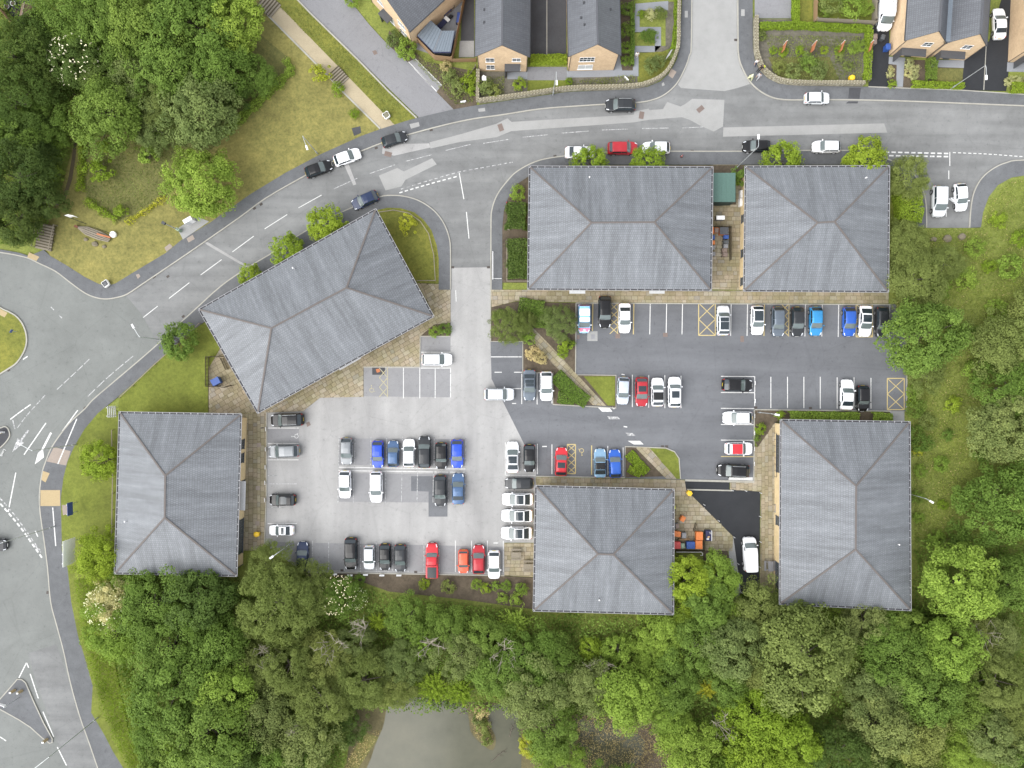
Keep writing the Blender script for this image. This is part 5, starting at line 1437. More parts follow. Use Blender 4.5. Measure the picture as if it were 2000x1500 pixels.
def vehicle(pxy, head, style, paint, label, roof=None, glass_roof=False, sunroof=False, rails=False, name='parked_car', group=None, cat='car', spoiler=False, length=None, hz=0.7, z=0.008):
    """head: direction of the nose in the picture, degrees clockwise from up (0 up, 90 right, 180 down, 270 left)."""
    s = SHAPES[style]; P = PAINT[paint]
    x, y = W(pxy[0], pxy[1], hz)
    root = empty(name, (x, y, z), R(90 - head)); tag(root, label, cat, group)
    if length: root.scale = (length / s.L,) * 3
    part('body', get((style, 'body'), lambda: body_mesh(style)), root, P)
    cowl, rf, rr, tg = s.k
    part('windscreen', get((style, 'ws'), lambda: screen_mesh(style, 'windscreen', cowl - .004, rf - .012, 4.1, 'car_screen', bow=-0.012)), root)
    if style not in ('van', 'bigvan'):
        part('rear_window', get((style, 'rw'), lambda: screen_mesh(style, 'rear_window', rr + .008, tg - .012, 4.25, 'car_glass', bow=0.006)), root)
    md = cowl * 0.25 + rf * 0.75 + (rr - rf) * 0.42
    for sg in (1, -1):
        if style in ('van', 'bigvan'):
            part('side_window', get((style, 'sw', sg), lambda: patch(style, 'side_window', cowl + .05, rf + .06, sg * 3.2, sg * 3.85, 5, 3, 0.008, t0b=rf + .005)), root)
        else:
            part('side_window', get((style, 'sf', sg), lambda: patch(style, 'side_window', cowl + .055, md - .004, sg * 3.14, sg * 3.86, 6, 3, 0.008, t0b=rf + .005)), root)
            part('side_window', get((style, 'sr', sg), lambda: patch(style, 'side_window', md + .008, (tg if style != 'pickup' else rr + .01) - .05, sg * 3.14, sg * 3.86, 6, 3, 0.008, t1b=rr - .012)), root)
        hl = get((style, 'hl', sg), lambda: patch(style, 'headlight', .02, .105, sg * 3.25, sg * 4.35, 4, 4, 0.010, 'lamp_clear'))
        part('headlight', hl, root)
        a_, b_ = (.945, .992) if style not in ('pickup',) else (.97, .996)
        part('taillight', get((style, 'tl', sg), lambda: patch(style, 'taillight', a_, b_, sg * 2.6, sg * 3.6, 4, 4, 0.012, 'lamp_red')), root)
        my = s.half(cowl + .06)
        zm = s.d['belt'] + 0.10
        mir = get((style, 'mir', sg), lambda: MB().box((0, sg * 0.11, 0), (0.14, 0.20, 0.13), R(-12 * sg), top=0.8).bar((0.02, -0.06 * sg, -0.05), (0, sg * 0.06, -0.02), 0.05).mesh('mirror', [M['car_trim']]))
        part('mirror', mir, root, P if paint != 'pink' else PAINT['white'], (s.x(cowl + .065), sg * (my - 0.02), zm))
        for wx in s.wx:
            ty, rm = get(('wheel', s.wr), lambda: wheel_meshes(s.wr))
            w = part('wheel', ty, root, None, (wx, sg * (s.half(0.5 - wx / s.L) - 0.125), s.wr), (0, 0, 0 if sg > 0 else math.pi))
            part('rim', rm, w)
    part('grille', get((style, 'gr'), lambda: MB().box((s.L / 2 + 0.002, 0, 0.42), (0.05, s.W * 0.5, 0.22)).mesh('grille', [M['car_trim']])), root)
    part('underbody', get((style, 'ub'), lambda: MB().box((0, 0, 0.26), (s.L * 0.93, s.W * 0.80, 0.10)).mesh('underbody', [M['car_trim']])), root)
    part('number_plate', get((style, 'pf'), lambda: MB().box((s.L / 2 + 0.035, 0, 0.50), (0.02, 0.5, 0.11)).mesh('number_plate', [M['plate_white']])), root)
    part('number_plate', get((style, 'pr'), lambda: MB().box((-s.L / 2 - 0.012, 0, 0.70), (0.02, 0.5, 0.11)).mesh('number_plate', [M['plate_yellow']])), root)
    part('wiper', get((style, 'wi'), lambda: patch(style, 'wiper', cowl + .004, cowl + .012, -6.9, -4.9, 1, 8, 0.02, 'car_trim')), root)
    if style != 'pickup':
        part('bonnet_gap', get((style, 'bg'), lambda: screen_mesh(style, 'bonnet_gap', cowl - .030, cowl - .020, 4.15, 'car_trim', 0.006, bow=-0.012)), root)
    if glass_roof:
        part('glass_roof', get((style, 'gl'), lambda: screen_mesh(style, 'glass_roof', rf + .012, rr - .03, 4.9, 'car_glass')), root)
    elif sunroof:
        part('sunroof', get((style, 'sun'), lambda: screen_mesh(style, 'sunroof', rf + .06, rf + .06 + (rr - rf) * 0.5, 5.2, 'car_glass')), root)
    if roof:
        part('roof_panel', get((style, 'rp'), lambda: screen_mesh(style, 'roof_panel', rf + .002, rr - .002, 4.02, 'car_trim', 0.006)), root, PAINT[roof])
    if rails:
        for sg in (1, -1):
            part('roof_rail', get((style, 'rl', sg), lambda: MB().tube([s.pt(rf + .02 + (rr - rf - .04) * k / 6, sg * 4.7, 0.05) for k in range(7)], 0.025, 6).mesh('roof_rail', [M['galvanised']])), root)
    part('aerial', get('aerial', lambda: MB().box((0, 0, 0.03), (0.13, 0.04, 0.07), top=0.5).mesh('aerial', [M['car_trim']])), root, P, tuple(s.pt(rr - .03, 7, 0.0)))
    return root

G_ROAD, G_TOP, G_MID, G_LOW, G_LEFT = 'cars parked along the road', 'cars in the top row of the dark car park', 'cars in the middle of the dark car park', 'cars at the bottom of the dark car park', 'cars in the pale car park'
V = vehicle
# along the road
V((1212, 206), 270, 'suv', 'charcoal', 'dark grey car parked below the curved stone wall, facing the lane', group=G_ROAD, rails=True)
V((1596, 192), 90, 'mini', 'silver', 'small silver hatchback parked below the rusty panel garden', group=G_ROAD)
V((770, 272), 72, 'hatch', 'charcoal', 'dark grey hatchback parked at the foot of the gravel path', group=G_ROAD, length=3.9)
V((678, 307), 70, 'hatch', 'white', 'white hatchback parked between two dark cars below the lawn', group=G_ROAD)
V((622, 330), 70, 'hatch', 'black', 'black hatchback parked beside the upper lawn street lamp', group=G_ROAD)
V((713, 391), 246, 'hatch', 'navy', 'dark blue hatchback parked at the top corner of the tilted office', group=G_ROAD)
V((1132, 298), 90, 'coupe', 'white', 'white saloon half hidden under the lime tree, behind the red car', group=G_ROAD)
V((1216, 290), 90, 'suv', 'darkred', 'red car parked between two white cars above the widest office', group=G_ROAD)
V((1282, 289), 270, 'hatch', 'white', 'white hatchback parked nose away from the red car', group=G_ROAD)
V((1478, 286), 270, 'hatch', 'black', 'black hatchback parked above the alley between the top offices', group=G_ROAD)
V((1614, 287), 270, 'suv', 'white', 'white car with roof rails parked between two lime trees', group=G_ROAD, rails=True, length=4.2)
V((1833, 393), 181, 'mpv', 'silver', 'silver people carrier parked in the short side road', group='cars in the short side road', length=4.7)
car_door = V((1876, 385), 176, 'hatch', 'white', 'white hatchback with its driver door open in the short side road', group='cars in the short side road')
dm = MB().box((0.46, 0.0, 0.62), (0.95, 0.08, 0.62), 0, top=0.98).bar((0.9, 0, 0.95), (0.75, 0, 1.36), 0.05).bar((0.75, 0, 1.36), (0.1, 0, 1.30), 0.05).build('open_door', PAINT['white'], car_door)
dm.location = (0.62, -0.86, 0); dm.rotation_euler = (0, 0, R(180 + 52)); MB().box((0.8, 0.05, 0.78), (0.16, 0.03, 0.04)).build('handle', M['car_trim'], dm)
V((1951, 46), 358, 'saloon', 'white', 'white saloon on the double drive between the right hand houses', group='vehicles on the house drives', z=0.045)
V((-14, 1064), 92, 'hatch', 'charcoal', 'dark car just entering at the left edge of the roundabout', name='car')
vn = V((1731, 20), 183, 'bigvan', 'white', 'tall white van with a roof rack on the dark house drive', cat='van', name='delivery_van', group='vehicles on the house drives', hz=1.2, z=0.045)
rk = MB()
for k in range(8): rk.bar((0.9 - k * 0.5, -0.85, 2.58), (0.9 - k * 0.5, 0.85, 2.58), 0.05, 0.05)
for sg in (-1, 1): rk.bar((1.0, sg * 0.8, 2.54), (-2.7, sg * 0.8, 2.54), 0.05, 0.06)
rk.bar((1.0, 0.25, 2.64), (-2.7, 0.25, 2.64), 0.07, 0.05); rk.bar((1.0, -0.05, 2.64), (-2.7, -0.05, 2.64), 0.07, 0.05)
for sg in (-1, 1):
    for k in range(3): rk.bar((0.7 - k * 1.5, sg * 0.8, 2.34), (0.7 - k * 1.5, sg * 0.8, 2.55), 0.05)
rk.build('roof_rack', M['light_grey'], vn)
# top row
tx = V((1141, 622), 180, 'mpv', 'white', 'pink, white and pale blue liveried car at the left end of the top row', group=G_TOP, hz=0.8)
for o in list(tx.children):
    if o.name.startswith('body'): o.material_slots[0].material = PAINT['ltblue']
part('roof_panel', get(('mpv', 'rp'), lambda: screen_mesh('mpv', 'roof_panel', SHAPES['mpv'].k[1] + .002, SHAPES['mpv'].k[2] - .002, 4.02, 'car_trim', 0.006)), tx, PAINT['white'])
part('bonnet', get(('mpv', 'bonnet'), lambda: screen_mesh('mpv', 'bonnet', .012, SHAPES['mpv'].k[0] - .03, 3.0, 'car_trim', 0.005)), tx, PAINT['pink'])
part('tailgate', get(('mpv', 'tailg'), lambda: screen_mesh('mpv', 'tailgate', SHAPES['mpv'].k[2] + .002, .985, 3.0, 'car_trim', 0.004)), tx, PAINT['pink'])
em = MB(); hzv = lambda X: SHAPES['mpv'].pt(0.5 - X / SHAPES['mpv'].L, 7, 0.02).z
ring = [(1.75 + 0.13 * math.cos(R(k * 30)), 0.13 * math.sin(R(k * 30))) for k in range(13)]
for k in range(12):
    a_, b_ = ring[k], ring[k + 1]
    em.bar((a_[0], a_[1], hzv(a_[0])), (b_[0], b_[1], hzv(b_[0])), 0.07, 0.012)
em.build('emblem', M['white_plastic'], tx)
em = MB()
for k in range(6): em.box((1.97, -0.3 + k * 0.12, hzv(1.97)), (0.11, 0.07 + 0.03 * (k % 2), 0.012))
em.build('lettering', M['white_plastic'], tx)
V((1181, 609), 180, 'bigsuv', 'black', 'black four by four standing partly on the slab walk beside the yellow hatching', group=G_TOP)
V((1220, 621), 180, 'saloon', 'white', 'white saloon right of the narrow yellow hatching in the top row', group=G_TOP, length=4.5)
V((1412, 626), 0, 'suv', 'silver', 'silver car with dark roof panel right of the yellow crossed box', group=G_TOP, glass_roof=True, length=4.5)
V((1479, 625), 180, 'hatch', 'white', 'white hatchback with black glass roof in the top row', group=G_TOP, glass_roof=True, length=4.4)
V((1519, 628), 180, 'suv', 'slate', 'slate grey car beside the second narrow yellow hatching', group=G_TOP, length=4.5)
V((1557, 628), 180, 'hatch', 'charcoal', 'dark grey hatchback between slate and bright blue cars', group=G_TOP, length=4.4)
V((1593, 627), 180, 'hatch', 'cyan', 'bright turquoise blue hatchback in the top row', group=G_TOP, length=4.4)
V((1658, 628), 180, 'hatch', 'blue', 'mid blue hatchback next to the white coupe in the top row', group=G_TOP, length=4.4)
V((1690, 627), 182, 'fast', 'white', 'white coupe with dark glass roof in the top row', group=G_TOP, glass_roof=True)
V((1722, 629), 180, 'suv', 'charcoal', 'dark grey car at the right end of the top row under the tree', group=G_TOP, length=4.5)
# middle right
V((1440, 752), 92, 'hatch', 'black', 'black hatchback in the bay above the white hatchback, facing the empty bays', group=G_MID, length=4.5)
V((1654, 771), 2, 'coupe', 'white', 'white coupe in the bays above the bottom right office', group=G_MID, length=4.6)
V((1685, 778), 180, 'mini', 'black', 'small black hatchback beside the white coupe above the bottom right office', group=G_MID, length=3.9)
V((1441, 816), 270, 'hatch', 'white', 'white hatchback in the bay between black car and red roofed car', group=G_MID, length=4.4)
V((1443, 876), 90, 'mini', 'white', 'small white car with a bright red roof', roof='red', group=G_MID, length=4.1)
V((1432, 919), 272, 'bigsuv', 'black', 'black estate in the lowest bay beside the slab walk', group=G_MID, rails=True, length=4.8)
V((1217, 763), 183, 'hatch', 'ice', 'pale silver blue hatchback beside the triangular lawn', group=G_MID)
V((1253, 765), 180, 'hatch', 'darkred', 'red hatchback with dark roof glass in the middle row', group=G_MID, sunroof=True, length=4.4)
V((1284, 766), 0, 'hatch', 'white', 'white car with a black roof in the middle row', roof='soft_top', group=G_MID, length=4.3)
V((1317, 766), 0, 'suv', 'white', 'white car with a square sunroof at the right end of the middle row', sunroof=True, group=G_MID, length=4.6)
V((1034, 752), 180, 'saloon', 'slate', 'dark slate saloon beside the garden wedge', group=G_MID, length=4.7, glass_roof=True)
V((1067, 754), 180, 'hatch', 'white', 'white hatchback between slate saloon and clipped hedge', group=G_MID, length=4.4, rails=True)
V((975, 770), 90, 'suv', 'silver', 'silver grey car standing across the join of pale and dark asphalt', name='car', length=4.5)
# bottom of the dark car park
V((1001, 893), 0, 'fast', 'white', 'white car with full glass roof at the left end of the lower row', group=G_LOW, glass_roof=True)
V((1034, 895), 180, 'hatch', 'black', 'black hatchback beside the white glass roofed car in the lower row', group=G_LOW)
V((1096, 902), 2, 'hatch', 'red', 'bright red hatchback beside the yellow hatching in the lower row', sunroof=True, group=G_LOW, length=4.3)
V((1172, 905), 0, 'coupe', 'sky', 'pale blue convertible with black soft top', roof='soft_top', group=G_LOW, length=4.4)
V((1201, 906), 358, 'hatch', 'blue', 'blue hatchback next to the pale blue convertible', group=G_LOW, length=4.3)
V((1014, 944), 270, 'estate', 'charcoal', 'dark grey car above the three white glass roofed cars', group=G_LOW, length=4.3)
V((1011, 975), 270, 'fast', 'white', 'upper one of three white glass roofed cars beside the bottom middle office', group=G_LOW, glass_roof=True)
V((1010, 1007), 270, 'fast', 'white', 'middle one of three white glass roofed cars beside the bottom middle office', group=G_LOW, glass_roof=True)
V((1009, 1041), 270, 'fast', 'white', 'lowest of three white glass roofed cars, above the picnic terrace', group=G_LOW, glass_roof=True)
# pale car park
V((561, 820), 268, 'bigsuv', 'black', 'large black car in the first bay beside the left office', group=G_LEFT, rails=True, length=4.9)
V((555, 881), 268, 'suv', 'grey', 'mid grey car below the marked disabled bay', group=G_LEFT, length=4.7)
V((552, 976), 270, 'mini', 'black', 'small black car with a dark roof panel beside the left slab walk', group=G_LEFT, sunroof=True, length=3.95)
V((549, 1036), 270, 'coupe', 'white', 'small white coupe in the corner bay beside the yellow grit bin', group=G_LEFT, glass_roof=False, sunroof=True, length=3.75)
V((677, 881), 180, 'hatch', 'grey', 'grey hatchback alone at the left of the centre bays', group=G_LEFT, length=4.1)
V((738, 887), 180, 'hatch', 'royal', 'royal blue hatchback, first of the upper centre row', group=G_LEFT, length=4.1)
V((768, 887), 0, 'hatch', 'steel', 'dull steel blue hatchback beside the royal blue one', group=G_LEFT, length=4.0)
V((799, 885), 0, 'hatch', 'white', 'white hatchback in the upper centre row', group=G_LEFT, length=4.2)
V((829, 883), 0, 'bigsuv', 'charcoal', 'long dark grey car in the upper centre row', group=G_LEFT)
V((862, 890), 180, 'mini', 'black', 'small black hatchback between dark grey and blue cars', group=G_LEFT, length=4.0)
V((893, 886), 180, 'hatch', 'royal', 'royal blue hatchback at the right end of the upper centre row', group=G_LEFT, length=4.3)
V((674, 946), 180, 'hatch', 'white', 'white hatchback with dark roof edge, first of the lower centre row', group=G_LEFT, length=4.2)
V((735, 951), 180, 'estate', 'white', 'white estate in the lower centre row', group=G_LEFT, length=4.7)
V((860, 958), 180, 'bigsuv', 'charcoal', 'dark car standing on the square asphalt repair', group=G_LEFT, length=4.7)
V((895, 955), 0, 'saloon', 'steel', 'steel blue saloon at the right end of the lower centre row', group=G_LEFT, length=4.7)
V((591, 1088), 0, 'saloon', 'navy', 'dark navy saloon half hidden by the big olive tree', group=G_LEFT, length=4.5)
V((686, 1081), 180, 'bigsuv', 'black', 'large black car, first in the bottom row', group=G_LEFT, length=4.8)
V((721, 1089), 180, 'mini', 'silver', 'small pale silver hatchback in the bottom row', group=G_LEFT, length=3.6)
V((752, 1088), 180, 'hatch', 'black', 'black hatchback between silver and red lamped cars in the bottom row', group=G_LEFT, length=4.0)
V((782, 1090), 180, 'hatch', 'charcoal', 'dark hatchback with large red tail lamps in the bottom row', group=G_LEFT, length=4.15)
pk = V((844, 1095), 0, 'pickup', 'red', 'red pickup truck with black covered bed', name='pickup_truck', group=G_LEFT, cat='pickup')
part('bed_cover', get(('pickup', 'bed'), lambda: MB().box((-1.72, 0, 1.12), (1.62, 1.36, 0.06), top=0.97).mesh('bed_cover', [M['car_trim']])), pk, PAINT['charcoal'])
V((905, 1097), 180, 'mini', 'orange', 'small orange red hatchback in the bottom row', group=G_LEFT, length=3.55)
V((935, 1093), 0, 'hatch', 'darkred', 'dark red hatchback beside the small orange one', group=G_LEFT, length=4.35)
V((965, 1103), 180, 'hatch', 'white', 'white hatchback at the right end of the bottom row', group=G_LEFT, length=4.25)
V((853, 702), 90, 'estate', 'white', 'white estate with roof rails alone by the entrance lane', rails=True, group=G_LEFT, length=4.6)
V((1465, 1083), 358, 'van', 'white', 'white panel van parked in the black service yard', name='panel_van', cat='van', hz=1.0)
# ================================================================== PLANTS
def leaf_quads(rng, C, Nrm, size, aspect=0.62):
    """Rhombic leaves at centres C facing Nrm."""
    n = len(C)
    a = rng.normal(size=(n, 3)); a -= (a * Nrm).sum(1, keepdims=True) * Nrm
    a /= np.linalg.norm(a, axis=1, keepdims=True) + 1e-9
    b = np.cross(Nrm, a)
    s = size.reshape(-1, 1)
    V = np.empty((n, 4, 3), dtype=np.float32)
    V[:, 0] = C + a * s; V[:, 1] = C + b * s * aspect; V[:, 2] = C - a * s; V[:, 3] = C - b * s * aspect
    V[:, 0] -= Nrm * s * 0.18; V[:, 2] -= Nrm * s * 0.18
    F = np.arange(n * 4, dtype=np.int32).reshape(n, 4)
    return V.reshape(-1, 3), F

def crown_mesh(seed, Rr=4.5, hz=0.75, clumps=120, per=85, leaf=0.17, crad=0.22, rough=0.22, style='round', aspect=0.62, low=-0.35):
    """A crown of leaf clumps on a lumpy dome; z = 0 at the middle of the crown."""
    rng = np.random.default_rng(seed)
    d = rng.normal(size=(clumps * 3, 3)); d /= np.linalg.norm(d, axis=1, keepdims=True)
    d = d[d[:, 2] > low][:clumps]; k = len(d)
    lob = rng.normal(size=(7, 3)); lob /= np.linalg.norm(lob, axis=1, keepdims=True); amp = rng.uniform(-1, 1, 7)
    lump = 1 + rough * ((np.clip(d @ lob.T, 0, 1) ** 3) * amp).sum(1) + rng.normal(0, rough * 0.3, k)
    rad = Rr * lump * rng.choice([1.0, 0.92, 0.78, 0.55], k, p=[0.45, 0.25, 0.2, 0.1])
    c = d * rad[:, None]; c[:, 2] *= hz
    if style == 'cone': 
        c[:, 2] = np.abs(c[:, 2]); f = np.clip(1 - c[:, 2] / (Rr * hz * 1.1), 0.12, 1); c[:, :2] *= f[:, None]; c[:, 2] *= 1.5
    cr = Rr * crad * rng.uniform(0.65, 1.35, k)
    ctint = rng.uniform(0, 1, k)
    n = k * per
    ci = np.repeat(np.arange(k), per)
    if style == 'star':
        # shoots that radiate from the middle
        L = rng.uniform(0.25, 1.0, n)
        C = c[ci] * L[:, None] + rng.normal(0, 0.03 * Rr, (n, 3))
        nr = np.tile(np.array([0, 0, 1.0]), (n, 1)) + rng.normal(0, 0.5, (n, 3))
    else:
        e = rng.normal(size=(n, 3)); e /= np.linalg.norm(e, axis=1, keepdims=True)
        r = rng.uniform(0.45, 1.0, n) ** 0.6
        C = c[ci] + e * (cr[ci] * r)[:, None] * np.array([1, 1, 0.75])
        nr = e * 0.7 + d[ci] * 0.5 + np.array([0, 0, 0.55]) + rng.normal(0, 0.38, (n, 3))
        if style == 'weeping':
            C[:, 2] -= 0.12 * Rr * (np.linalg.norm(C[:, :2], axis=1) / Rr) ** 2
    nr /= np.linalg.norm(nr, axis=1, keepdims=True)
    sz = leaf * rng.uniform(0.7, 1.35, n)
    V, F = leaf_quads(rng, C, nr, sz, aspect)
    tint = np.clip(0.45 * ctint[ci] + 0.55 * rng.uniform(0, 1, n), 0, 1)
    return mesh_np('crown', V, F, [M['leaf_mid']], False, None, tint)

def blossom_mesh(seed, Rr, hz, n=130, leaf=0.07):
    rng = np.random.default_rng(seed)
    d = rng.normal(size=(n * 3, 3)); d /= np.linalg.norm(d, axis=1, keepdims=True); d = d[d[:, 2] > 0.1][:n]; k = len(d)
    c = d * Rr * rng.uniform(0.92, 1.08, (k, 1)); c[:, 2] *= hz
    ci = np.repeat(np.arange(k), 5); C = c[ci] + rng.normal(0, 0.07, (k * 5, 3))
    nr = np.tile([0, 0, 1.0], (k * 5, 1)) + rng.normal(0, 0.3, (k * 5, 3)); nr /= np.linalg.norm(nr, axis=1, keepdims=True)
    V, F = leaf_quads(rng, C, nr, np.full(k * 5, leaf), 0.9)
    return mesh_np('blossom', V, F, [M['blossom_white']], False, None, rng.uniform(0, 1, k * 5))

def trunk_mesh(seed, Rr, H, hz, mat='bark'):
    """Tapered trunk with limbs; z = 0 at the ground, crown centre at H."""
    rng = random.Random(seed); mb = MB()
    top = H + Rr * hz * 0.35
    pts = [(0, 0, -0.1), (rng.uniform(-.1, .1), rng.uniform(-.1, .1), H * 0.4), (rng.uniform(-.3, .3), rng.uniform(-.3, .3), H * 0.8), (rng.uniform(-.5, .5), rng.uniform(-.5, .5), top)]
    r0 = 0.055 * Rr + 0.05
    mb.tube(pts, [r0, r0 * 0.8, r0 * 0.6, r0 * 0.15], 7)
    for k in range(7):
        a = 2 * math.pi * k / 7 + rng.uniform(-.3, .3); z = H * rng.uniform(0.55, 0.95)
        q = Rr * rng.uniform(0.55, 0.85)
        e = (q * math.cos(a), q * math.sin(a), z + Rr * hz * rng.uniform(0.1, 0.5))
        m = (e[0] * 0.45, e[1] * 0.45, z + (e[2] - z) * 0.35)
        mb.tube([(0, 0, z), m, e], [r0 * 0.45, r0 * 0.3, r0 * 0.08], 5)
    return mb.mesh('trunk', [M[mat]])

CROWNS = {}
SPEC = {   # per kind: variants, crown_mesh arguments
    'round':   [dict(seed=11 + i, Rr=4.5, hz=0.72, clumps=150, per=125, leaf=0.13, crad=0.19, rough=0.36) for i in range(4)],
    'loose':   [dict(seed=31 + i, Rr=4.5, hz=0.65, clumps=130, per=125, leaf=0.125, crad=0.22, rough=0.5) for i in range(3)],
    'willow':  [dict(seed=51 + i, Rr=4.5, hz=0.70, clumps=130, per=160, leaf=0.14, crad=0.20, rough=0.25, style='weeping', aspect=0.30) for i in range(3)],
    'conifer': [dict(seed=71 + i, Rr=4.5, hz=0.80, clumps=170, per=80, leaf=0.17, crad=0.17, rough=0.2, aspect=0.34) for i in range(2)],
    'small':   [dict(seed=91 + i, Rr=2.4, hz=0.72, clumps=85, per=80, leaf=0.105, crad=0.22, rough=0.25) for i in range(3)],
    'bush':    [dict(seed=111 + i, Rr=1.0, hz=0.70, clumps=38, per=40, leaf=0.075, crad=0.30, rough=0.25, low=-0.1) for i in range(3)],
    'star':    [dict(seed=131 + i, Rr=2.4, hz=0.45, clumps=70, per=44, leaf=0.12, style='star', low=-0.1, rough=0.3, aspect=0.4) for i in range(2)],
    'sapling': [dict(seed=151 + i, Rr=1.2, hz=0.9, clumps=30, per=36, leaf=0.10, crad=0.30, rough=0.5) for i in range(2)],
}
for k, lst in SPEC.items(): CROWNS[k] = [crown_mesh(**d) for d in lst]
TRUNKS = {k: [trunk_mesh(i + 5, lst[0]['Rr'], lst[0]['Rr'] * 0.9, lst[0]['hz']) for i in range(2)] for k, lst in SPEC.items()}
BLOSS = blossom_mesh(5, 4.5, 0.72)
prng = random.Random(99)
COLNAME = {'dark': 'dark green', 'mid': 'mid green', 'light': 'fresh light green', 'lime': 'bright lime', 'yellow': 'yellow', 'olive': 'olive green', 'grey': 'grey green', 'conifer': 'deep bottle green', 'pale': 'pale variegated', 'straw': 'straw coloured'}
USED = set()
def plant(pxy, rad, kind, col, label, cat='tree', group=None, name=None, height=None, blossom=False, sq=1.0):
    """A tree whose crown shows at pxy with radius rad (picture pixels)."""
    base = SPEC[kind][0]; k = rad / PPM / base['Rr'] * 0.94
    H0 = base['Rr'] * 0.9
    hc = (height if height else H0 * k)          # height of the crown centre
    zs = hc / H0
    x, y = W(pxy[0], pxy[1], hc)
    k *= (CAM_H - hc) / CAM_H
    i = prng.randrange(len(CROWNS[kind])); rz = prng.uniform(0, 6.28)
    nm = name or ('tree' if cat == 'tree' else cat.replace(' ', '_'))
    root = empty(nm, (x, y, 0.0), rz); tag(root, label, cat, group)
    c = bpy.data.objects.new('crown', CROWNS[kind][i]); link(c, root)
    c.location = (0, 0, hc); c.scale = (k * prng.uniform(0.95, 1.06), k * prng.uniform(0.95, 1.06), k * sq)
    c.material_slots[0].link = 'OBJECT'; c.material_slots[0].material = M['leaf_' + col]
    if kind not in ('bush',):
        t = bpy.data.objects.new('trunk', TRUNKS[kind][i % 2]); link(t, root); t.scale = (k, k, zs)
    if blossom:
        b = bpy.data.objects.new('blossom', BLOSS); link(b, root); b.location = (0, 0, hc); s = rad / PPM / 4.5 * 1.03; b.scale = (s, s, s * sq)
    if label in USED: print('DUPLICATE LABEL', label)
    USED.add(label)
    return root
WOODN, WOODS, STREET, EAST = 'trees of the upper left wood', 'trees of the lower wood', 'lime trees in front of the offices', 'trees on the meadow'
P_ = plant
# --- upper left wood
for p, r, kind, col, lab in [
    ((28, 110), 62, 'conifer', 'dark', 'dark feathery tree below the corner yard fence at the left edge'),
    ((75, 82), 52, 'willow', 'dark', 'dark drooping tree right below the brown shed'),
    ((125, 30), 55, 'loose', 'mid', 'loose mid green tree at the top edge right of the brown shed'),
    ((140, 72), 40, 'loose', 'light', 'yellowish light green tree above the white blossoming tree'),
    ((205, 35), 58, 'round', 'mid', 'mid green tree at the top edge between shed and the big pale crown'),
    ((25, 195), 70, 'willow', 'dark', 'big dark drooping tree on the left edge beside the blossoming tree'),
    ((88, 170), 42, 'conifer', 'dark', 'dark fine leaved tree left of the dirt path top'),
    ((30, 265), 55, 'round', 'mid', 'mid green tree at the left edge halfway down the upper wood'),
    ((78, 240), 42, 'loose', 'mid', 'smaller mid green tree beside the dirt path bend'),
    ((35, 345), 70, 'conifer', 'conifer', 'deep green bushy conifer at the left edge'),
    ((75, 305), 40, 'conifer', 'conifer', 'second deep green conifer beside the dirt path'),
    ((90, 390), 42, 'conifer', 'conifer', 'low dark conifer above the timber step frame'),
    ((30, 430), 52, 'conifer', 'conifer', 'dark conifer at the left edge above the roundabout'),
    ((285, 50), 70, 'round', 'mid', 'large green crown at the top edge of the upper wood'),
    ((370, 42), 78, 'round', 'mid', 'largest broad crown at the top edge of the upper wood'),
    ((455, 45), 62, 'round', 'light', 'light green crown nearest the upper timber steps'),
    ((255, 115), 45, 'loose', 'mid', 'mid green crown right of the blossoming tree'),
    ((330, 128), 65, 'round', 'mid', 'rounded crown in the middle of the upper wood'),
    ((430, 130), 62, 'round', 'mid', 'mid green crown above the planted scrub corner'),
    ((275, 165), 50, 'loose', 'grey', 'grey green crown beside the olive tree in the upper wood'),
    ((318, 205), 48, 'willow', 'olive', 'olive fine leaved tree at the lower side of the upper wood'),
    ((208, 222), 66, 'round', 'mid', 'mid green round tree standing right of the dirt path'),
    ((395, 212), 72, 'round', 'grey', 'large blue green crown at the lower tip of the upper wood'),
    ((300, 250), 38, 'loose', 'grey', 'small grey green crown on the edge of the brown scrub'),
    ((455, 185), 36, 'loose', 'dark', 'dark shrubby tree inside the hedge corner'),
    ((500, 150), 34, 'loose', 'mid', 'bushy tree at the point of the hedge corner'),
    ((190, 150), 40, 'round', 'dark', 'dark crown hidden behind the blossoming tree'),
    ((397, 357), 64, 'round', 'light', 'big free standing light green tree on the dry lawn by the road')]:
    P_(p, r, kind, col, lab, group=WOODN if r != 64 else None)
P_((150, 120), 48, 'round', 'dark', 'dark green tree dotted with white blossom', blossom=True, group=WOODN)
for p, r, col, lab in [((115, 281), 17, 'light', 'light young tree leaning over the dirt path, upper of three'), ((110, 337), 15, 'light', 'light young tree beside the lower end of the dirt path'), ((85, 396), 13, 'light', 'light young tree near the flag at the path end'), ((120, 225), 14, 'mid', 'thin young tree under the dark wood by the path'),
                     ((285, 303), 20, 'light', 'light green young tree in the middle of the brown scrub'), ((193, 330), 22, 'lime', 'lime young tree at the left side of the brown scrub'), ((303, 258), 14, 'light', 'small young tree at the wood edge of the brown scrub'), ((236, 412), 12, 'lime', 'small lime sapling near the hedge point'), ((205, 285), 13, 'lime', 'small lime sapling at the top of the brown scrub'),
                     ((625, 140), 17, 'yellow', 'yellowish sapling beside the lower timber steps'), ((660, 174), 13, 'lime', 'lime sapling below the lower timber steps'), ((692, 222), 10, 'lime', 'tiny lime sapling on the lawn by the path end')]:
    P_(p, r, 'sapling', col, lab, group='saplings on the lawn', cat='sapling')
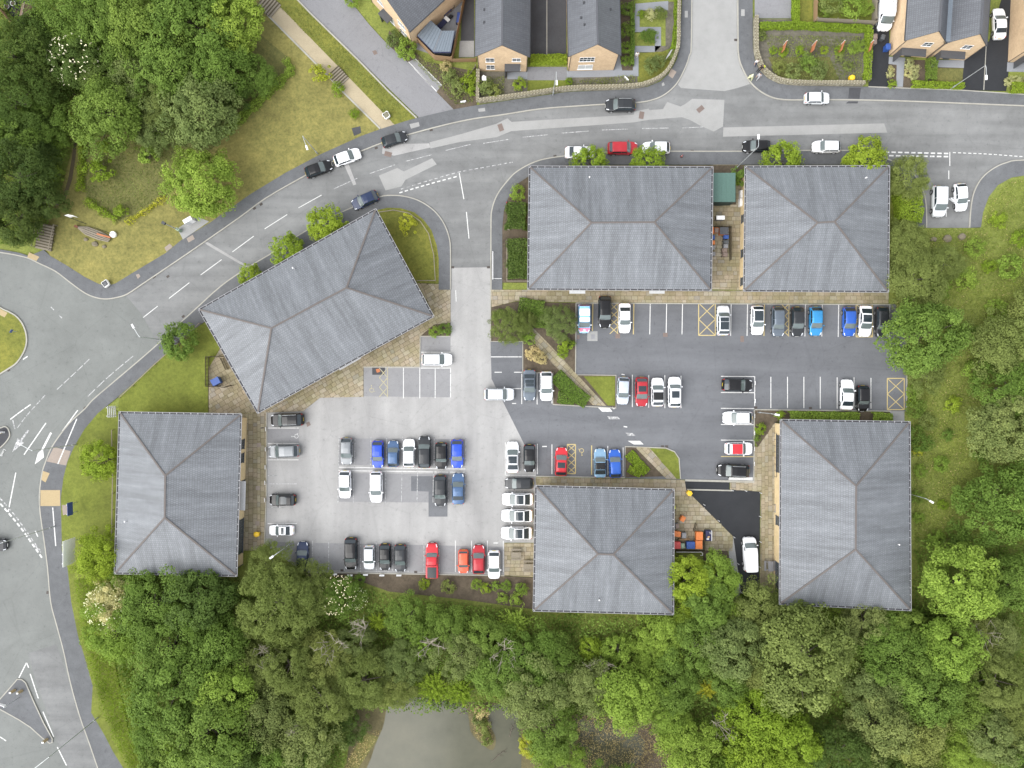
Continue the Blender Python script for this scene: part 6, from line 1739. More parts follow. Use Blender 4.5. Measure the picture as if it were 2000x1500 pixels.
# --- street and car park trees
for p, r, kind, col, lab in [((350, 667), 33, 'small', 'mid', 'round clipped tree on the lawn left of the tilted office'), ((491, 538), 23, 'small', 'lime', 'smallest lime tree behind the tilted office roof'), ((566, 490), 34, 'small', 'lime', 'middle lime tree behind the tilted office roof'), ((641, 443), 37, 'small', 'lime', 'largest lime tree behind the tilted office roof'),
                             ((197, 900), 38, 'small', 'lime', 'lime green tree on the sign verge beside the left office'), ((188, 1086), 50, 'loose', 'lime', 'lime green tree at the lower corner of the left office'),
                             ((1152, 318), 37, 'small', 'lime', 'lime tree over the white saloon above the widest office'), ((1267, 319), 39, 'small', 'lime', 'lime tree in front of the white hatchback above the widest office'), ((1527, 312), 42, 'small', 'lime', 'lime tree at the top left edge of the top right office'), ((1683, 312), 45, 'small', 'lime', 'lime tree at the top edge of the top right office')]:
    P_((p[0], p[1] + (5 if p[1] < 330 else 0)), r * (0.92 if p[1] < 330 else 1), kind, col, lab, group=STREET, height=2.0 if (p[1] < 560) else None)
P_((798, 437), 17, 'sapling', 'yellow', 'yellow green sapling on the curved corner lawn', cat='sapling')
P_((995, 635), 33, 'willow', 'olive', 'olive birch at the start of the diagonal slab path', group='birches of the garden wedge')
P_((1026, 628), 20, 'willow', 'olive', 'small olive birch leaning over the slab path', group='birches of the garden wedge')
P_((1092, 630), 31, 'willow', 'grey', 'grey green birch beside the liveried car', group='birches of the garden wedge')
# --- right of the top right office and meadow
for p, r, kind, col, lab in [((1773, 345), 44, 'willow', 'olive', 'olive birch over the corner of the top right office'), ((1770, 480), 46, 'willow', 'olive', 'thin olive birch touching the right eaves of the top right office'), ((1785, 545), 60, 'willow', 'olive', 'wide olive birch beside the slab walk end'), ((1845, 515), 38, 'willow', 'olive', 'olive birch scrub in the upper meadow'),
                             ((1808, 655), 78, 'round', 'mid', 'large leafy tree overhanging the end of the top parking row'), ((1812, 735), 30, 'loose', 'olive', 'small tree below the large one at the car park corner'), ((1945, 680), 58, 'loose', 'olive', 'olive tree at the right edge level with the upper bays'),
                             ((1975, 760), 55, 'round', 'mid', 'mid green tree at the right edge, upper of the dark pair'), ((1960, 830), 68, 'round', 'grey', 'grey green tree at the right edge, lower of the dark pair'), ((1955, 985), 72, 'round', 'mid', 'domed tree at the right edge beside the bottom right office'), ((1865, 1140), 82, 'round', 'light', 'broad light tree below the meadow, right of the bottom right office'), ((1985, 1140), 55, 'round', 'mid', 'tree at the right edge where the meadow ends'), ((2040, 600), 60, 'loose', 'olive', 'olive tree just cut by the right edge in the upper meadow'), ((2050, 900), 60, 'round', 'mid', 'mid green tree just cut by the right edge')]:
    P_(p, r, kind, col, lab, group=EAST)
# --- the lower wood
LOW = [
    ((528, 1112), 44, 'willow', 'olive', 'olive tree at the right corner of the left office over the navy saloon'), ((545, 1180), 78, 'willow', 'olive', 'big domed olive willow below the pale car park'), ((605, 1148), 45, 'willow', 'olive', 'olive crown right beside the big domed willow'), ((490, 1215), 40, 'willow', 'olive', 'small olive crown left of the big domed willow'),
    ((300, 1180), 62, 'loose', 'mid', 'mid green crown just below the left office roof'), ((390, 1175), 66, 'round', 'dark', 'dark crown below the middle of the left office roof'), ((225, 1235), 52, 'loose', 'light', 'light crown below the whitish shrub by the verge'), ((330, 1265), 68, 'loose', 'mid', 'mid green crown two rows below the left office'),
    ((420, 1260), 58, 'round', 'mid', 'mid green crown left of the dark gap in the lower wood'), ((345, 1345), 80, 'round', 'mid', 'large mid green crown by the reedy verge'), ((440, 1340), 66, 'round', 'light', 'large light crown in the left part of the lower wood'), ((400, 1430), 82, 'round', 'mid', 'large crown at the bottom of the left lower wood'), ((310, 1440), 50, 'loose', 'mid', 'crown beside the tall verge grass near the bottom'), ((330, 1500), 55, 'round', 'mid', 'crown cut by the bottom edge beside the verge grass'),
    ((500, 1300), 48, 'willow', 'olive', 'thin olive tree below the big domed willow'), ((565, 1300), 58, 'willow', 'olive', 'straggly olive tree with pale branches'), ((640, 1285), 52, 'willow', 'olive', 'olive tree left of the bare pale limbs'), ((630, 1365), 60, 'willow', 'olive', 'wide olive tree above the pond path'), ((710, 1330), 58, 'willow', 'olive', 'olive tree at the upper left of the pond'), ((690, 1260), 40, 'willow', 'grey', 'grey green crown below the elder bushes'),
    ((520, 1400), 55, 'loose', 'grey', 'grey green crown in a dark hollow of the lower wood'), ((590, 1450), 62, 'loose', 'grey', 'grey crown left of the pond path at the bottom'), ((480, 1465), 52, 'round', 'dark', 'dark crown at the bottom edge of the left lower wood'), ((560, 1510), 60, 'round', 'mid', 'crown cut by the bottom edge left of the pond'), ((680, 1420), 30, 'loose', 'dark', 'dark ivy covered crown beside the pond shore'),
    ((800, 1205), 40, 'loose', 'mid', 'mid green shrub tree below the bottom parking row'), ((825, 1255), 44, 'star', 'light', 'star shaped light tree in the middle of the lower wood'), ((740, 1215), 26, 'star', 'lime', 'small yellow green star shaped tree near the elders'), ((790, 1290), 46, 'willow', 'grey', 'grey green tree above the pond centre'), ((770, 1340), 42, 'willow', 'olive', 'olive tree hanging over the pond edge'),
    ((880, 1225), 40, 'loose', 'mid', 'mid green tree below the red pickup'), ((900, 1280), 44, 'loose', 'grey', 'grey green tree above the yellow flecked shrub'), ((850, 1345), 38, 'star', 'lime', 'lime spiky tree at the pond head'), ((900, 1350), 36, 'star', 'lime', 'yellow flecked tree over the pond head'), ((950, 1240), 42, 'round', 'mid', 'mid green tree below the clipped bed shrubs'), ((960, 1310), 48, 'round', 'mid', 'mid green tree at the right head of the pond'),
    ((1010, 1220), 32, 'star', 'light', 'light spiky tree below the corner of the bottom middle office'), ((1020, 1285), 52, 'loose', 'mid', 'mid green tree right of the pond head'), ((1075, 1280), 45, 'loose', 'mid', 'mid green tree below the bottom middle office'), ((1040, 1350), 58, 'loose', 'grey', 'grey green tree on the right pond shore'), ((1075, 1430), 48, 'loose', 'mid', 'mid green tree right of the pond narrow'), ((1035, 1455), 22, 'small', 'yellow', 'yellow green round shrub tree on the pond shore'), ((1090, 1490), 46, 'loose', 'light', 'light tree cut by the bottom edge right of the pond'),
    ((1153, 1264), 23, 'small', 'lime', 'small bright round tree below the bottom middle office'), ((1206, 1267), 28, 'small', 'light', 'second small round tree below the bottom middle office'), ((1270, 1275), 36, 'loose', 'light', 'light tree right of the two small round ones'), ((1150, 1340), 50, 'loose', 'grey', 'grey tree left of the big pale lime crown'), ((1215, 1365), 66, 'loose', 'light', 'big pale lime crown above the boggy pool'), ((1260, 1340), 44, 'loose', 'light', 'light crown on the shoulder of the big pale one'),
    ((1305, 1240), 46, 'loose', 'light', 'light tree below the right corner of the bottom middle office'), ((1345, 1130), 48, 'round', 'lime', 'bright maple beside the bin yard'), ((1400, 1125), 44, 'round', 'light', 'light maple beside the concrete strip'), ((1380, 1180), 52, 'round', 'mid', 'mid green tree between bin yard and lower wood'), ((1335, 1185), 36, 'loose', 'lime', 'lime tree with yellow tips below the bin yard'), ((1420, 1195), 34, 'loose', 'light', 'light tree at the foot of the concrete strip'),
    ((1440, 1260), 62, 'round', 'grey', 'grey green tree left of the huge olive crown'), ((1360, 1260), 50, 'loose', 'mid', 'mid green tree below the maple pair'), ((1380, 1346), 26, 'star', 'yellow', 'bright yellow star shaped shrub in the lower wood'), ((1310, 1340), 46, 'loose', 'mid', 'mid green tree between pale crown and yellow star'), ((1310, 1410), 40, 'loose', 'light', 'light tree right of the boggy pool'), ((1345, 1460), 55, 'loose', 'light', 'light tree at the bottom edge right of the boggy pool'), ((1430, 1330), 44, 'loose', 'mid', 'mid green tree right of the yellow star'),
    ((1545, 1200), 50, 'willow', 'olive', 'olive willow over the corner of the bottom right office'), ((1480, 1195), 48, 'loose', 'olive', 'olive tree at the end of the black service yard'), ((1565, 1295), 100, 'round', 'olive', 'huge olive crown below the bottom right office'), ((1500, 1300), 62, 'willow', 'olive', 'olive shoulder crown left of the huge one'), ((1480, 1400), 62, 'round', 'lime', 'brightest lime crown at the bottom of the lower wood'), ((1545, 1440), 62, 'round', 'lime', 'second bright lime crown at the bottom of the lower wood'), ((1480, 1480), 58, 'round', 'lime', 'lime crown cut by the bottom edge'),
    ((1690, 1215), 48, 'round', 'grey', 'blue green tree below the middle of the bottom right office roof'), ((1640, 1190), 26, 'loose', 'light', 'light small tree against the lower eaves of the bottom right office'), ((1745, 1270), 62, 'loose', 'mid', 'mid green tree right of the huge olive crown'), ((1760, 1220), 46, 'round', 'mid', 'mid green tree below the right corner of the bottom right office'), ((1845, 1265), 66, 'round', 'light', 'yellowish light tree in the right lower wood'), ((1890, 1230), 40, 'loose', 'olive', 'olive tree beside the dead brown bush'),
    ((1800, 1340), 68, 'round', 'mid', 'mid green tree in the centre of the right lower wood'), ((1715, 1350), 52, 'loose', 'grey', 'grey green tree below the huge olive crown'), ((1715, 1415), 62, 'round', 'grey', 'grey tree flecked with pale shoots near the bottom'), ((1870, 1370), 52, 'loose', 'mid', 'mid green tree in the right lower wood by the brown scrub'), ((1800, 1440), 58, 'loose', 'olive', 'olive tree at the bottom of the right lower wood'), ((1640, 1470), 58, 'conifer', 'dark', 'darkest crown at the bottom of the right lower wood'), ((1720, 1490), 40, 'conifer', 'dark', 'smaller dark crown cut by the bottom edge'),
    ((1945, 1330), 58, 'willow', 'olive', 'brownish olive tree at the right edge'), ((1960, 1240), 38, 'loose', 'grey', 'grey shrub tree at the right edge below the meadow'), ((1945, 1440), 56, 'round', 'grey', 'grey blue tree near the bottom right corner'), ((1880, 1470), 46, 'loose', 'light', 'light tree at the bottom edge near the right corner'), ((2000, 1400), 56, 'willow', 'olive', 'olive tree at the right edge near the bottom corner'), ((2000, 1495), 50, 'loose', 'mid', 'tree in the bottom right corner'),
    ((250, 1140), 36, 'loose', 'light', 'light shrub tree at the lower left corner of the left office'),
    ((300, 1560), 60, 'round', 'mid', 'crown below the bottom edge left'), ((450, 1550), 60, 'round', 'mid', 'crown below the bottom edge, left of the middle'), ((1200, 1550), 55, 'loose', 'mid', 'crown below the bottom edge under the pool'), ((1400, 1560), 62, 'round', 'light', 'crown below the bottom edge under the lime trees'), ((1780, 1545), 60, 'round', 'mid', 'crown below the bottom edge on the right')]
for p, r, kind, col, lab in LOW: P_(p, r, kind, col, lab, group=WOODS)
P_((657, 1160), 36, 'round', 'mid', 'elder bush with white flower heads below the navy saloon', blossom=True, cat='bush', group='flowering elders')
P_((697, 1168), 21, 'round', 'mid', 'smaller elder thick with white flowers', blossom=True, cat='bush', group='flowering elders')
P_((218, 1185), 45, 'loose', 'pale', 'whitish variegated shrub below the lime tree by the verge', cat='bush', blossom=True)
P_((260, 1205), 32, 'loose', 'pale', 'second whitish variegated shrub by the verge', cat='bush')
# --- bare, dead trees
def bare_tree(pxy, h, label, seed, mat='bark_pale', lean=(0, 0), spread=1.0):
    rng = random.Random(seed); x, y = W(pxy[0], pxy[1], h * 0.5)
    root = empty('bare_tree', (x, y, 0), rng.uniform(0, 6)); tag(root, label, 'tree', 'bare trees in the wood')
    mb = MB(); tip = Vector((lean[0], lean[1], h * 0.6))
    mb.tube([(0, 0, 0), tip * 0.5, tip], [0.16, 0.12, 0.09], 6); mb.build('trunk', M[mat], root)
    for k in range(9):
        a = rng.uniform(0, 6.28); q = spread * rng.uniform(1.2, 2.6); lm = MB()
        p0 = tip * rng.uniform(0.6, 1.0); p1 = p0 + Vector((math.cos(a) * q * 0.5, math.sin(a) * q * 0.5, h * 0.2)); p2 = p0 + Vector((math.cos(a) * q, math.sin(a) * q, h * 0.38 + rng.uniform(-.3, .3)))
        lm.tube([p0, p1, p2], [0.07, 0.05, 0.02], 5)
        for j in range(5):
            s = p1.lerp(p2, rng.uniform(0, 0.9)); e = s + Vector((rng.uniform(-.9, .9), rng.uniform(-.9, .9), rng.uniform(.1, .7))) * spread
            lm.tube([s, e], [0.03, 0.01], 4)
        lm.build('branch', M[mat], root)
for i, (p, h, lab) in enumerate([((655, 1255), 7.5, 'bare pale limbs standing right of the big domed willow'), ((530, 1275), 6.5, 'brown dead branches below the big domed willow'), ((715, 1225), 6.5, 'pale bare tree beside the star shaped sapling'), ((985, 1265), 7.0, 'bare leaning branches at the right head of the pond'), ((605, 1410), 6.5, 'bare pale limbs above the pond path'), ((1400, 1410), 5.5, 'grey twiggy dead shrub left of the bright lime crowns'), ((1915, 1235), 5.0, 'straw coloured dead bush at the edge of the meadow'), ((1175, 1290), 5.0, 'bare twigs between the two small round trees'), ((840, 1255), 6.0, 'bare branches among the star shaped trees')]):
    bare_tree(p, h, lab, i + 3)

# --- hedges: leafy boxes along a line
def hedge(pts, w, h, col, label, dens=190, leaf=0.085, cat='hedge', name='hedge', z0=0.0, rag=0.12):
    P = px(pts); rng = np.random.default_rng(int(abs(pts[0][0] * 7 + pts[0][1])))
    Vs = []; C = []; NR = []
    for i in range(len(P) - 1):
        a = np.array(P[i]); b = np.array(P[i + 1]); L = np.linalg.norm(b - a)
        d = (b - a) / L; nn = np.array([-d[1], d[0]])
        n = int(L * (w + 2 * h) * dens)
        s = rng.uniform(-0.1, L + 0.1, n); q = rng.uniform(-1, 1, n) * (w / 2 + h)
        top = np.abs(q) < w / 2
        u = np.where(top, q, np.sign(q) * w / 2); z = np.where(top, h, h - (np.abs(q) - w / 2))
        bulge = rag * np.sin(s * 2.1 + i) * 0.5 + rng.normal(0, rag * 0.45, n)
        zz = z + np.where(top, bulge, 0); uu = u + np.where(top, 0, np.sign(u) * bulge)
        C.append(np.stack([a[0] + d[0] * s + nn[0] * uu, a[1] + d[1] * s + nn[1] * uu, np.maximum(zz, 0.02) + z0], 1))
        nr = np.where(top[:, None], np.array([0, 0, 1.0]), np.stack([nn[0] * np.sign(u), nn[1] * np.sign(u), np.full(n, 0.4)], 1)) + rng.normal(0, 0.45, (n, 3))
        NR.append(nr / np.linalg.norm(nr, axis=1, keepdims=True))
    C = np.concatenate(C); NR = np.concatenate(NR)
    V, F = leaf_quads(rng, C, NR, leaf * rng.uniform(0.7, 1.3, len(C)), 0.7)
    o0 = C[:, :2].mean(0)
    V = V - np.array([o0[0], o0[1], 0])
    me = mesh_np('foliage', V, F, [M['leaf_' + col]], False, None, rng.uniform(0, 1, len(F)))
    root = empty(name, (o0[0], o0[1], 0)); tag(root, label, cat)
    link(bpy.data.objects.new('foliage', me), root)
    mb = MB()
    for i in range(len(P) - 1):
        a = (P[i][0] - o0[0], P[i][1] - o0[1]); b = (P[i + 1][0] - o0[0], P[i + 1][1] - o0[1])
        k = max(2, int(math.dist(a, b) / 0.6))
        for j in range(k):
            t = (j + 0.5) / k; x = a[0] + (b[0] - a[0]) * t; y = a[1] + (b[1] - a[1]) * t
            mb.tube([(x, y, z0), (x + 0.05, y, z0 + h * 0.8)], [0.03, 0.012], 5)
    mb.build('stem', M['bark'], root)
    return root
hedge([(1481, 55), (1550, 53), (1690, 60), (1697, 62)], 0.8, 1.0, 'lime', 'bright clipped hedge along the top of the rusty panel garden')
hedge([(1694, 64), (1690, 160)], 0.8, 1.0, 'lime', 'bright clipped hedge on the right side of the rusty panel garden')
hedge([(1551, -60), (1551, 50)], 0.8, 1.1, 'lime', 'bright hedge between grey drive and narrow lawn')
hedge([(1322, -60), (1320, 60), (1314, 100)], 0.7, 0.9, 'lime', 'narrow bright hedge inside the curved stone wall')
hedge([(1234, 10), (1233, 130)], 0.5, 1.0, 'mid', 'narrow green hedge beside the zigzag path')
hedge([(1037, 120), (1105, 119)], 1.2, 1.0, 'lime', 'fluffy lime hedge across the end of the double driveway', leaf=0.1)
hedge([(1778, 167), (1877, 170)], 0.8, 0.8, 'lime', 'low lime hedge along the front of the semi detached pair')
hedge([(1815, 120), (1813, 160)], 1.1, 1.3, 'mid', 'dark green hedge dividing the semi detached front gardens')
hedge([(1968, 174), (2060, 178)], 1.2, 1.1, 'lime', 'rounded lime hedge of the corner house')
hedge([(1762, 380), (1768, 410), (1764, 436)], 3.4, 2.0, 'lime', 'wide bright lime hedge right of the top right office', leaf=0.11, dens=120)
hedge([(1538, 813), (1670, 815)], 1.4, 1.2, 'light', 'shaggy green hedge above the bottom right office', leaf=0.1)
hedge([(1700, 814), (1735, 816)], 1.3, 1.1, 'light', 'short shaggy hedge near the hatched end bay', leaf=0.1)
hedge([(165, 282), (164, 330), (160, 375)], 0.7, 0.9, 'lime', 'ragged young hedge down the left side of the brown scrub', rag=0.4, dens=120)
hedge([(172, 393), (200, 412), (232, 432)], 0.7, 0.8, 'lime', 'ragged young hedge above the driftwood boat', rag=0.4, dens=110)
hedge([(248, 436), (280, 418), (325, 385)], 0.5, 0.6, 'yellow', 'thin yellowish young hedge towards the big free standing tree', rag=0.4, dens=80)
hedge([(440, 262), (470, 236), (520, 190), (572, 140), (560, 120)], 0.8, 1.0, 'light', 'young green hedge along the scrub corner', rag=0.35, dens=130)
hedge([(1085, 732), (1100, 748), (1130, 775), (1145, 785)], 2.0, 0.9, 'mid', 'dark clipped shrubs between white hatchback and slab path', leaf=0.09)
hedge([(1090, 775), (1120, 780)], 1.6, 0.8, 'mid', 'low dark shrubs above the worn crossing', leaf=0.09)
hedge([(1014, 598), (1060, 605), (1058, 640)], 2.4, 0.7, 'mid', 'dark ground cover shrubs between the garden wedge birches', leaf=0.09)
hedge([(1010, 400), (1008, 450)], 2.6, 1.2, 'dark', 'dark shrub mass against the widest office, upper part', leaf=0.1, rag=0.4)
hedge([(1012, 470), (1012, 545)], 2.8, 1.1, 'dark', 'dark shrub mass beside the entrance barrier', leaf=0.1, rag=0.4)
hedge([(1228, 885), (1245, 905), (1262, 922)], 1.4, 0.45, 'lime', 'low lime plants in the small triangular bed', leaf=0.09)
hedge([(1228, 915), (1250, 926)], 1.0, 0.4, 'lime', 'low lime plants beside the blue hatchback', leaf=0.09)
# --- single shrubs
SH = [((830, 1140), 11, 'lime'), ((701, 1134), 12, 'mid'), ((930, 1140), 10, 'light'), ((949, 1149), 10, 'lime'), ((969, 1144), 9, 'light'), ((990, 1143), 10, 'light'), ((1019, 1150), 11, 'light'), ((981, 1168), 11, 'light'), ((1008, 1170), 12, 'light'), ((875, 1145), 13, 'olive'),
      ((1523, 811), 9, 'lime'), ((1484, 838), 10, 'lime'), ((1478, 855), 7, 'mid'), ((870, 644), 12, 'mid'), ((848, 648), 10, 'light'), ((1033, 660), 13, 'light'), ((1104, 672), 14, 'lime'), ((1100, 688), 11, 'lime'), ((1117, 672), 7, 'mid'), ((977, 610), 6, 'mid'), ((967, 616), 6, 'mid'), ((1040, 690), 14, 'straw'), ((1055, 700), 12, 'straw'),
      ((1446, 345), 18, 'mid'), ((1437, 353), 9, 'lime'), ((1725, 830), 8, 'mid'), ((793, 97), 19, 'light'), ((770, 78), 16, 'grey'), ((880, 150), 15, 'grey'), ((895, 172), 16, 'grey'), ((870, 130), 10, 'straw'), ((910, 165), 14, 'lime'), ((922, 150), 12, 'lime'), ((925, 178), 10, 'lime'), ((950, 170), 16, 'grey'), ((965, 178), 13, 'olive'), ((1016, 165), 12, 'lime'), ((1111, 160), 7, 'lime'),
      ((1220, 60), 13, 'mid'), ((1222, 20), 12, 'mid'), ((1220, 95), 11, 'light'), ((1222, 120), 9, 'light'), ((1262, 70), 13, 'mid'), ((1272, 72), 12, 'mid'), ((1272, 28), 11, 'pale'), ((1290, 26), 12, 'olive'), ((1252, 28), 7, 'lime'), ((1510, 100), 8, 'lime'), ((1530, 103), 9, 'lime'), ((1562, 100), 10, 'lime'), ((1610, 98), 8, 'lime'), ((1640, 100), 10, 'lime'), ((1668, 95), 12, 'light'), ((1680, 92), 11, 'light'), ((1580, 125), 18, 'mid'), ((1550, 140), 16, 'grey'), ((1600, 140), 17, 'grey'), ((1520, 132), 12, 'olive'), ((1655, 130), 10, 'olive'), ((1640, 112), 9, 'grey'), ((1488, 70), 9, 'olive'),
      ((1742, 165), 8, 'lime'), ((1738, 145), 7, 'pale'), ((1740, 135), 6, 'pale'), ((1775, 125), 9, 'pale'), ((1785, 135), 9, 'pale'), ((1774, 142), 8, 'pale'), ((1784, 150), 8, 'pale'), ((1972, 160), 9, 'pale'), ((1985, 158), 9, 'pale'), ((1997, 160), 8, 'pale'), ((1620, 10), 20, 'olive'), ((1660, 15), 22, 'light'), ((1690, 20), 14, 'light'), ((1612, 25), 10, 'light'), ((688, 4), 13, 'light'), ((885, 8), 6, 'lime'),
      ((1784, 765), 14, 'light'), ((1788, 798), 18, 'mid'), ((1779, 785), 9, 'lime'), ((1788, 845), 15, 'mid'), ((1792, 880), 9, 'yellow'), ((1795, 920), 12, 'light'), ((1790, 970), 12, 'mid'), ((1793, 1010), 10, 'light'), ((1800, 868), 18, 'mid'), ((1810, 822), 16, 'olive'), ((1745, 350), 16, 'mid'), ((1010, 378), 14, 'light'), ((1005, 500), 9, 'light'), ((1012, 520), 7, 'light'), ((1310, 110), 10, 'olive'), ((1270, 130), 14, 'grey'), ((1285, 120), 12, 'grey'), ((940, 1390), 14, 'straw'), ((945, 1420), 14, 'olive'), ((950, 1445), 11, 'olive'), ((935, 1405), 10, 'grey'), ((640, 1130), 12, 'light'), ((1420, 1150), 12, 'light'), ((1455, 1165), 9, 'light'), ((1835, 565), 20, 'light'), ((1900, 485), 18, 'light'), ((1950, 430), 16, 'lime'), ((1885, 545), 22, 'light'), ((1945, 605), 20, 'light'), ((1888, 650), 18, 'mid'), ((1900, 722), 22, 'light'), ((1860, 790), 16, 'lime'), ((1838, 905), 14, 'light'), ((1882, 965), 18, 'light'), ((1868, 1045), 20, 'mid'), ((1825, 1052), 16, 'light'), ((1915, 885), 16, 'mid'), ((1972, 520), 22, 'light'), ((1990, 465), 18, 'lime'), ((1840, 985), 10, 'lime'), ((1850, 850), 11, 'mid'), ((1930, 520), 13, 'lime')]
LAND = [('the red pickup', 844, 1095), ('the picnic tables', 1010, 1090), ('the lower slab walk bend', 1490, 840), ('the tilted office', 850, 640), ('the diagonal slab path', 1070, 680), ('the green store', 1411, 370), ('the diagonal house', 790, 60), ('the lane bed wall end', 915, 160), ('the left gabled house', 975, 140), ('the right gabled house', 1160, 140), ('the zigzag path', 1265, 60), ('the first rusty panel', 1525, 92), ('the third rusty panel', 1632, 92), ('the rusty panel garden corner', 1500, 140), ('the last rusty panel', 1690, 92), ('the semi detached pair', 1770, 115), ('the corner house', 1985, 120), ('the grey back fence', 1640, 45), ('the hatched end bay', 1750, 770), ('the bottom right office eaves', 1777, 950), ('the widest office', 1035, 450), ('the pond spit', 940, 1420), ('the tilted banner', 1305, 110), ('the top right office', 1735, 340), ('the orange bins', 1365, 1060), ('the white van', 1465, 1120), ('the elder bushes', 680, 1150), ('the gravel lane top', 690, 0), ('the meadow boulders', 1850, 465), ('the domed right edge tree', 1955, 985), ('the large car park tree', 1808, 655), ('the olive right edge tree', 1945, 680), ('the open meadow middle', 1860, 880)]
cnt = {}
def where(x, y):
    nm, lx, ly = min(LAND, key=lambda q: math.hypot(q[1] - x, q[2] - y))
    dx, dy = x - lx, y - ly
    rel = ('right of' if dx > 0 else 'left of') if abs(dx) > abs(dy) else ('below' if dy > 0 else 'above')
    return nm, rel
ORD = ['', 'second ', 'third ', 'fourth ', 'fifth ', 'sixth ', 'seventh ', 'eighth ', 'ninth ', 'tenth ']
for (x, y), r, col in sorted(SH, key=lambda s: (s[0][0], s[0][1])):
    nm, rel = where(x, y)
    size = 'small' if r < 9 else ('medium' if r < 14 else 'large')
    key = (col, size, nm, rel); cnt[key] = cnt.get(key, 0) + 1
    n = sum(1 for (x2, y2), r2, c2 in SH if (c2, 'small' if r2 < 9 else ('medium' if r2 < 14 else 'large'), *where(x2, y2)) == key)
    lab = f"{ORD[cnt[key] - 1]}{size} {COLNAME[col]} shrub {rel} {nm}" + (', counted from the left' if n > 1 else '')
    if n > 1 and cnt[key] == 1: lab = 'first ' + lab
    P_((x, y), r, 'bush', col, lab, cat='shrub', group='garden and bed shrubs', height=r / PPM * 0.55)

# --- ground cover that nobody could count
def scatter(name, polys, n, z, leaf, col, label, seed, up=0.7, aspect=0.55, clump=0.0):
    rng = np.random.default_rng(seed); pts = []
    P = [px(q) for q in polys]
    areas = []
    for q in P: areas.append(abs(sum(q[i][0] * q[(i + 1) % len(q)][1] - q[(i + 1) % len(q)][0] * q[i][1] for i in range(len(q)))) / 2)
    for q, A in zip(P, areas):
        m = int(n * A / sum(areas)); a = np.array(q); lo, hi = a.min(0), a.max(0); got = []
        while len(got) < m:
            c = rng.uniform(lo, hi, (4000, 2))
            if clump:
                f = np.sin(c[:, 0] * 0.9 + 1.3 * np.sin(c[:, 1] * 0.5)) * np.sin(c[:, 1] * 0.8 + 1.1 * np.sin(c[:, 0] * 0.6))
                c = c[rng.uniform(-1, 1, len(c)) * 0.9 < f * clump + (1 - clump)]
            got += [tuple(p) for p in c if inside(p, q)]
        pts += got[:m]
    XY = np.array(pts); k = len(XY)
    hh = 0.5 + 0.5 * np.sin(XY[:, 0] * 0.7 + 2 * np.sin(XY[:, 1] * 0.31)) * np.sin(XY[:, 1] * 0.6 + 1.7 * np.sin(XY[:, 0] * 0.23))
    C = np.concatenate([XY, (z[0] + (z[1] - z[0]) * rng.uniform(0, 1, k) * (0.35 + 0.65 * hh))[:, None]], 1)
    nr = np.array([0, 0, up]) + rng.normal(0, 0.55, (k, 3)); nr /= np.linalg.norm(nr, axis=1, keepdims=True)
    V, F = leaf_quads(rng, C, nr, leaf * rng.uniform(0.6, 1.5, k), aspect)
    o = link(bpy.data.objects.new(name, mesh_np(name, V, F, [M['leaf_' + col]], False, None, np.clip(0.5 * hh + 0.5 * rng.uniform(0, 1, k), 0, 1))))
    tag(o, label, 'undergrowth', None, 'stuff')
WOOD_POLY = [(245, 1125), (460, 1128), (590, 1122), (690, 1135), (760, 1160), (900, 1175), (1046, 1195), (1310, 1203), (1320, 1085), (1420, 1110), (1440, 1180), (1525, 1160), (1525, 1195), (1780, 1195), (1785, 1050), (2060, 1050), (2060, 1560), (1340, 1560), (1310, 1405), (1180, 1385), (1100, 1400), (1080, 1385), (700, 1380), (660, 1560), (300, 1560), (240, 1320), (215, 1200)]
scatter('undergrowth', [WOOD_POLY], 110000, (0.05, 3.0), 0.17, 'mid', 'leafy undergrowth filling the lower wood', 5)
scatter('undergrowth', [[(-40, -40), (500, -40), (480, 150), (330, 250), (170, 270), (140, 300), (120, 380), (85, 470), (0, 480), (-40, 470)]], 40000, (0.05, 2.0), 0.15, 'mid', 'dark leafy undergrowth of the upper left wood', 6)
scatter('meadow_grass', [[(1740, 460), (1790, 448), (1915, 448), (1930, 390), (1975, 352), (2060, 348), (2060, 1060), (1785, 1060), (1780, 830), (1772, 700), (1742, 570)]], 52000, (0.03, 0.6), 0.13, 'meadow', 'tall tufted meadow grass on the right side', 7, 0.45, 0.25, 0.4)
scatter('meadow_grass', [[(1740, 460), (1790, 448), (1915, 448), (1930, 390), (1975, 352), (2060, 348), (2060, 1060), (1785, 1060), (1780, 830), (1772, 700), (1742, 570)]], 4000, (0.1, 0.7), 0.12, 'straw', 'dry seed heads among the meadow grass', 8, 0.45, 0.25, 0.8)
scatter('verge_reeds', [[(150, 1130), (240, 1120), (260, 1300), (300, 1500), (330, 1560), (290, 1560), (245, 1480), (200, 1380), (165, 1240)]], 15000, (0.1, 1.5), 0.15, 'lime', 'tall lime green verge growth beside the pavement', 9, 0.35, 0.22, 0.2)
scatter('rough_grass', [[(545, 14), (680, 148), (768, 242), (808, 229), (700, 122), (590, 14)]], 2600, (0.10, 0.26), 0.09, 'olive', 'rough tussocks between gravel path and lane', 10, 0.6, 0.3, 0.7)
scatter('rough_grass', [[(170, 393), (236, 430), (325, 380), (440, 266), (420, 240), (300, 230), (180, 285)]], 7000, (0.11, 0.35), 0.10, 'olive', 'dry brown scrub grass behind the young hedge', 11, 0.6, 0.35, 0.5)
scatter('bog_plants', [[(1100, 1400), (1180, 1385), (1290, 1405), (1330, 1470), (1310, 1560), (1110, 1560)], [(700, 1500), (745, 1425), (705, 1430), (672, 1500), (660, 1560), (690, 1560)], [(915, 1385), (955, 1385), (965, 1455), (945, 1455), (925, 1430)]], 9000, (0.04, 0.5), 0.11, 'straw', 'brown boggy scrub beside the pond', 12, 0.5, 0.35, 0.5)
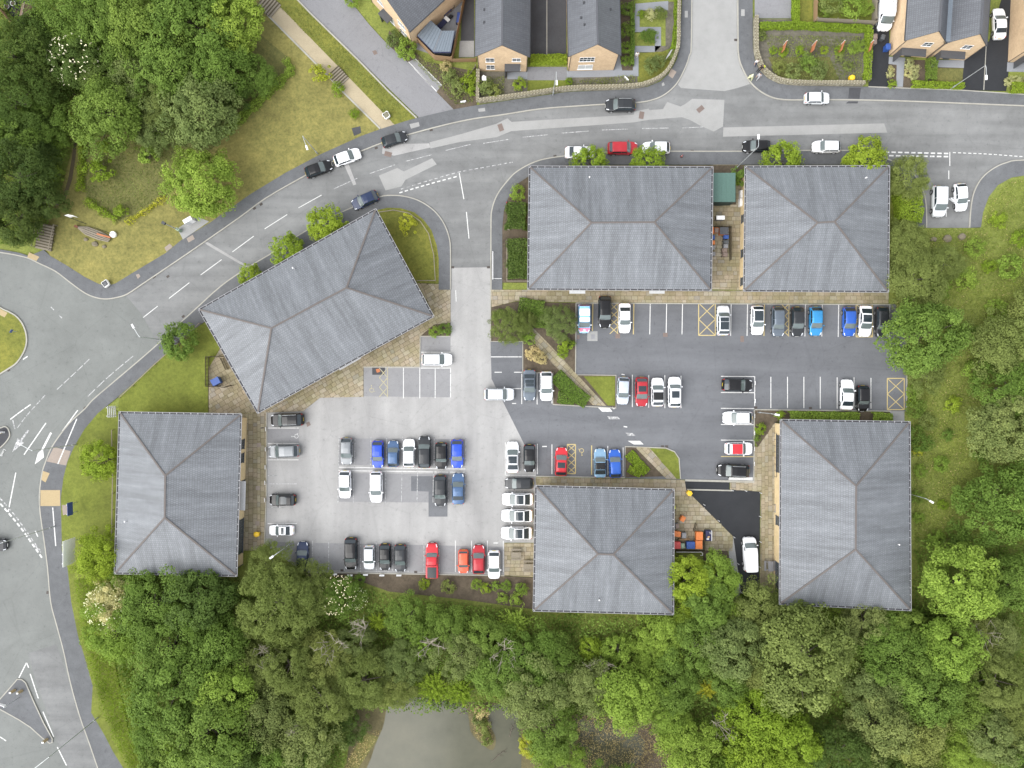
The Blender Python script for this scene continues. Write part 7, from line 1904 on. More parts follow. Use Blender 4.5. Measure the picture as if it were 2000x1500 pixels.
scatter('low_plants', [[(1112, 160), (1240, 146), (1240, 163), (1180, 170), (1112, 173)], [(940, 150), (985, 150), (985, 185), (940, 190)], [(1492, 70), (1680, 72), (1684, 156), (1560, 158), (1515, 148)], [(760, 70), (800, 95), (880, 135), (925, 145), (925, 200), (890, 205)]], 11000, (0.05, 0.45), 0.08, 'olive', 'mixed low plants in the front garden beds', 13, 0.6, 0.5, 0.6)
# ================================================================== SMALL THINGS
def up(px_, py_, h=0.0, z=0.0):
    x, y = W(px_, py_, h); return Vector((x, y, z))
# ---------------------------------------------------------------- street lamps
def street_lamp(base, h, arm_dir, arm, label, double=False, head=(0.7, 0.28)):
    p = up(*base); root = empty('street_lamp', p); tag(root, label, 'street lamp', 'street lamps')
    MB().tube([(0, 0, 0), (0, 0, 1.2)], 0.10, 8).tube([(0, 0, 1.2), (0, 0, h)], [0.065, 0.045], 8).build('column', M['galvanised'], root)
    a = R(arm_dir)
    d = Vector((math.cos(a), math.sin(a), 0))
    MB().tube([Vector((0, 0, h - 0.05)), Vector((0, 0, h)) + d * arm * 0.3 + Vector((0, 0, 0.12)), Vector((0, 0, h + 0.15)) + d * arm], 0.04, 6).build('arm', M['galvanised'], root)
    e = d * (arm + head[0] / 2)
    hd = MB().box((e.x, e.y, h + 0.16), (head[0], head[1], 0.12), a, top=0.8).build('lamp_head', M['white_plastic'], root)
    MB().box((e.x, e.y, h + 0.085), (head[0] * 0.7, head[1] * 0.7, 0.03), a).build('lens', M['lamp_clear'], hd)
for b, h, ad, al, lab in [((621, 301), 7.8, -70, 1.4, 'tall lamp on the dry lawn above the parked dark and white cars'), ((1080, 186), 8.0, -88, 1.2, 'lamp in front of the stone wall of the gabled houses'), ((1856, 174), 8.0, -90, 1.4, 'lamp in front of the semi detached lime hedge'), ((1436, 330), 10.0, 90, 1.0, 'lamp rising between the two top offices'),
                          ((320, 664), 7.0, 120, 1.4, 'lamp beside the round clipped tree'), ((150, 868), 10.0, 150, 1.6, 'lamp on the verge above the arrow markings'), ((107, 1028), 11.0, 195, 1.5, 'lamp on the pavement beside the grey sign board'), ((192, 1401), 11.5, 218, 2.6, 'tall lamp on the bottom verge reaching over the road'), ((1480, 805), 5.5, -10, 0.5, 'short lamp in the bed above the bottom right office'), ((566, 1063), 5.0, 215, 0.9, 'lamp half hidden in the big olive tree'), ((1766, 962), 5.5, -30, 0.6, 'lamp just behind the right eaves of the bottom right office')]:
    street_lamp(b, h, ad, al, lab)
# ---------------------------------------------------------------- sign boards on the verge
def sign_board(p0, p1, h, z0, label, face='light_grey', back='sign_back', ribs=3, posts=2, slats=0):
    """Board standing on posts between two ground points."""
    a = up(*p0); b = up(*p1); c = (a + b) / 2; d = (b - a).normalized(); L = (b - a).length
    root = empty('road_sign', (c.x, c.y, 0.1), math.atan2(d.y, d.x)); tag(root, label, 'road sign', 'sign boards on the left verge')
    if slats:
        for k in range(slats):
            MB().box((0, 0, z0 + (h - z0) * (k + 0.5) / slats), (L, 0.06, (h - z0) / slats * 0.45)).build('slat', M[face], root)
    else:
        pn = MB().box((0, 0, (z0 + h) / 2), (L, 0.04, h - z0)).build('panel', M[face], root)
        for k in range(ribs): MB().box((0, -0.035, z0 + (h - z0) * (k + 0.5) / ribs), (L * 0.98, 0.03, 0.05)).build('rib', M[back], pn)
    for k in range(posts):
        x = -L * 0.36 + L * 0.72 * k / max(1, posts - 1)
        MB().tube([(x, -0.1, -0.1), (x, -0.1, h)], 0.05, 8).build('post', M['galvanised'], root)
sign_board((231, 792), (232, 814), 2.9, 0.5, 'white slatted sign frame at the corner of the left office', 'light_grey', slats=5)
sign_board((152, 977), (153, 1002), 2.5, 1.2, 'blue backed sign on two posts beside the verge', 'sign_blue', 'sign_blue')
sign_board((158, 1045), (158, 1094), 4.2, 1.3, 'large grey backed direction sign with dark posts', 'sign_back', 'sign_back', 4, 3)
pad('bare_patch', [(122, 986), (134, 986), (133, 1004), (124, 1006)], 'tactile_pink', pav_l, 0.136)
# keep left bollard and signals on the islands
r_ = empty('traffic_bollard', up(8, 844, 0, 0.13)); tag(r_, 'white and amber keep left bollard on the splitter island', 'bollard')
MB().box((0, 0, 0.5), (0.5, 0.25, 1.0), top=0.85).build('shell', M['white_plastic'], r_); MB().box((0.0, -0.135, 0.62), (0.4, 0.02, 0.4)).build('face', M['yellow_plastic'], r_); MB().box((-0.35, 0, 0.9), (0.5, 0.26, 0.16)).build('cap', M['sign_blue'], r_)
r_ = empty('traffic_sign', up(38, 1362, 0, 0.13)); tag(r_, 'white panel sign on a post on the triangular island', 'road sign')
MB().tube([(0, 0, 0), (0, 0, 3.2)], 0.06, 8).build('post', M['galvanised'], r_); MB().box((-0.75, 0.1, 2.6), (1.6, 0.06, 0.5), R(-15)).build('panel', M['white_plastic'], r_)
for k, (x, y, lab) in enumerate(((30, 1347, 'left one of two pale bollards on the triangular island'), (44, 1348, 'right one of two pale bollards on the triangular island'), (93, 1443, 'pale bollard at the lower tip of the triangular island'))):
    o = MB().box((0, 0, 0.5), (0.42, 0.3, 1.0), top=0.8).build('shell', M['tactile_paving']); e_ = empty('traffic_bollard', up(x, y, 0, 0.13)); o.parent = e_; tag(e_, lab, 'bollard', 'bollards on the triangular island'); MB().box((0, 0, 1.02), (0.3, 0.22, 0.05)).build('cap', M['white_plastic'], e_)
r_ = empty('traffic_sign', up(35, 648, 0, 0.13)); tag(r_, 'small blue sign on the roundabout grass', 'road sign')
MB().tube([(0, 0, 0), (0, 0, 1.3)], 0.04, 8).build('post', M['galvanised'], r_); MB().box((-0.05, 0, 1.2), (0.5, 0.05, 0.5), R(60)).build('panel', M['sign_blue'], r_)
# ---------------------------------------------------------------- timber steps
def timber_steps(p0, p1, w, n, label, rails=False):
    a = up(*p0); b = up(*p1); d = (b - a).normalized(); L = (b - a).length
    root = empty('timber_steps', ((a.x + b.x) / 2, (a.y + b.y) / 2, 0.09), math.atan2(d.y, d.x)); tag(root, label, 'steps')
    for k in range(n):
        x = -L / 2 + L * (k + 0.5) / n
        MB().box((x, 0, 0.05 + 0.05 * (n - k)), (0.16, w, 0.16)).build('riser', M['timber_dark'], root)
        MB().box((x + L / n * 0.5, 0, 0.03 + 0.05 * (n - k)), (L / n * 0.78, w * 0.94, 0.08)).build('tread', M['timber_weathered'], root)
    for s in ((-1, 1) if rails else ()):
        for k in range(4):
            MB().box((-L / 2 + L * k / 3, s * w * 0.5, 0.5), (0.09, 0.09, 1.0)).build('post', M['timber_weathered'], root)
        MB().bar((-L / 2, s * w * 0.5, 1.0), (L / 2, s * w * 0.5, 0.9), 0.1, 0.06).build('rail', M['timber_weathered'], root)
timber_steps((512, 0), (538, 22), 2.6, 6, 'timber steps at the top of the gravel path')
timber_steps((651, 139), (671, 161), 2.2, 6, 'timber steps halfway down the gravel path')
timber_steps((97, 438), (86, 486), 2.6, 9, 'weathered timber boardwalk steps with rails beside the dark conifers', True)
# ---------------------------------------------------------------- flags, driftwood boat, bags
def flag_pole(base, h, label, flag=True):
    root = empty('flag_pole', up(*base, 0, 0.1)); tag(root, label, 'flag pole')
    MB().tube([(0, 0, 0), (0, 0, h)], [0.05, 0.03], 8).build('pole', M['dark_grey'], root)
    if flag:
        V = []; F = []
        for i in range(7):
            for j in range(5):
                u, v = i / 6, j / 4
                V.append((0.03 + 1.15 * u, 0.16 * math.sin(u * 5.0) * u + 0.0, h - 0.05 - 1.5 * v + 0.1 * u * (v - 0.5)))
        for i in range(6):
            for j in range(4): F.append([i * 5 + j, i * 5 + j + 1, (i + 1) * 5 + j + 1, (i + 1) * 5 + j])
        fo = link(bpy.data.objects.new('flag', mesh_np('flag', np.array(V), F, [M['fabric_white']], True)), root); fo.rotation_euler = (0, 0, R(10))
        sm_ = fo.modifiers.new('thick', 'SOLIDIFY'); sm_.thickness = 0.01
    return root
flag_pole((168, 437), 5.2, 'dark pole with a white flag on the dry lawn')
fp2 = flag_pole((224, 459), 5.2, 'dark bare pole beside the driftwood boat', False)
MB().lathe([(0.42, 0), (0.5, 0.25), (0.46, 0.5), (0.2, 0.55)], n=12).build('base', M['sack_white'], fp2)
r_ = empty('driftwood_boat', up(187, 457, 0, 0.1), R(-21)); tag(r_, 'weathered log boat with rusty ends lying on the dry lawn', 'sculpture')
hull = MB()
for k, (y, z, w) in enumerate(((-0.55, 0.28, 0.26), (-0.28, 0.36, 0.28), (0.0, 0.40, 0.3), (0.28, 0.36, 0.28), (0.52, 0.28, 0.26))):
    MB().tube([(-2.9 + 0.4 * abs(y), y * 0.25, z * 0.8), (-1.2, y, z), (0.9, y * 1.05, z), (2.6 - 0.3 * abs(y), y * 0.7, z * 0.9)], [w * 0.22, w * 0.5, w * 0.5, w * 0.3], 6).build('log', M['timber_weathered'], r_)
MB().bar((0.6, 0.1, 0.62), (2.7, 0.3, 0.6), 0.22, 0.12).build('rusty_rail', M['rust'], r_)
MB().box((-2.85, 0, 0.3), (0.55, 0.35, 0.35)).build('rusty_end', M['rust_dark'], r_)
def boulder(p, s, label):
    root = up(*p, 0, 0.1); rng = np.random.default_rng(int(p[0]))
    bm = bmesh.new(); bmesh.ops.create_icosphere(bm, subdivisions=2, radius=s)
    for v in bm.verts: v.co = Vector((v.co.x * 1.2, v.co.y, v.co.z * 0.7)) * (1 + rng.normal(0, 0.09))
    me = bpy.data.meshes.new('boulder'); bm.to_mesh(me); bm.free(); me.materials.append(M['rubble'])
    o = bpy.data.objects.new('boulder', me); o.location = root + Vector((0, 0, s * 0.3)); link(o); tag(o, label, 'rock', 'boulders by the driftwood boat')
boulder((169, 468), 0.28, 'darkest boulder below the driftwood boat'); boulder((187, 477), 0.4, 'largest pale boulder below the driftwood boat'); boulder((205, 482), 0.28, 'pale boulder furthest from the conifers below the driftwood boat')
boulder((1822, 468), 0.4, 'pale boulder in the meadow grass nearest the office'); boulder((1848, 466), 0.55, 'flat boulder in the middle of the meadow edge'); boulder((1877, 463), 0.5, 'pale boulder at the meadow edge below the open car door')
def bulk_bag(p, label, fill='gravel_fill'):
    root = empty('bulk_bag', up(*p, 0, 0.11), R(35)); tag(root, label, 'sack', 'white bulk bags')
    b = MB(); n = 16; prof = [(0.36, 0), (0.46, 0.25), (0.48, 0.55), (0.44, 0.72), (0.40, 0.72), (0.40, 0.55)]
    V = []; F = []
    for r, z in prof:
        for k in range(n):
            a = 2 * math.pi * k / n; q = 1 + 0.16 * math.cos(4 * a + math.pi) + 0.05 * math.sin(3 * a)
            V.append((r * q * math.cos(a) * 1.15, r * q * math.sin(a) * 1.15, z))
    for i in range(len(prof) - 1):
        for k in range(n): F.append([i * n + k, i * n + (k + 1) % n, (i + 1) * n + (k + 1) % n, (i + 1) * n + k])
    F.append(list(range(n))[::-1])
    link(bpy.data.objects.new('bag', mesh_np('bag', np.array(V), F, [M['sack_white']], True)), root)
    MB().lathe([(0.44, 0.0), (0.43, 0.08), (0.2, 0.15)], (0, 0, 0.5), 12).build('fill', M[fill], root)
bulk_bag((756, 228), 'white bulk bag of gravel at the foot of the gravel path'); bulk_bag((211, 555), 'white bulk bag at the point of the lawn by the roundabout', 'anthracite')
# ---------------------------------------------------------------- utility pad
area('concrete_pad', [(347, 447), (383, 423), (402, 430), (409, 433), (358, 468)], -0.02, 0.125, 'concrete', 'pale concrete pad with the white cabinet')
r_ = empty('utility_cabinet', up(375, 434, 0, 0.125), R(30)); tag(r_, 'white utility cabinet on the concrete pad', 'cabinet')
MB().box((0, 0, 0.7), (1.3, 0.55, 1.4), top=0.98).build('housing', M['white_plastic'], r_); MB().box((0, 0, 1.42), (1.36, 0.6, 0.05)).build('lid', M['white_plastic'], r_); MB().box((-0.32, -0.285, 0.7), (0.6, 0.02, 1.2)).build('door', M['light_grey'], r_); MB().tube([(0.05, 0.05, 1.44), (0.05, 0.05, 1.5)], 0.06, 8).build('vent', M['dark_grey'], r_)
r_ = empty('camera_mast', up(353, 451, 0, 0.125)); tag(r_, 'green based mast leaning out of the concrete pad', 'mast')
MB().box((0, 0, 0.5), (0.55, 0.4, 1.0), R(-30)).build('base', M['bin_sage'], r_); MB().tube([(0, 0, 1.0), (0, 0, 5.0)], [0.09, 0.07], 8).build('column', M['galvanised'], r_); MB().box((0, 0, 5.1), (0.5, 0.4, 0.35), R(-30)).build('head', M['dark_grey'], r_)
# ---------------------------------------------------------------- bins
def wheelie(p, body, lid, label, rz=0, s=1.0):
    root = empty('wheelie_bin', up(p[0], p[1], 0.9, 0.09), R(rz)); tag(root, label, 'bin', 'wheelie bins'); root.scale = (s, s, s)
    MB().box((0, 0, 0.52), (0.50, 0.58, 0.86), top=1.12).build('body', M[body], root)
    l = MB().box((0, -0.02, 0.99), (0.60, 0.70, 0.06), top=0.9).box((0, 0, 1.03), (0.46, 0.5, 0.05), top=0.85).build('lid', M[lid], root)
    MB().bar((-0.26, 0.37, 0.95), (0.26, 0.37, 0.95), 0.05).build('handle', M[body], root)
    for sx in (-1, 1): MB().tube([(sx * 0.24, 0.28, 0.1), (sx * 0.30, 0.28, 0.1)], 0.1, 10).build('wheel', M['tyre'], root)
def container(p, body, lid, label, rz=0, size=(1.25, 0.95)):
    root = empty('waste_container', up(p[0], p[1], 1.2, 0.09), R(rz)); tag(root, label, 'bin', 'four wheeled waste containers')
    w, d = size
    MB().box((0, 0, 0.68), (w * 0.92, d * 0.9, 0.95), top=1.08).build('body', M[body], root)
    l = MB().box((0, 0, 1.2), (w, d, 0.08), top=0.96).build('lid', M[lid], root)
    for k in range(5): MB().box((0, -d * 0.4 + d * 0.2 * k, 1.255), (w * 0.9, 0.03, 0.03)).build('lid_rib', M[lid], l)
    for sx in (-1, 1):
        for sy in (-1, 1): MB().tube([(sx * w * 0.36 - 0.03, sy * d * 0.34, 0.1), (sx * w * 0.36 + 0.03, sy * d * 0.34, 0.1)], 0.1, 10).build('wheel', M['tyre'], root)
container((1414, 451), 'bin_orange', 'anthracite', 'orange container with dark ribbed lid between the top offices', 90, (1.1, 1.35))
wheelie((1399, 450), 'bin_orange', 'bin_brown', 'orange bin with brown lid between the top offices', 0); container((1389, 450), 'bin_orange', 'bin_orange', 'orange container tucked under the eaves between the top offices', 90, (1.0, 0.8))
wheelie((1418, 463), 'bin_blue', 'bin_blue', 'blue bin in the row between the top offices', 90); wheelie((1418, 473), 'bin_grey', 'bin_grey', 'dark grey bin below the blue one between the top offices', 90); wheelie((1417, 481), 'bin_grey', 'mid_grey', 'grey bin in the middle of the row between the top offices', 90); wheelie((1415, 489), 'bin_brown', 'bin_brown', 'upper brown bin of the row between the top offices', 90); wheelie((1416, 497), 'bin_brown', 'bin_brown', 'lower brown bin of the row between the top offices', 80)
wheelie((1391, 464), 'bin_blue', 'bin_blue', 'blue bin against the wall of the widest office', 90); wheelie((1391, 474), 'bin_orange', 'bin_orange', 'orange bin against the wall of the widest office', 90); wheelie((1391, 484), 'bin_grey', 'mid_grey', 'upper grey bin against the wall of the widest office', 90); wheelie((1392, 496), 'bin_grey', 'mid_grey', 'lower grey bin against the wall of the widest office', 90)
wheelie((1333, 1013), 'bin_orange', 'bin_orange', 'single tilted orange bin at the top of the bin yard', -30, 1.1); wheelie((1322, 1027), 'bin_grey', 'bin_brown', 'grey bin beside the screen leaf in the bin yard', 10); wheelie((1316, 1028), 'bin_grey', 'bin_grey', 'grey bin under the eaves in the bin yard', 0)
container((1322, 1043), 'bin_orange', 'bin_orange', 'orange container with a round hole under the eaves', -8, (1.15, 0.8)); wheelie((1335, 1045), 'bin_grey', 'mid_grey', 'grey blue bin in the middle of the bin yard', 0, 1.15)
container((1366, 1047), 'bin_orange', 'bin_orange', 'upper of two orange containers in the bin yard corner', 90, (1.25, 1.05)); container((1365, 1064), 'bin_orange', 'bin_orange', 'lower of two orange containers in the bin yard corner', 90, (1.25, 1.05)); container((1349, 1065), 'bin_blue', 'bin_blue', 'blue container beside the orange pair', 0, (1.25, 1.05)); container((1322, 1065), 'bin_red', 'bin_red', 'red container against the office wall in the bin yard', 0, (1.1, 1.05)); wheelie((1333, 1066), 'bin_sage', 'bin_sage', 'sage green bin between red and blue containers', 0)
container((421, 745), 'bin_blue', 'bin_blue', 'single blue container inside the slatted screen', 28, (1.3, 1.05))
wheelie((1733, 93), 'bin_blue', 'bin_blue', 'blue bin beside the semi detached side wall', 0, 1.2); wheelie((1724, 73), 'bin_grey', 'bin_grey', 'grey bin in front of the roof rack van', -20); wheelie((1709, 72), 'bin_brown', 'bin_brown', 'upper brown bin by the van drive fence', 0); wheelie((1708, 82), 'bin_brown', 'bin_brown', 'lower brown bin by the van drive fence', 0)
r_ = empty('cardboard_stack', up(1336, 1053, 0.3, 0.09), R(0)); tag(r_, 'long brown cardboard lying in the bin yard', 'cardboard')
MB().box((0, 0, 0.2), (1.6, 0.25, 0.4)).build('bundle', M['cardboard'], r_); MB().box((0.02, 0.02, 0.42), (1.5, 0.2, 0.03)).build('flap', M['timber_fence'], r_)
r_ = empty('wire_cage', up(1382, 1045, 0.5, 0.09)); tag(r_, 'dark open skip with a white edge beside the orange containers', 'skip')
MB().box((0, 0, 0.5), (0.85, 1.5, 1.0), top=1.0).build('body', M['fabric_navy'], r_); MB().box((0.47, 0, 0.75), (0.08, 1.55, 0.5)).build('side_panel', M['white_plastic'], r_)
for k in range(4): MB().box((-0.15 + 0.12 * k, -0.45 + 0.3 * k, 1.05), (0.35, 0.22, 0.12), 0.6 * k).build('rubbish', M[('light_grey', 'cardboard', 'fabric_navy', 'mid_grey')[k]], r_)
r_ = empty('roller_door_rail', up(1342, 1078, 0.5, 0.05)); tag(r_, 'white pipe rail below the bin yard screen', 'rail')
MB().tube([(-1.7, 0, 0.55), (2.1, 0, 0.55), (2.3, -0.15, 0.55), (2.3, -0.5, 0.55), (2.0, -0.5, 0.5)], 0.07, 8).build('pipe', M['white_plastic'], r_)
for x in (-1.5, 0.3, 1.9): MB().tube([(x, 0, -0.05), (x, 0, 0.55)], 0.04, 6).build('post', M['white_plastic'], r_)
# ---------------------------------------------------------------- green store, air units, grit bins
r_ = empty('green_store', up(1408.5, 371, 1.2, 0.0)); tag(r_, 'green flat roofed metal store between the top offices', 'shed')
MB().box((0, 0, 1.25), (3.2, 4.1, 2.5)).build('wall', M['steel_green'], r_)
rf_ = MB().box((0, 0, 2.55), (3.4, 4.3, 0.12)).build('roof', M['felt_green'], r_)
for k in range(5): MB().box((-1.36 + 0.68 * k, 0, 2.62), (0.66, 4.26, 0.03)).build('roof_sheet', M['felt_green'], rf_)
MB().box((0, -2.06, 1.05), (1.4, 0.05, 2.1)).build('door', M['steel_green'], r_)
for k, (p, lab) in enumerate((((1448, 380), 'upper white air unit beside the top right office wall'), ((1447, 396), 'lower white air unit beside the top right office wall'))):
    r_ = empty('air_unit', up(p[0], p[1], 0.5, 0.09), R(90)); tag(r_, lab, 'air conditioner', 'white air units')
    MB().box((0, 0, 0.45), (1.15, 0.55, 0.8), top=0.96).build('casing', M['white_plastic'], r_); MB().tube([(0.15, -0.28, 0.45), (0.15, -0.31, 0.45)], 0.28, 14).build('grille', M['dark_grey'], r_)
    for s in (-1, 1): MB().box((s * 0.4, 0, 0.0), (0.08, 0.5, 0.12)).build('foot', M['mid_grey'], r_)
r_ = empty('cabinet', up(1405, 427, 0.5, 0.09)); tag(r_, 'low pale cabinet standing on the slab alley', 'cabinet'); MB().box((0, 0, 0.5), (1.15, 0.5, 1.0)).build('body', M['mid_grey'], r_); MB().box((0, 0, 1.03), (1.22, 0.58, 0.06)).build('lid', M['sign_back'], r_)
def grit_bin(p, label, rz=0):
    r_ = empty('grit_bin', up(p[0], p[1], 0.4, 0.08), R(rz)); tag(r_, label, 'grit bin', 'yellow grit bins')
    MB().box((0, 0, 0.3), (0.72, 0.52, 0.6), top=1.1).build('body', M['yellow_plastic'], r_); MB().lathe([(0.42, 0), (0.40, 0.08), (0.2, 0.16)], (0, 0, 0.6), 8).build('lid', M['yellow_plastic'], r_); MB().box((0, -0.36, 0.55), (0.2, 0.06, 0.06)).build('handle', M['dark_grey'], r_)
grit_bin((502, 1043), 'yellow grit bin at the end of the left slab walk'); grit_bin((1346, 963), 'yellow grit bin at the tip of the black service yard', -35); grit_bin((1663, 153), 'yellow grit bin against the rusty panel garden wall', 5)
# cable drum style covers in the left slab walk
for p, lab in (((506, 869), 'a'), ((504, 953), 'b'), ((503, 1022), 'c')):
    MB().box((*W(*p), 0.094), (0.62, 0.62, 0.012)).build('inspection_cover', M['tactile_pink'], bpy.data.objects['patio.004']); 
# ---------------------------------------------------------------- picnic tables and benches
def picnic_table(p, rz, label, mat='timber_weathered', rounded=False):
    r_ = empty('picnic_table', up(p[0], p[1], 0.5, 0.085), R(rz)); tag(r_, label, 'picnic table', 'picnic tables')
    for k in range(5): MB().box((0, -0.32 + 0.16 * k, 0.74), (1.5, 0.148, 0.045)).build('table_plank', M[mat], r_)
    for s in (-1, 1):
        for k in range(2): MB().box((0, s * (0.66 + 0.15 * k), 0.45), (1.5, 0.138, 0.045)).build('seat_plank', M[mat], r_)
        MB().bar((s * 0.55, -0.25, 0.72), (s * 0.55, -0.62, 0.0), 0.07).build('leg', M[mat], r_); MB().bar((s * 0.55, 0.25, 0.72), (s * 0.55, 0.62, 0.0), 0.07).build('leg', M[mat], r_)
        MB().bar((s * 0.6, -0.8, 0.40), (s * 0.6, 0.8, 0.40), 0.06, 0.08).build('crossbar', M[mat], r_)
picnic_table((1008, 1083), 0, 'upper picnic table on the slab terrace'); picnic_table((1032, 1106), 0, 'lower picnic table on the slab terrace, nearer the office')
picnic_table((1504, 1105), 90, 'dark picnic table beside the bottom right office', 'mid_grey')
for k, (p, lab) in enumerate((((1516, 993), 'grey bench'),)):
    r_ = empty('bench', up(p[0], p[1], 0.4, 0.085), R(90)); tag(r_, 'small grey bench against the bottom right office wall', 'bench')
    for q in range(3): MB().box((0, -0.18 + 0.18 * q, 0.46), (1.3, 0.15, 0.04)).build('seat_slat', M['mid_grey'], r_)
    MB().box((0, -0.3, 0.75), (1.3, 0.04, 0.4)).build('backrest', M['mid_grey'], r_)
    for s in (-1, 1): MB().box((s * 0.5, 0, 0.22), (0.07, 0.45, 0.44)).build('leg', M['mid_grey'], r_)
r_ = empty('watering_stand', up(1517, 1019, 0.3, 0.085)); tag(r_, 'small green topped post against the bottom right office wall', 'post'); MB().tube([(0, 0.3, 0.02), (0, -0.6, 0.6)], 0.025, 6).build('handle', M['rust'], r_); MB().box((0, -0.65, 0.3), (0.28, 0.2, 0.5)).build('head', M['bin_sage'], r_)
r_ = empty('bench', up(998, 434, 0.3, 0.1), R(70)); tag(r_, 'long pale timber bench in the bed beside the entrance pavement', 'bench')
MB().box((0, 0, 0.45), (2.6, 0.42, 0.09)).build('seat', M['timber_weathered'], r_)
for s in (-1, 1): MB().box((s * 1.05, 0, 0.2), (0.12, 0.36, 0.42)).build('leg', M['timber_dark'], r_)
# ---------------------------------------------------------------- barrier at the entrance
r_ = empty('car_park_barrier', up(963, 546, 0, 0.12)); tag(r_, 'white swing barrier standing open at the car park entrance', 'barrier')
MB().tube([(0, 0, 0), (0, 0, 1.15)], 0.07, 8).build('post', M['white_plastic'], r_); MB().tube([(0, 0, 1.0), (0, 4.0, 1.0)], 0.05, 8).build('arm', M['white_plastic'], r_); MB().tube([(0, 4.0, 0), (0, 4.0, 1.1)], 0.06, 8).build('rest_post', M['white_plastic'], r_); MB().tube([(0, 0, 0.4), (0, 3.9, 1.0)], 0.03, 6).build('stay', M['white_plastic'], r_); MB().tube([(0, 0, 0.9), (1.3, 0, 0.9)], 0.03, 6).build('side_rail', M['white_plastic'], r_)
# ---------------------------------------------------------------- rusty garden panels, banners, cone
for k, (x, lab) in enumerate(((1526, 'first'), (1583, 'second'), (1637, 'third'), (1692, 'last'))):
    p = up(x - 3, 108, 0, 0.05); r_ = empty('rusty_panel', p, R(72)); tag(r_, f'{lab} of four rusty steel panels, counted from the curved wall', 'garden panel', 'rusty steel garden panels')
    MB().box((0.75, 0, 0.85), (1.5, 0.05, 1.7)).build('plate', M['rust'], r_); MB().box((1.5, 0, 0.85), (0.06, 0.12, 1.72)).build('post', M['white_plastic'], r_)
def banner(base, h, ang, label, tilt=0.0):
    r_ = empty('feather_banner', up(*base, 0, 0.06), R(ang)); tag(r_, label, 'banner', 'white feather banners')
    MB().tube([(0, 0, 0), (0.0, 0, h * 0.7), (0.25, 0, h)], [0.03, 0.025, 0.015], 6).build('pole', M['dark_grey'], r_)
    MB().add([(0.03, 0.01, h * 0.35), (0.7, 0.03, h * 0.5), (0.75, 0.03, h * 0.9), (0.3, 0.01, h), (0.03, 0.01, h * 0.7)], [[0, 1, 2, 3, 4]]).add([(0.03, -0.01, h * 0.35), (0.7, 0.0, h * 0.5), (0.75, 0.0, h * 0.9), (0.3, -0.01, h), (0.03, -0.01, h * 0.7)], [[4, 3, 2, 1, 0]]).build('sail', M['fabric_white'], r_)
banner((942, 164), 3.4, -20, 'white feather banner in front of the left gabled house'); banner((1295, 126), 4.2, 40, 'white feather banner on the small front lawn by the curved wall')
for p, a, lab in (((1223, 155), -45, 'white plank lying in the bed of the right gabled house'), ((905, 200), 10, 'white board lying at the corner of the lane bed')):
    r_ = empty('sign_board', up(*p, 0, 0.06), R(a)); tag(r_, lab, 'board'); MB().box((0, 0, 0.25), (0.9, 0.12, 0.4), top=0.9).build('panel', M['white_plastic'], r_); MB().box((0, 0, 0.03), (0.5, 0.2, 0.05)).build('foot', M['light_grey'], r_)
r_ = empty('traffic_cone', up(1331, 306, 0, 0.12)); tag(r_, 'red and white traffic cone on the pavement', 'traffic cone')
MB().box((0, 0, 0.03), (0.4, 0.4, 0.06)).build('base', M['dark_grey'], r_); MB().lathe([(0.16, 0.06), (0.11, 0.3)], n=10).build('lower_cone', M['bin_red'], r_); MB().lathe([(0.11, 0.3), (0.08, 0.45)], n=10).build('white_band', M['white_plastic'], r_); MB().lathe([(0.08, 0.45), (0.03, 0.7)], n=10).build('tip', M['bin_red'], r_)
r_ = empty('traffic_cone', up(990, 396, 0, 0.1)); tag(r_, 'small red cone at the edge of the entrance bed', 'traffic cone')
MB().box((0, 0, 0.02), (0.3, 0.3, 0.04)).build('base', M['dark_grey'], r_); MB().lathe([(0.12, 0.04), (0.03, 0.5)], n=10).build('cone', M['bin_red'], r_)
# ---------------------------------------------------------------- garden room and patio furniture behind the diagonal house
HG = 2.5
gr = [(815.5, 69), (841, 39.5), (863, 60.5), (888, 60), (880, 101), (847, 101)]
Q = [Vector((*W(x, y, HG), 0)) for x, y in gr]; cq = sum(Q, Vector()) / 6; Qr = [(q.x - cq.x, q.y - cq.y) for q in Q]
r_ = empty('garden_room', (cq.x, cq.y, 0.05)); tag(r_, 'angled garden room with standing seam metal roof', 'garden room')
inner = [(p[0] * 0.9, p[1] * 0.9) for p in Qr]
MB().prism(inner, 0, HG - 0.12).build('wall', M['anthracite'], r_)
rf_ = MB().prism(Qr, HG - 0.12, HG).build('roof', M['zinc_roof'], r_)
MB().prism([(p[0] * 1.035, p[1] * 1.035) for p in Qr], HG - 0.3, HG - 0.125).build('fascia', M['fabric_navy'], r_)
A_, B_, C_, D_, E_, F_ = [Vector((p[0], p[1], HG + 0.02)) for p in Qr]
for k in range(6):
    t = (k + 0.6) / 6
    MB().bar(A_.lerp(F_, t), B_.lerp(C_, t), 0.05, 0.06).build('seam', M['zinc_roof'], rf_); MB().bar(F_.lerp(E_, t), C_.lerp(D_, t), 0.05, 0.06).build('seam', M['zinc_roof'], rf_)
MB().bar(F_, C_, 0.07, 0.07).build('seam', M['mid_grey'], rf_)
r_ = empty('patio_set', up(872, 22, 0.6, 0.05), R(40)); tag(r_, 'dark patio table with chairs beside the diagonal house', 'patio furniture')
MB().box((0, 0, 0.7), (1.5, 0.9, 0.05)).build('table_top', M['fabric_navy'], r_)
for s in (-1, 1):
    for q in (-1, 1): MB().box((s * 0.6, q * 0.35, 0.35), (0.06, 0.06, 0.68)).build('table_leg', M['dark_grey'], r_)
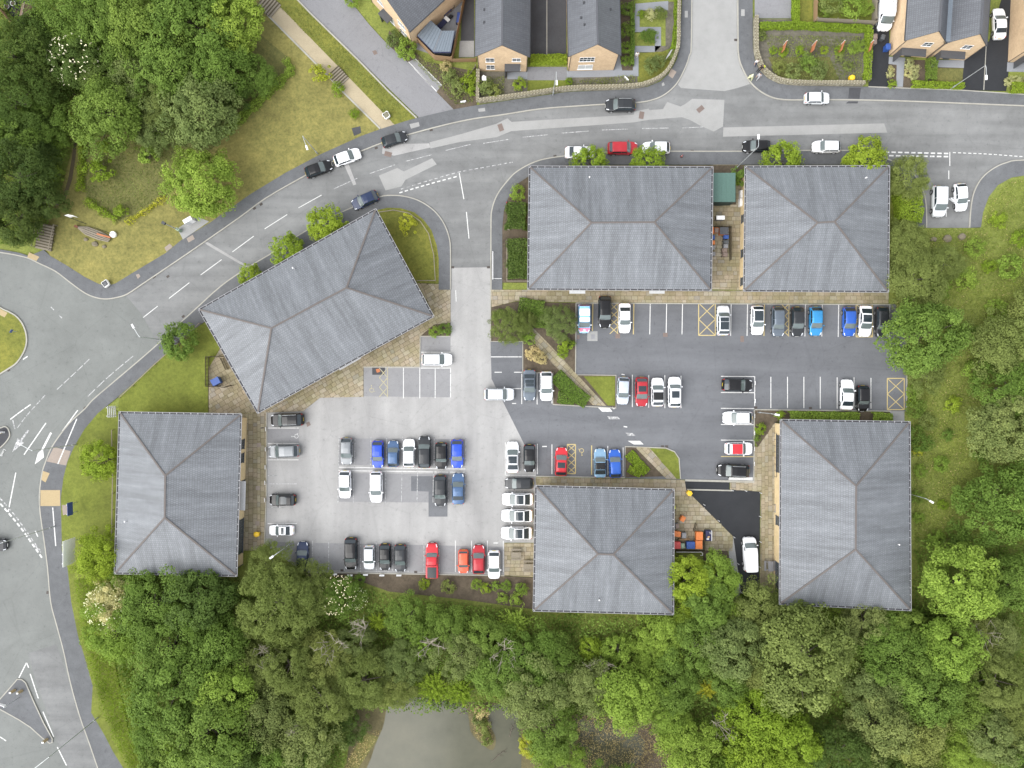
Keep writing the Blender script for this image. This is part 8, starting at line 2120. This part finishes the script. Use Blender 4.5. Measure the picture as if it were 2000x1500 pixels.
for k, (x, y, a) in enumerate(((-1.1, 0.2, 0), (1.1, 0, 180), (0.2, 0.95, -90), (0, -0.95, 90))):
    r_ = empty('patio_chair', up(872, 22, 0.6, 0.05) + Vector((x * 0.77 - y * 0.64, x * 0.64 + y * 0.77, 0)), R(a + 40)); tag(r_, ('dark patio chair nearest the garden room', 'dark patio chair at the far end of the table', 'dark patio chair on the brick house side', 'dark patio chair on the fence side')[k], 'chair', 'patio chairs')
    MB().box((0, 0, 0.42), (0.5, 0.5, 0.08)).build('seat', M['fabric_black'], r_); MB().box((-0.25, 0, 0.7), (0.06, 0.5, 0.55)).build('backrest', M['fabric_black'], r_)
    for s in (-1, 1):
        for q in (-1, 1): MB().box((s * 0.2, q * 0.2, 0.2), (0.04, 0.04, 0.4)).build('leg', M['mid_grey'], r_)
r_ = empty('sun_lounger', up(863, 47, 0.4, 0.05), R(48)); tag(r_, 'dark lounger with white cushion behind the garden room', 'lounger')
MB().box((0, 0, 0.32), (1.9, 0.7, 0.12)).build('mattress', M['fabric_navy'], r_); MB().box((1.05, -0.1, 0.42), (0.5, 0.9, 0.16)).build('cushion', M['fabric_white'], r_)
for s in (-0.8, 0.8): MB().box((s, 0, 0.13), (0.07, 0.6, 0.26)).build('leg', M['dark_grey'], r_)
r_ = empty('storage_tub', up(896, 36, 0.4, 0.05), R(82)); tag(r_, 'long dark tub against the tall board fence', 'tub'); MB().box((0, 0, 0.3), (1.7, 0.65, 0.6), top=0.95).build('body', M['fabric_navy'], r_); MB().box((0, 0, 0.62), (1.5, 0.5, 0.05)).build('lid', M['sign_blue'], r_)
r_ = empty('fire_pit', up(849, 41, 0.4, 0.05), R(45)); tag(r_, 'black square fire pit beside the garden room corner', 'fire pit'); MB().box((0, 0, 0.25), (0.75, 0.7, 0.5)).build('body', M['fabric_black'], r_); MB().box((0, 0, 0.52), (0.4, 0.4, 0.04)).build('grate', M['mid_grey'], r_)
# ---------------------------------------------------------------- shed and yard clutter, top left corner
r_ = empty('garden_shed', up(54, 24, 1.5, 0.04), R(-12)); tag(r_, 'dark brown pitched shed in the top left corner yard', 'shed')
MB().box((0, 0, 0.95), (1.3, 1.7, 1.9)).build('wall', M['timber_brown'], r_)
for s in (-1, 1):
    MB().add([(0, -0.95, 2.4), (0, 0.95, 2.4), (s * 0.8, 0.95, 1.85), (s * 0.8, -0.95, 1.85), (0, -0.95, 2.33), (0, 0.95, 2.33), (s * 0.8, 0.95, 1.78), (s * 0.8, -0.95, 1.78)], [[0, 1, 2, 3], [7, 6, 5, 4], [0, 3, 7, 4], [1, 5, 6, 2], [2, 6, 7, 3]]).build('roof', M['timber_brown'], r_)
MB().bar((0, -0.95, 2.42), (0, 0.95, 2.42), 0.09, 0.06).build('ridge', M['timber_weathered'], r_)
for k, (x, y, m, lab) in enumerate(((27, 8, 'light_grey', 'round pale planter in the corner yard'), (15, 14, 'mid_grey', 'square grey planter by the corner yard fence'), (34, 24, 'fabric_black', 'black pot in the corner yard'))):
    r_ = empty('planter', up(x, y, 0.3, 0.04)); tag(r_, lab, 'planter', 'corner yard planters'); MB().lathe([(0.28, 0), (0.4, 0.45), (0.42, 0.5), (0.34, 0.5), (0.32, 0.42)], n=12).build('pot', M[m], r_); MB().lathe([(0.34, 0.42), (0.1, 0.5)], n=10).build('soil', M['mulch'], r_)
# ---------------------------------------------------------------- bollards and posts along kerbs
for k, (x, y) in enumerate([(1374, 985), (1402, 1016), (1432, 1048), (1440, 1100), (1429, 957), (1455, 958), (1484, 962), (1483, 1008), (1483, 1057), (1482, 1106), (1446, 1155), (1478, 1157)]):
    r_ = empty('kerb_post', up(x, y, 0, 0.02)); tag(r_, f"low white kerb post, number {['one', 'two', 'three', 'four', 'five', 'six', 'seven', 'eight', 'nine', 'ten', 'eleven', 'twelve'][k]} round the black service yard from the grit bin", 'post', 'kerb posts of the service yard')
    MB().tube([(0, 0, 0), (0, 0, 0.8)], 0.055, 8).build('post', M['white_plastic'], r_); MB().lathe([(0.07, 0.78), (0.05, 0.86)], n=8).build('cap', M['light_grey'], r_)
# number signs standing at the heads of bays
for k, (x, y) in enumerate([(655, 1120), (685, 1122), (715, 1121), (747, 1122), (780, 1122)]):
    r_ = empty('bay_sign', up(x, y, 0, 0.08)); tag(r_, f"{['first', 'second', 'third', 'fourth', 'fifth'][k]} small white bay sign below the bottom row, from the left", 'sign', 'bay signs in the brown bed')
    MB().box((0, 0, 0.45), (0.75, 0.05, 0.28), 0, tilt=Matrix.Rotation(R(40), 3, 'X')).build('plate', M['white_plastic'], r_); MB().box((0, 0.03, 0.2), (0.06, 0.06, 0.42)).build('post', M['light_grey'], r_)
for k, (x, y) in enumerate([(1473.5, 748), (1473.5, 783), (1472.5, 812), (1472.5, 845), (1472, 876), (1472, 905), (520.5, 838), (520, 877), (519.5, 912), (519, 942), (518.5, 976)]):
    r_ = empty('bay_sign', up(x, y, 0, 0.08), R(90)); tag(r_, ('%s small white bay sign counted down the %s' % (['first', 'second', 'third', 'fourth', 'fifth', 'sixth'][k % 6 if k < 6 else k - 6], 'bays facing the bottom right office' if k < 6 else 'bays facing the left office')), 'sign', 'bay signs on the kerbs')
    MB().box((0, 0, 0.35), (0.6, 0.05, 0.22), 0, tilt=Matrix.Rotation(R(-35 if k < 6 else 35), 3, 'X')).build('plate', M['white_plastic'], r_); MB().box((0, 0, 0.15), (0.06, 0.06, 0.32)).build('post', M['light_grey'], r_)
r_ = empty('pipe_marker', up(515, 835, 0, 0.09)); tag(r_, 'small dark post on the left slab walk', 'post'); MB().tube([(0, 0, 0), (0, 0, 0.9)], 0.05, 8).build('post', M['dark_grey'], r_); MB().box((0, 0, 0.9), (0.16, 0.16, 0.1)).build('cap', M['dark_grey'], r_)
# ---------------------------------------------------------------- bicycle by the bottom middle office
r_ = empty('bicycle', up(1317, 992, 0.4, 0.085), R(90)); tag(r_, 'bicycle with lime yellow frame leaning at the bottom middle office', 'bicycle')
for x in (-0.52, 0.52):
    ring = [(x + 0.33 * math.cos(R(24 * k)), 0.02, 0.34 + 0.33 * math.sin(R(24 * k))) for k in range(16)]
    w_ = MB().tube(ring, 0.025, 6, cap=False).build('wheel', M['tyre'], r_); 
    sp = MB()
    for k in range(8): sp.bar((x, 0.02, 0.34), (x + 0.31 * math.cos(R(45 * k)), 0.02, 0.34 + 0.31 * math.sin(R(45 * k))), 0.006)
    sp.build('spokes', M['galvanised'], w_)
MB().tube([(-0.52, 0, 0.34), (-0.08, 0, 0.30), (0.40, 0, 0.80), (-0.20, 0, 0.78), (-0.08, 0, 0.30)], 0.035, 6).tube([(-0.52, 0, 0.34), (-0.2, 0, 0.78)], 0.025, 6).tube([(0.40, 0, 0.80), (0.52, 0, 0.34)], 0.03, 6).build('frame', M['hi_vis'], r_)
MB().tube([(0.38, -0.28, 0.98), (0.40, 0, 0.95), (0.38, 0.28, 0.98)], 0.02, 6).tube([(0.4, 0, 0.8), (0.4, 0, 0.95)], 0.02, 6).build('handlebar', M['dark_grey'], r_); MB().box((-0.24, 0, 0.88), (0.26, 0.14, 0.06), top=0.7).build('saddle', M['fabric_black'], r_)
MB().tube([(-0.3, 0.0, 0.25), (0.1, 0.0, 0.35)], 0.02, 5).build('pedal', M['dark_grey'], r_)

# ================================================================== PEOPLE
def skin_mesh(name, verts, edges, radii, mats, root=0, sub=1):
    me = bpy.data.meshes.new(name + '_skeleton'); me.from_pydata(verts, edges, []); me.update()
    o = bpy.data.objects.new(name + '_skeleton', me); COL.objects.link(o)
    m = o.modifiers.new('skin', 'SKIN'); m.use_smooth_shade = True
    for i, r in enumerate(radii):
        v = me.skin_vertices[0].data[i]; v.radius = (r, r) if not hasattr(r, '__len__') else r; v.use_root = (i == root)
    s = o.modifiers.new('sub', 'SUBSURF'); s.levels = sub; s.render_levels = sub
    dg = bpy.context.evaluated_depsgraph_get(); dg.update()
    ev = o.evaluated_get(dg); out = bpy.data.meshes.new_from_object(ev)
    bpy.data.objects.remove(o); bpy.data.meshes.remove(me)
    for mm in mats: out.materials.append(M[mm])
    return out
def person(p, rz, label, top, legs, pose='stand', z=0.12, bag=False):
    """Standing or walking figure, nose towards local +X; one continuous body with material zones."""
    r_ = empty('person', up(p[0], p[1], 0.9, z), R(rz)); tag(r_, label, 'person', 'people on foot')
    st = 0.26 if pose == 'walk' else 0.03
    bend = 0.0; sit = pose == 'sit'
    V = [(0, 0, 0.95), (0.01, 0, 1.12), (0.0, 0, 1.30), (0.0, 0, 1.45), (0.02, 0, 1.54), (0.03, 0, 1.64), (0.03, 0, 1.74)]
    E = [(0, 1), (1, 2), (2, 3), (3, 4), (4, 5), (5, 6)]
    Rd = [(0.16, 0.12), (0.155, 0.11), (0.17, 0.115), (0.12, 0.09), (0.055, 0.055), (0.085, 0.095), (0.07, 0.08)]
    def chain(start, pts, rads):
        prev = start
        for q, r in zip(pts, rads):
            V.append(q); Rd.append(r); E.append((prev, len(V) - 1)); prev = len(V) - 1
    for s in (-1, 1):
        f = st * s
        if sit: chain(0, [(0.02, s * 0.10, 0.90), (0.42, s * 0.12, 0.92), (0.46, s * 0.12, 0.50), (0.46, s * 0.12, 0.10), (0.60, s * 0.12, 0.05)], [0.10, 0.08, 0.062, 0.045, 0.04])
        else: chain(0, [(0, s * 0.10, 0.88), (0.5 * f + 0.02, s * 0.11, 0.50), (f - (0.08 if f < 0 else 0), s * 0.11, 0.10), (f + 0.13 - (0.06 if f < 0 else 0), s * 0.12, 0.045)], [0.10, 0.068, 0.045, 0.04])
        g = -f * 0.8
        chain(3, [(0, s * 0.20, 1.42), (g * 0.5, s * 0.25, 1.15), (g + 0.12, s * 0.24, 0.93), (g + 0.17, s * 0.235, 0.86)], [0.065, 0.05, 0.036, 0.03])
    me = skin_mesh('body', V, E, Rd, [top, legs, 'skin', 'hair', 'fabric_black'])
    n = len(me.polygons); mi = np.zeros(n, dtype=np.int32)
    for i, q in enumerate(me.polygons):
        c = q.center
        if c.z > 1.50: k = 3 if (c.z > 1.70 or (c.x < 0.0 and c.z > 1.56)) else 2
        elif abs(c.y) > 0.18 and c.z < 1.08: k = 2
        elif c.z < 0.09: k = 4
        elif c.z < 0.98: k = 1
        else: k = 0
        mi[i] = k
    me.polygons.foreach_set('material_index', mi)
    b = link(bpy.data.objects.new('body', me), r_)
    # face: eyes, nose, mouth and ears on the head
    for s in (-1, 1):
        MB().lathe([(0.011, 0), (0.006, 0.008)], n=6).build('eye', M['fabric_black'], r_).location = (0.118, s * 0.032, 1.655)
        MB().box((0.02, s * 0.098, 1.645), (0.03, 0.014, 0.05)).build('ear', M['skin'], r_)
    MB().box((0.13, 0, 1.63), (0.03, 0.022, 0.035), top=0.5).build('nose', M['skin'], r_); MB().box((0.118, 0, 1.592), (0.012, 0.045, 0.009)).build('mouth', M['bin_red'], r_)
    # hands with fingers
    for s in (-1, 1):
        f = st * s; g = -f * 0.8; w = Vector((g + 0.17, s * 0.235, 0.86)); hd = MB()
        hd.box(w + Vector((0.015, 0, -0.045)), (0.075, 0.032, 0.085))
        for k, (dx, L) in enumerate(((-0.026, 0.06), (-0.008, 0.075), (0.010, 0.078), (0.028, 0.068))):
            q0 = w + Vector((dx + 0.015, 0, -0.085)); q1 = q0 + Vector((0.005, -s * 0.008, -L * 0.55)); q2 = q1 + Vector((0.006, -s * 0.018, -L * 0.45)); hd.tube([q0, q1, q2], [0.009, 0.0085, 0.007], 5)
        t0 = w + Vector((0.05, 0, -0.03)); hd.tube([t0, t0 + Vector((0.03, -s * 0.01, -0.025)), t0 + Vector((0.035, -s * 0.02, -0.055))], [0.011, 0.01, 0.008], 5)
        hd.build('hand', M['skin'], r_)
    return r_
person((1477, 122), -100, 'person in white top and navy trousers walking beside the curved stone wall', 'fabric_white', 'fabric_navy', 'walk')
pb = person((1487, 133), 215, 'person in black sitting on the curved stone wall', 'fabric_black', 'fabric_black', 'sit', z=0.16)
person((1482, 149), -130, 'person in pale grey clothes walking towards the kerb', 'fabric_grey', 'fabric_grey', 'walk')
person((1244, 107), -90, 'person in white standing on the zigzag garden path', 'fabric_white', 'fabric_white', 'stand', z=0.06)
r_ = empty('handbag', up(1492, 130, 1.2, 1.08), R(30)); tag(r_, 'lime yellow bag lying on the curved stone wall', 'bag'); MB().box((0, 0, 0.12), (0.42, 0.3, 0.24), top=0.8).build('body', M['hi_vis'], r_); MB().tube([(-0.12, 0, 0.22), (0, 0, 0.34), (0.12, 0, 0.22)], 0.015, 5).build('strap', M['fabric_black'], r_)
r_ = empty('pavement_sign', up(1467, 151, 0.5, 0.12), R(55)); tag(r_, 'pale yellow folding board standing at the kerb', 'sign')
for s in (-1, 1): MB().box((0, s * 0.18, 0.5), (0.62, 0.03, 1.0), 0, tilt=Matrix.Rotation(R(s * 18), 3, 'X')).build('board', M['lemon_card'], r_)
MB().box((0, 0, 0.96), (0.5, 0.12, 0.04)).build('hinge', M['light_grey'], r_)

for k, (x, y, a, lab) in enumerate(((975, 1475, 40, 'bare fallen branch lying in the pond narrow'), (1000, 1425, 70, 'thin dark stick floating near the right pond shore'), (905, 1392, 20, 'short stick floating beside the pond spit'))):
    r_ = empty('fallen_branch', up(x, y, 0, 0.04), R(a)); tag(r_, lab, 'branch', 'sticks in the pond')
    MB().tube([(-1.6 + k * 0.5, 0, 0.02), (0, 0.1, 0.05), (1.6 - k * 0.4, 0, 0.03)], [0.07, 0.06, 0.02], 6).build('stem', M['bark'], r_)
    for j in range(4): MB().tube([(-0.4 + 0.4 * j, 0.05, 0.05), (0.1 + 0.4 * j, 0.5 * (-1) ** j, 0.12)], [0.03, 0.01], 5).build('twig', M['bark'], r_)
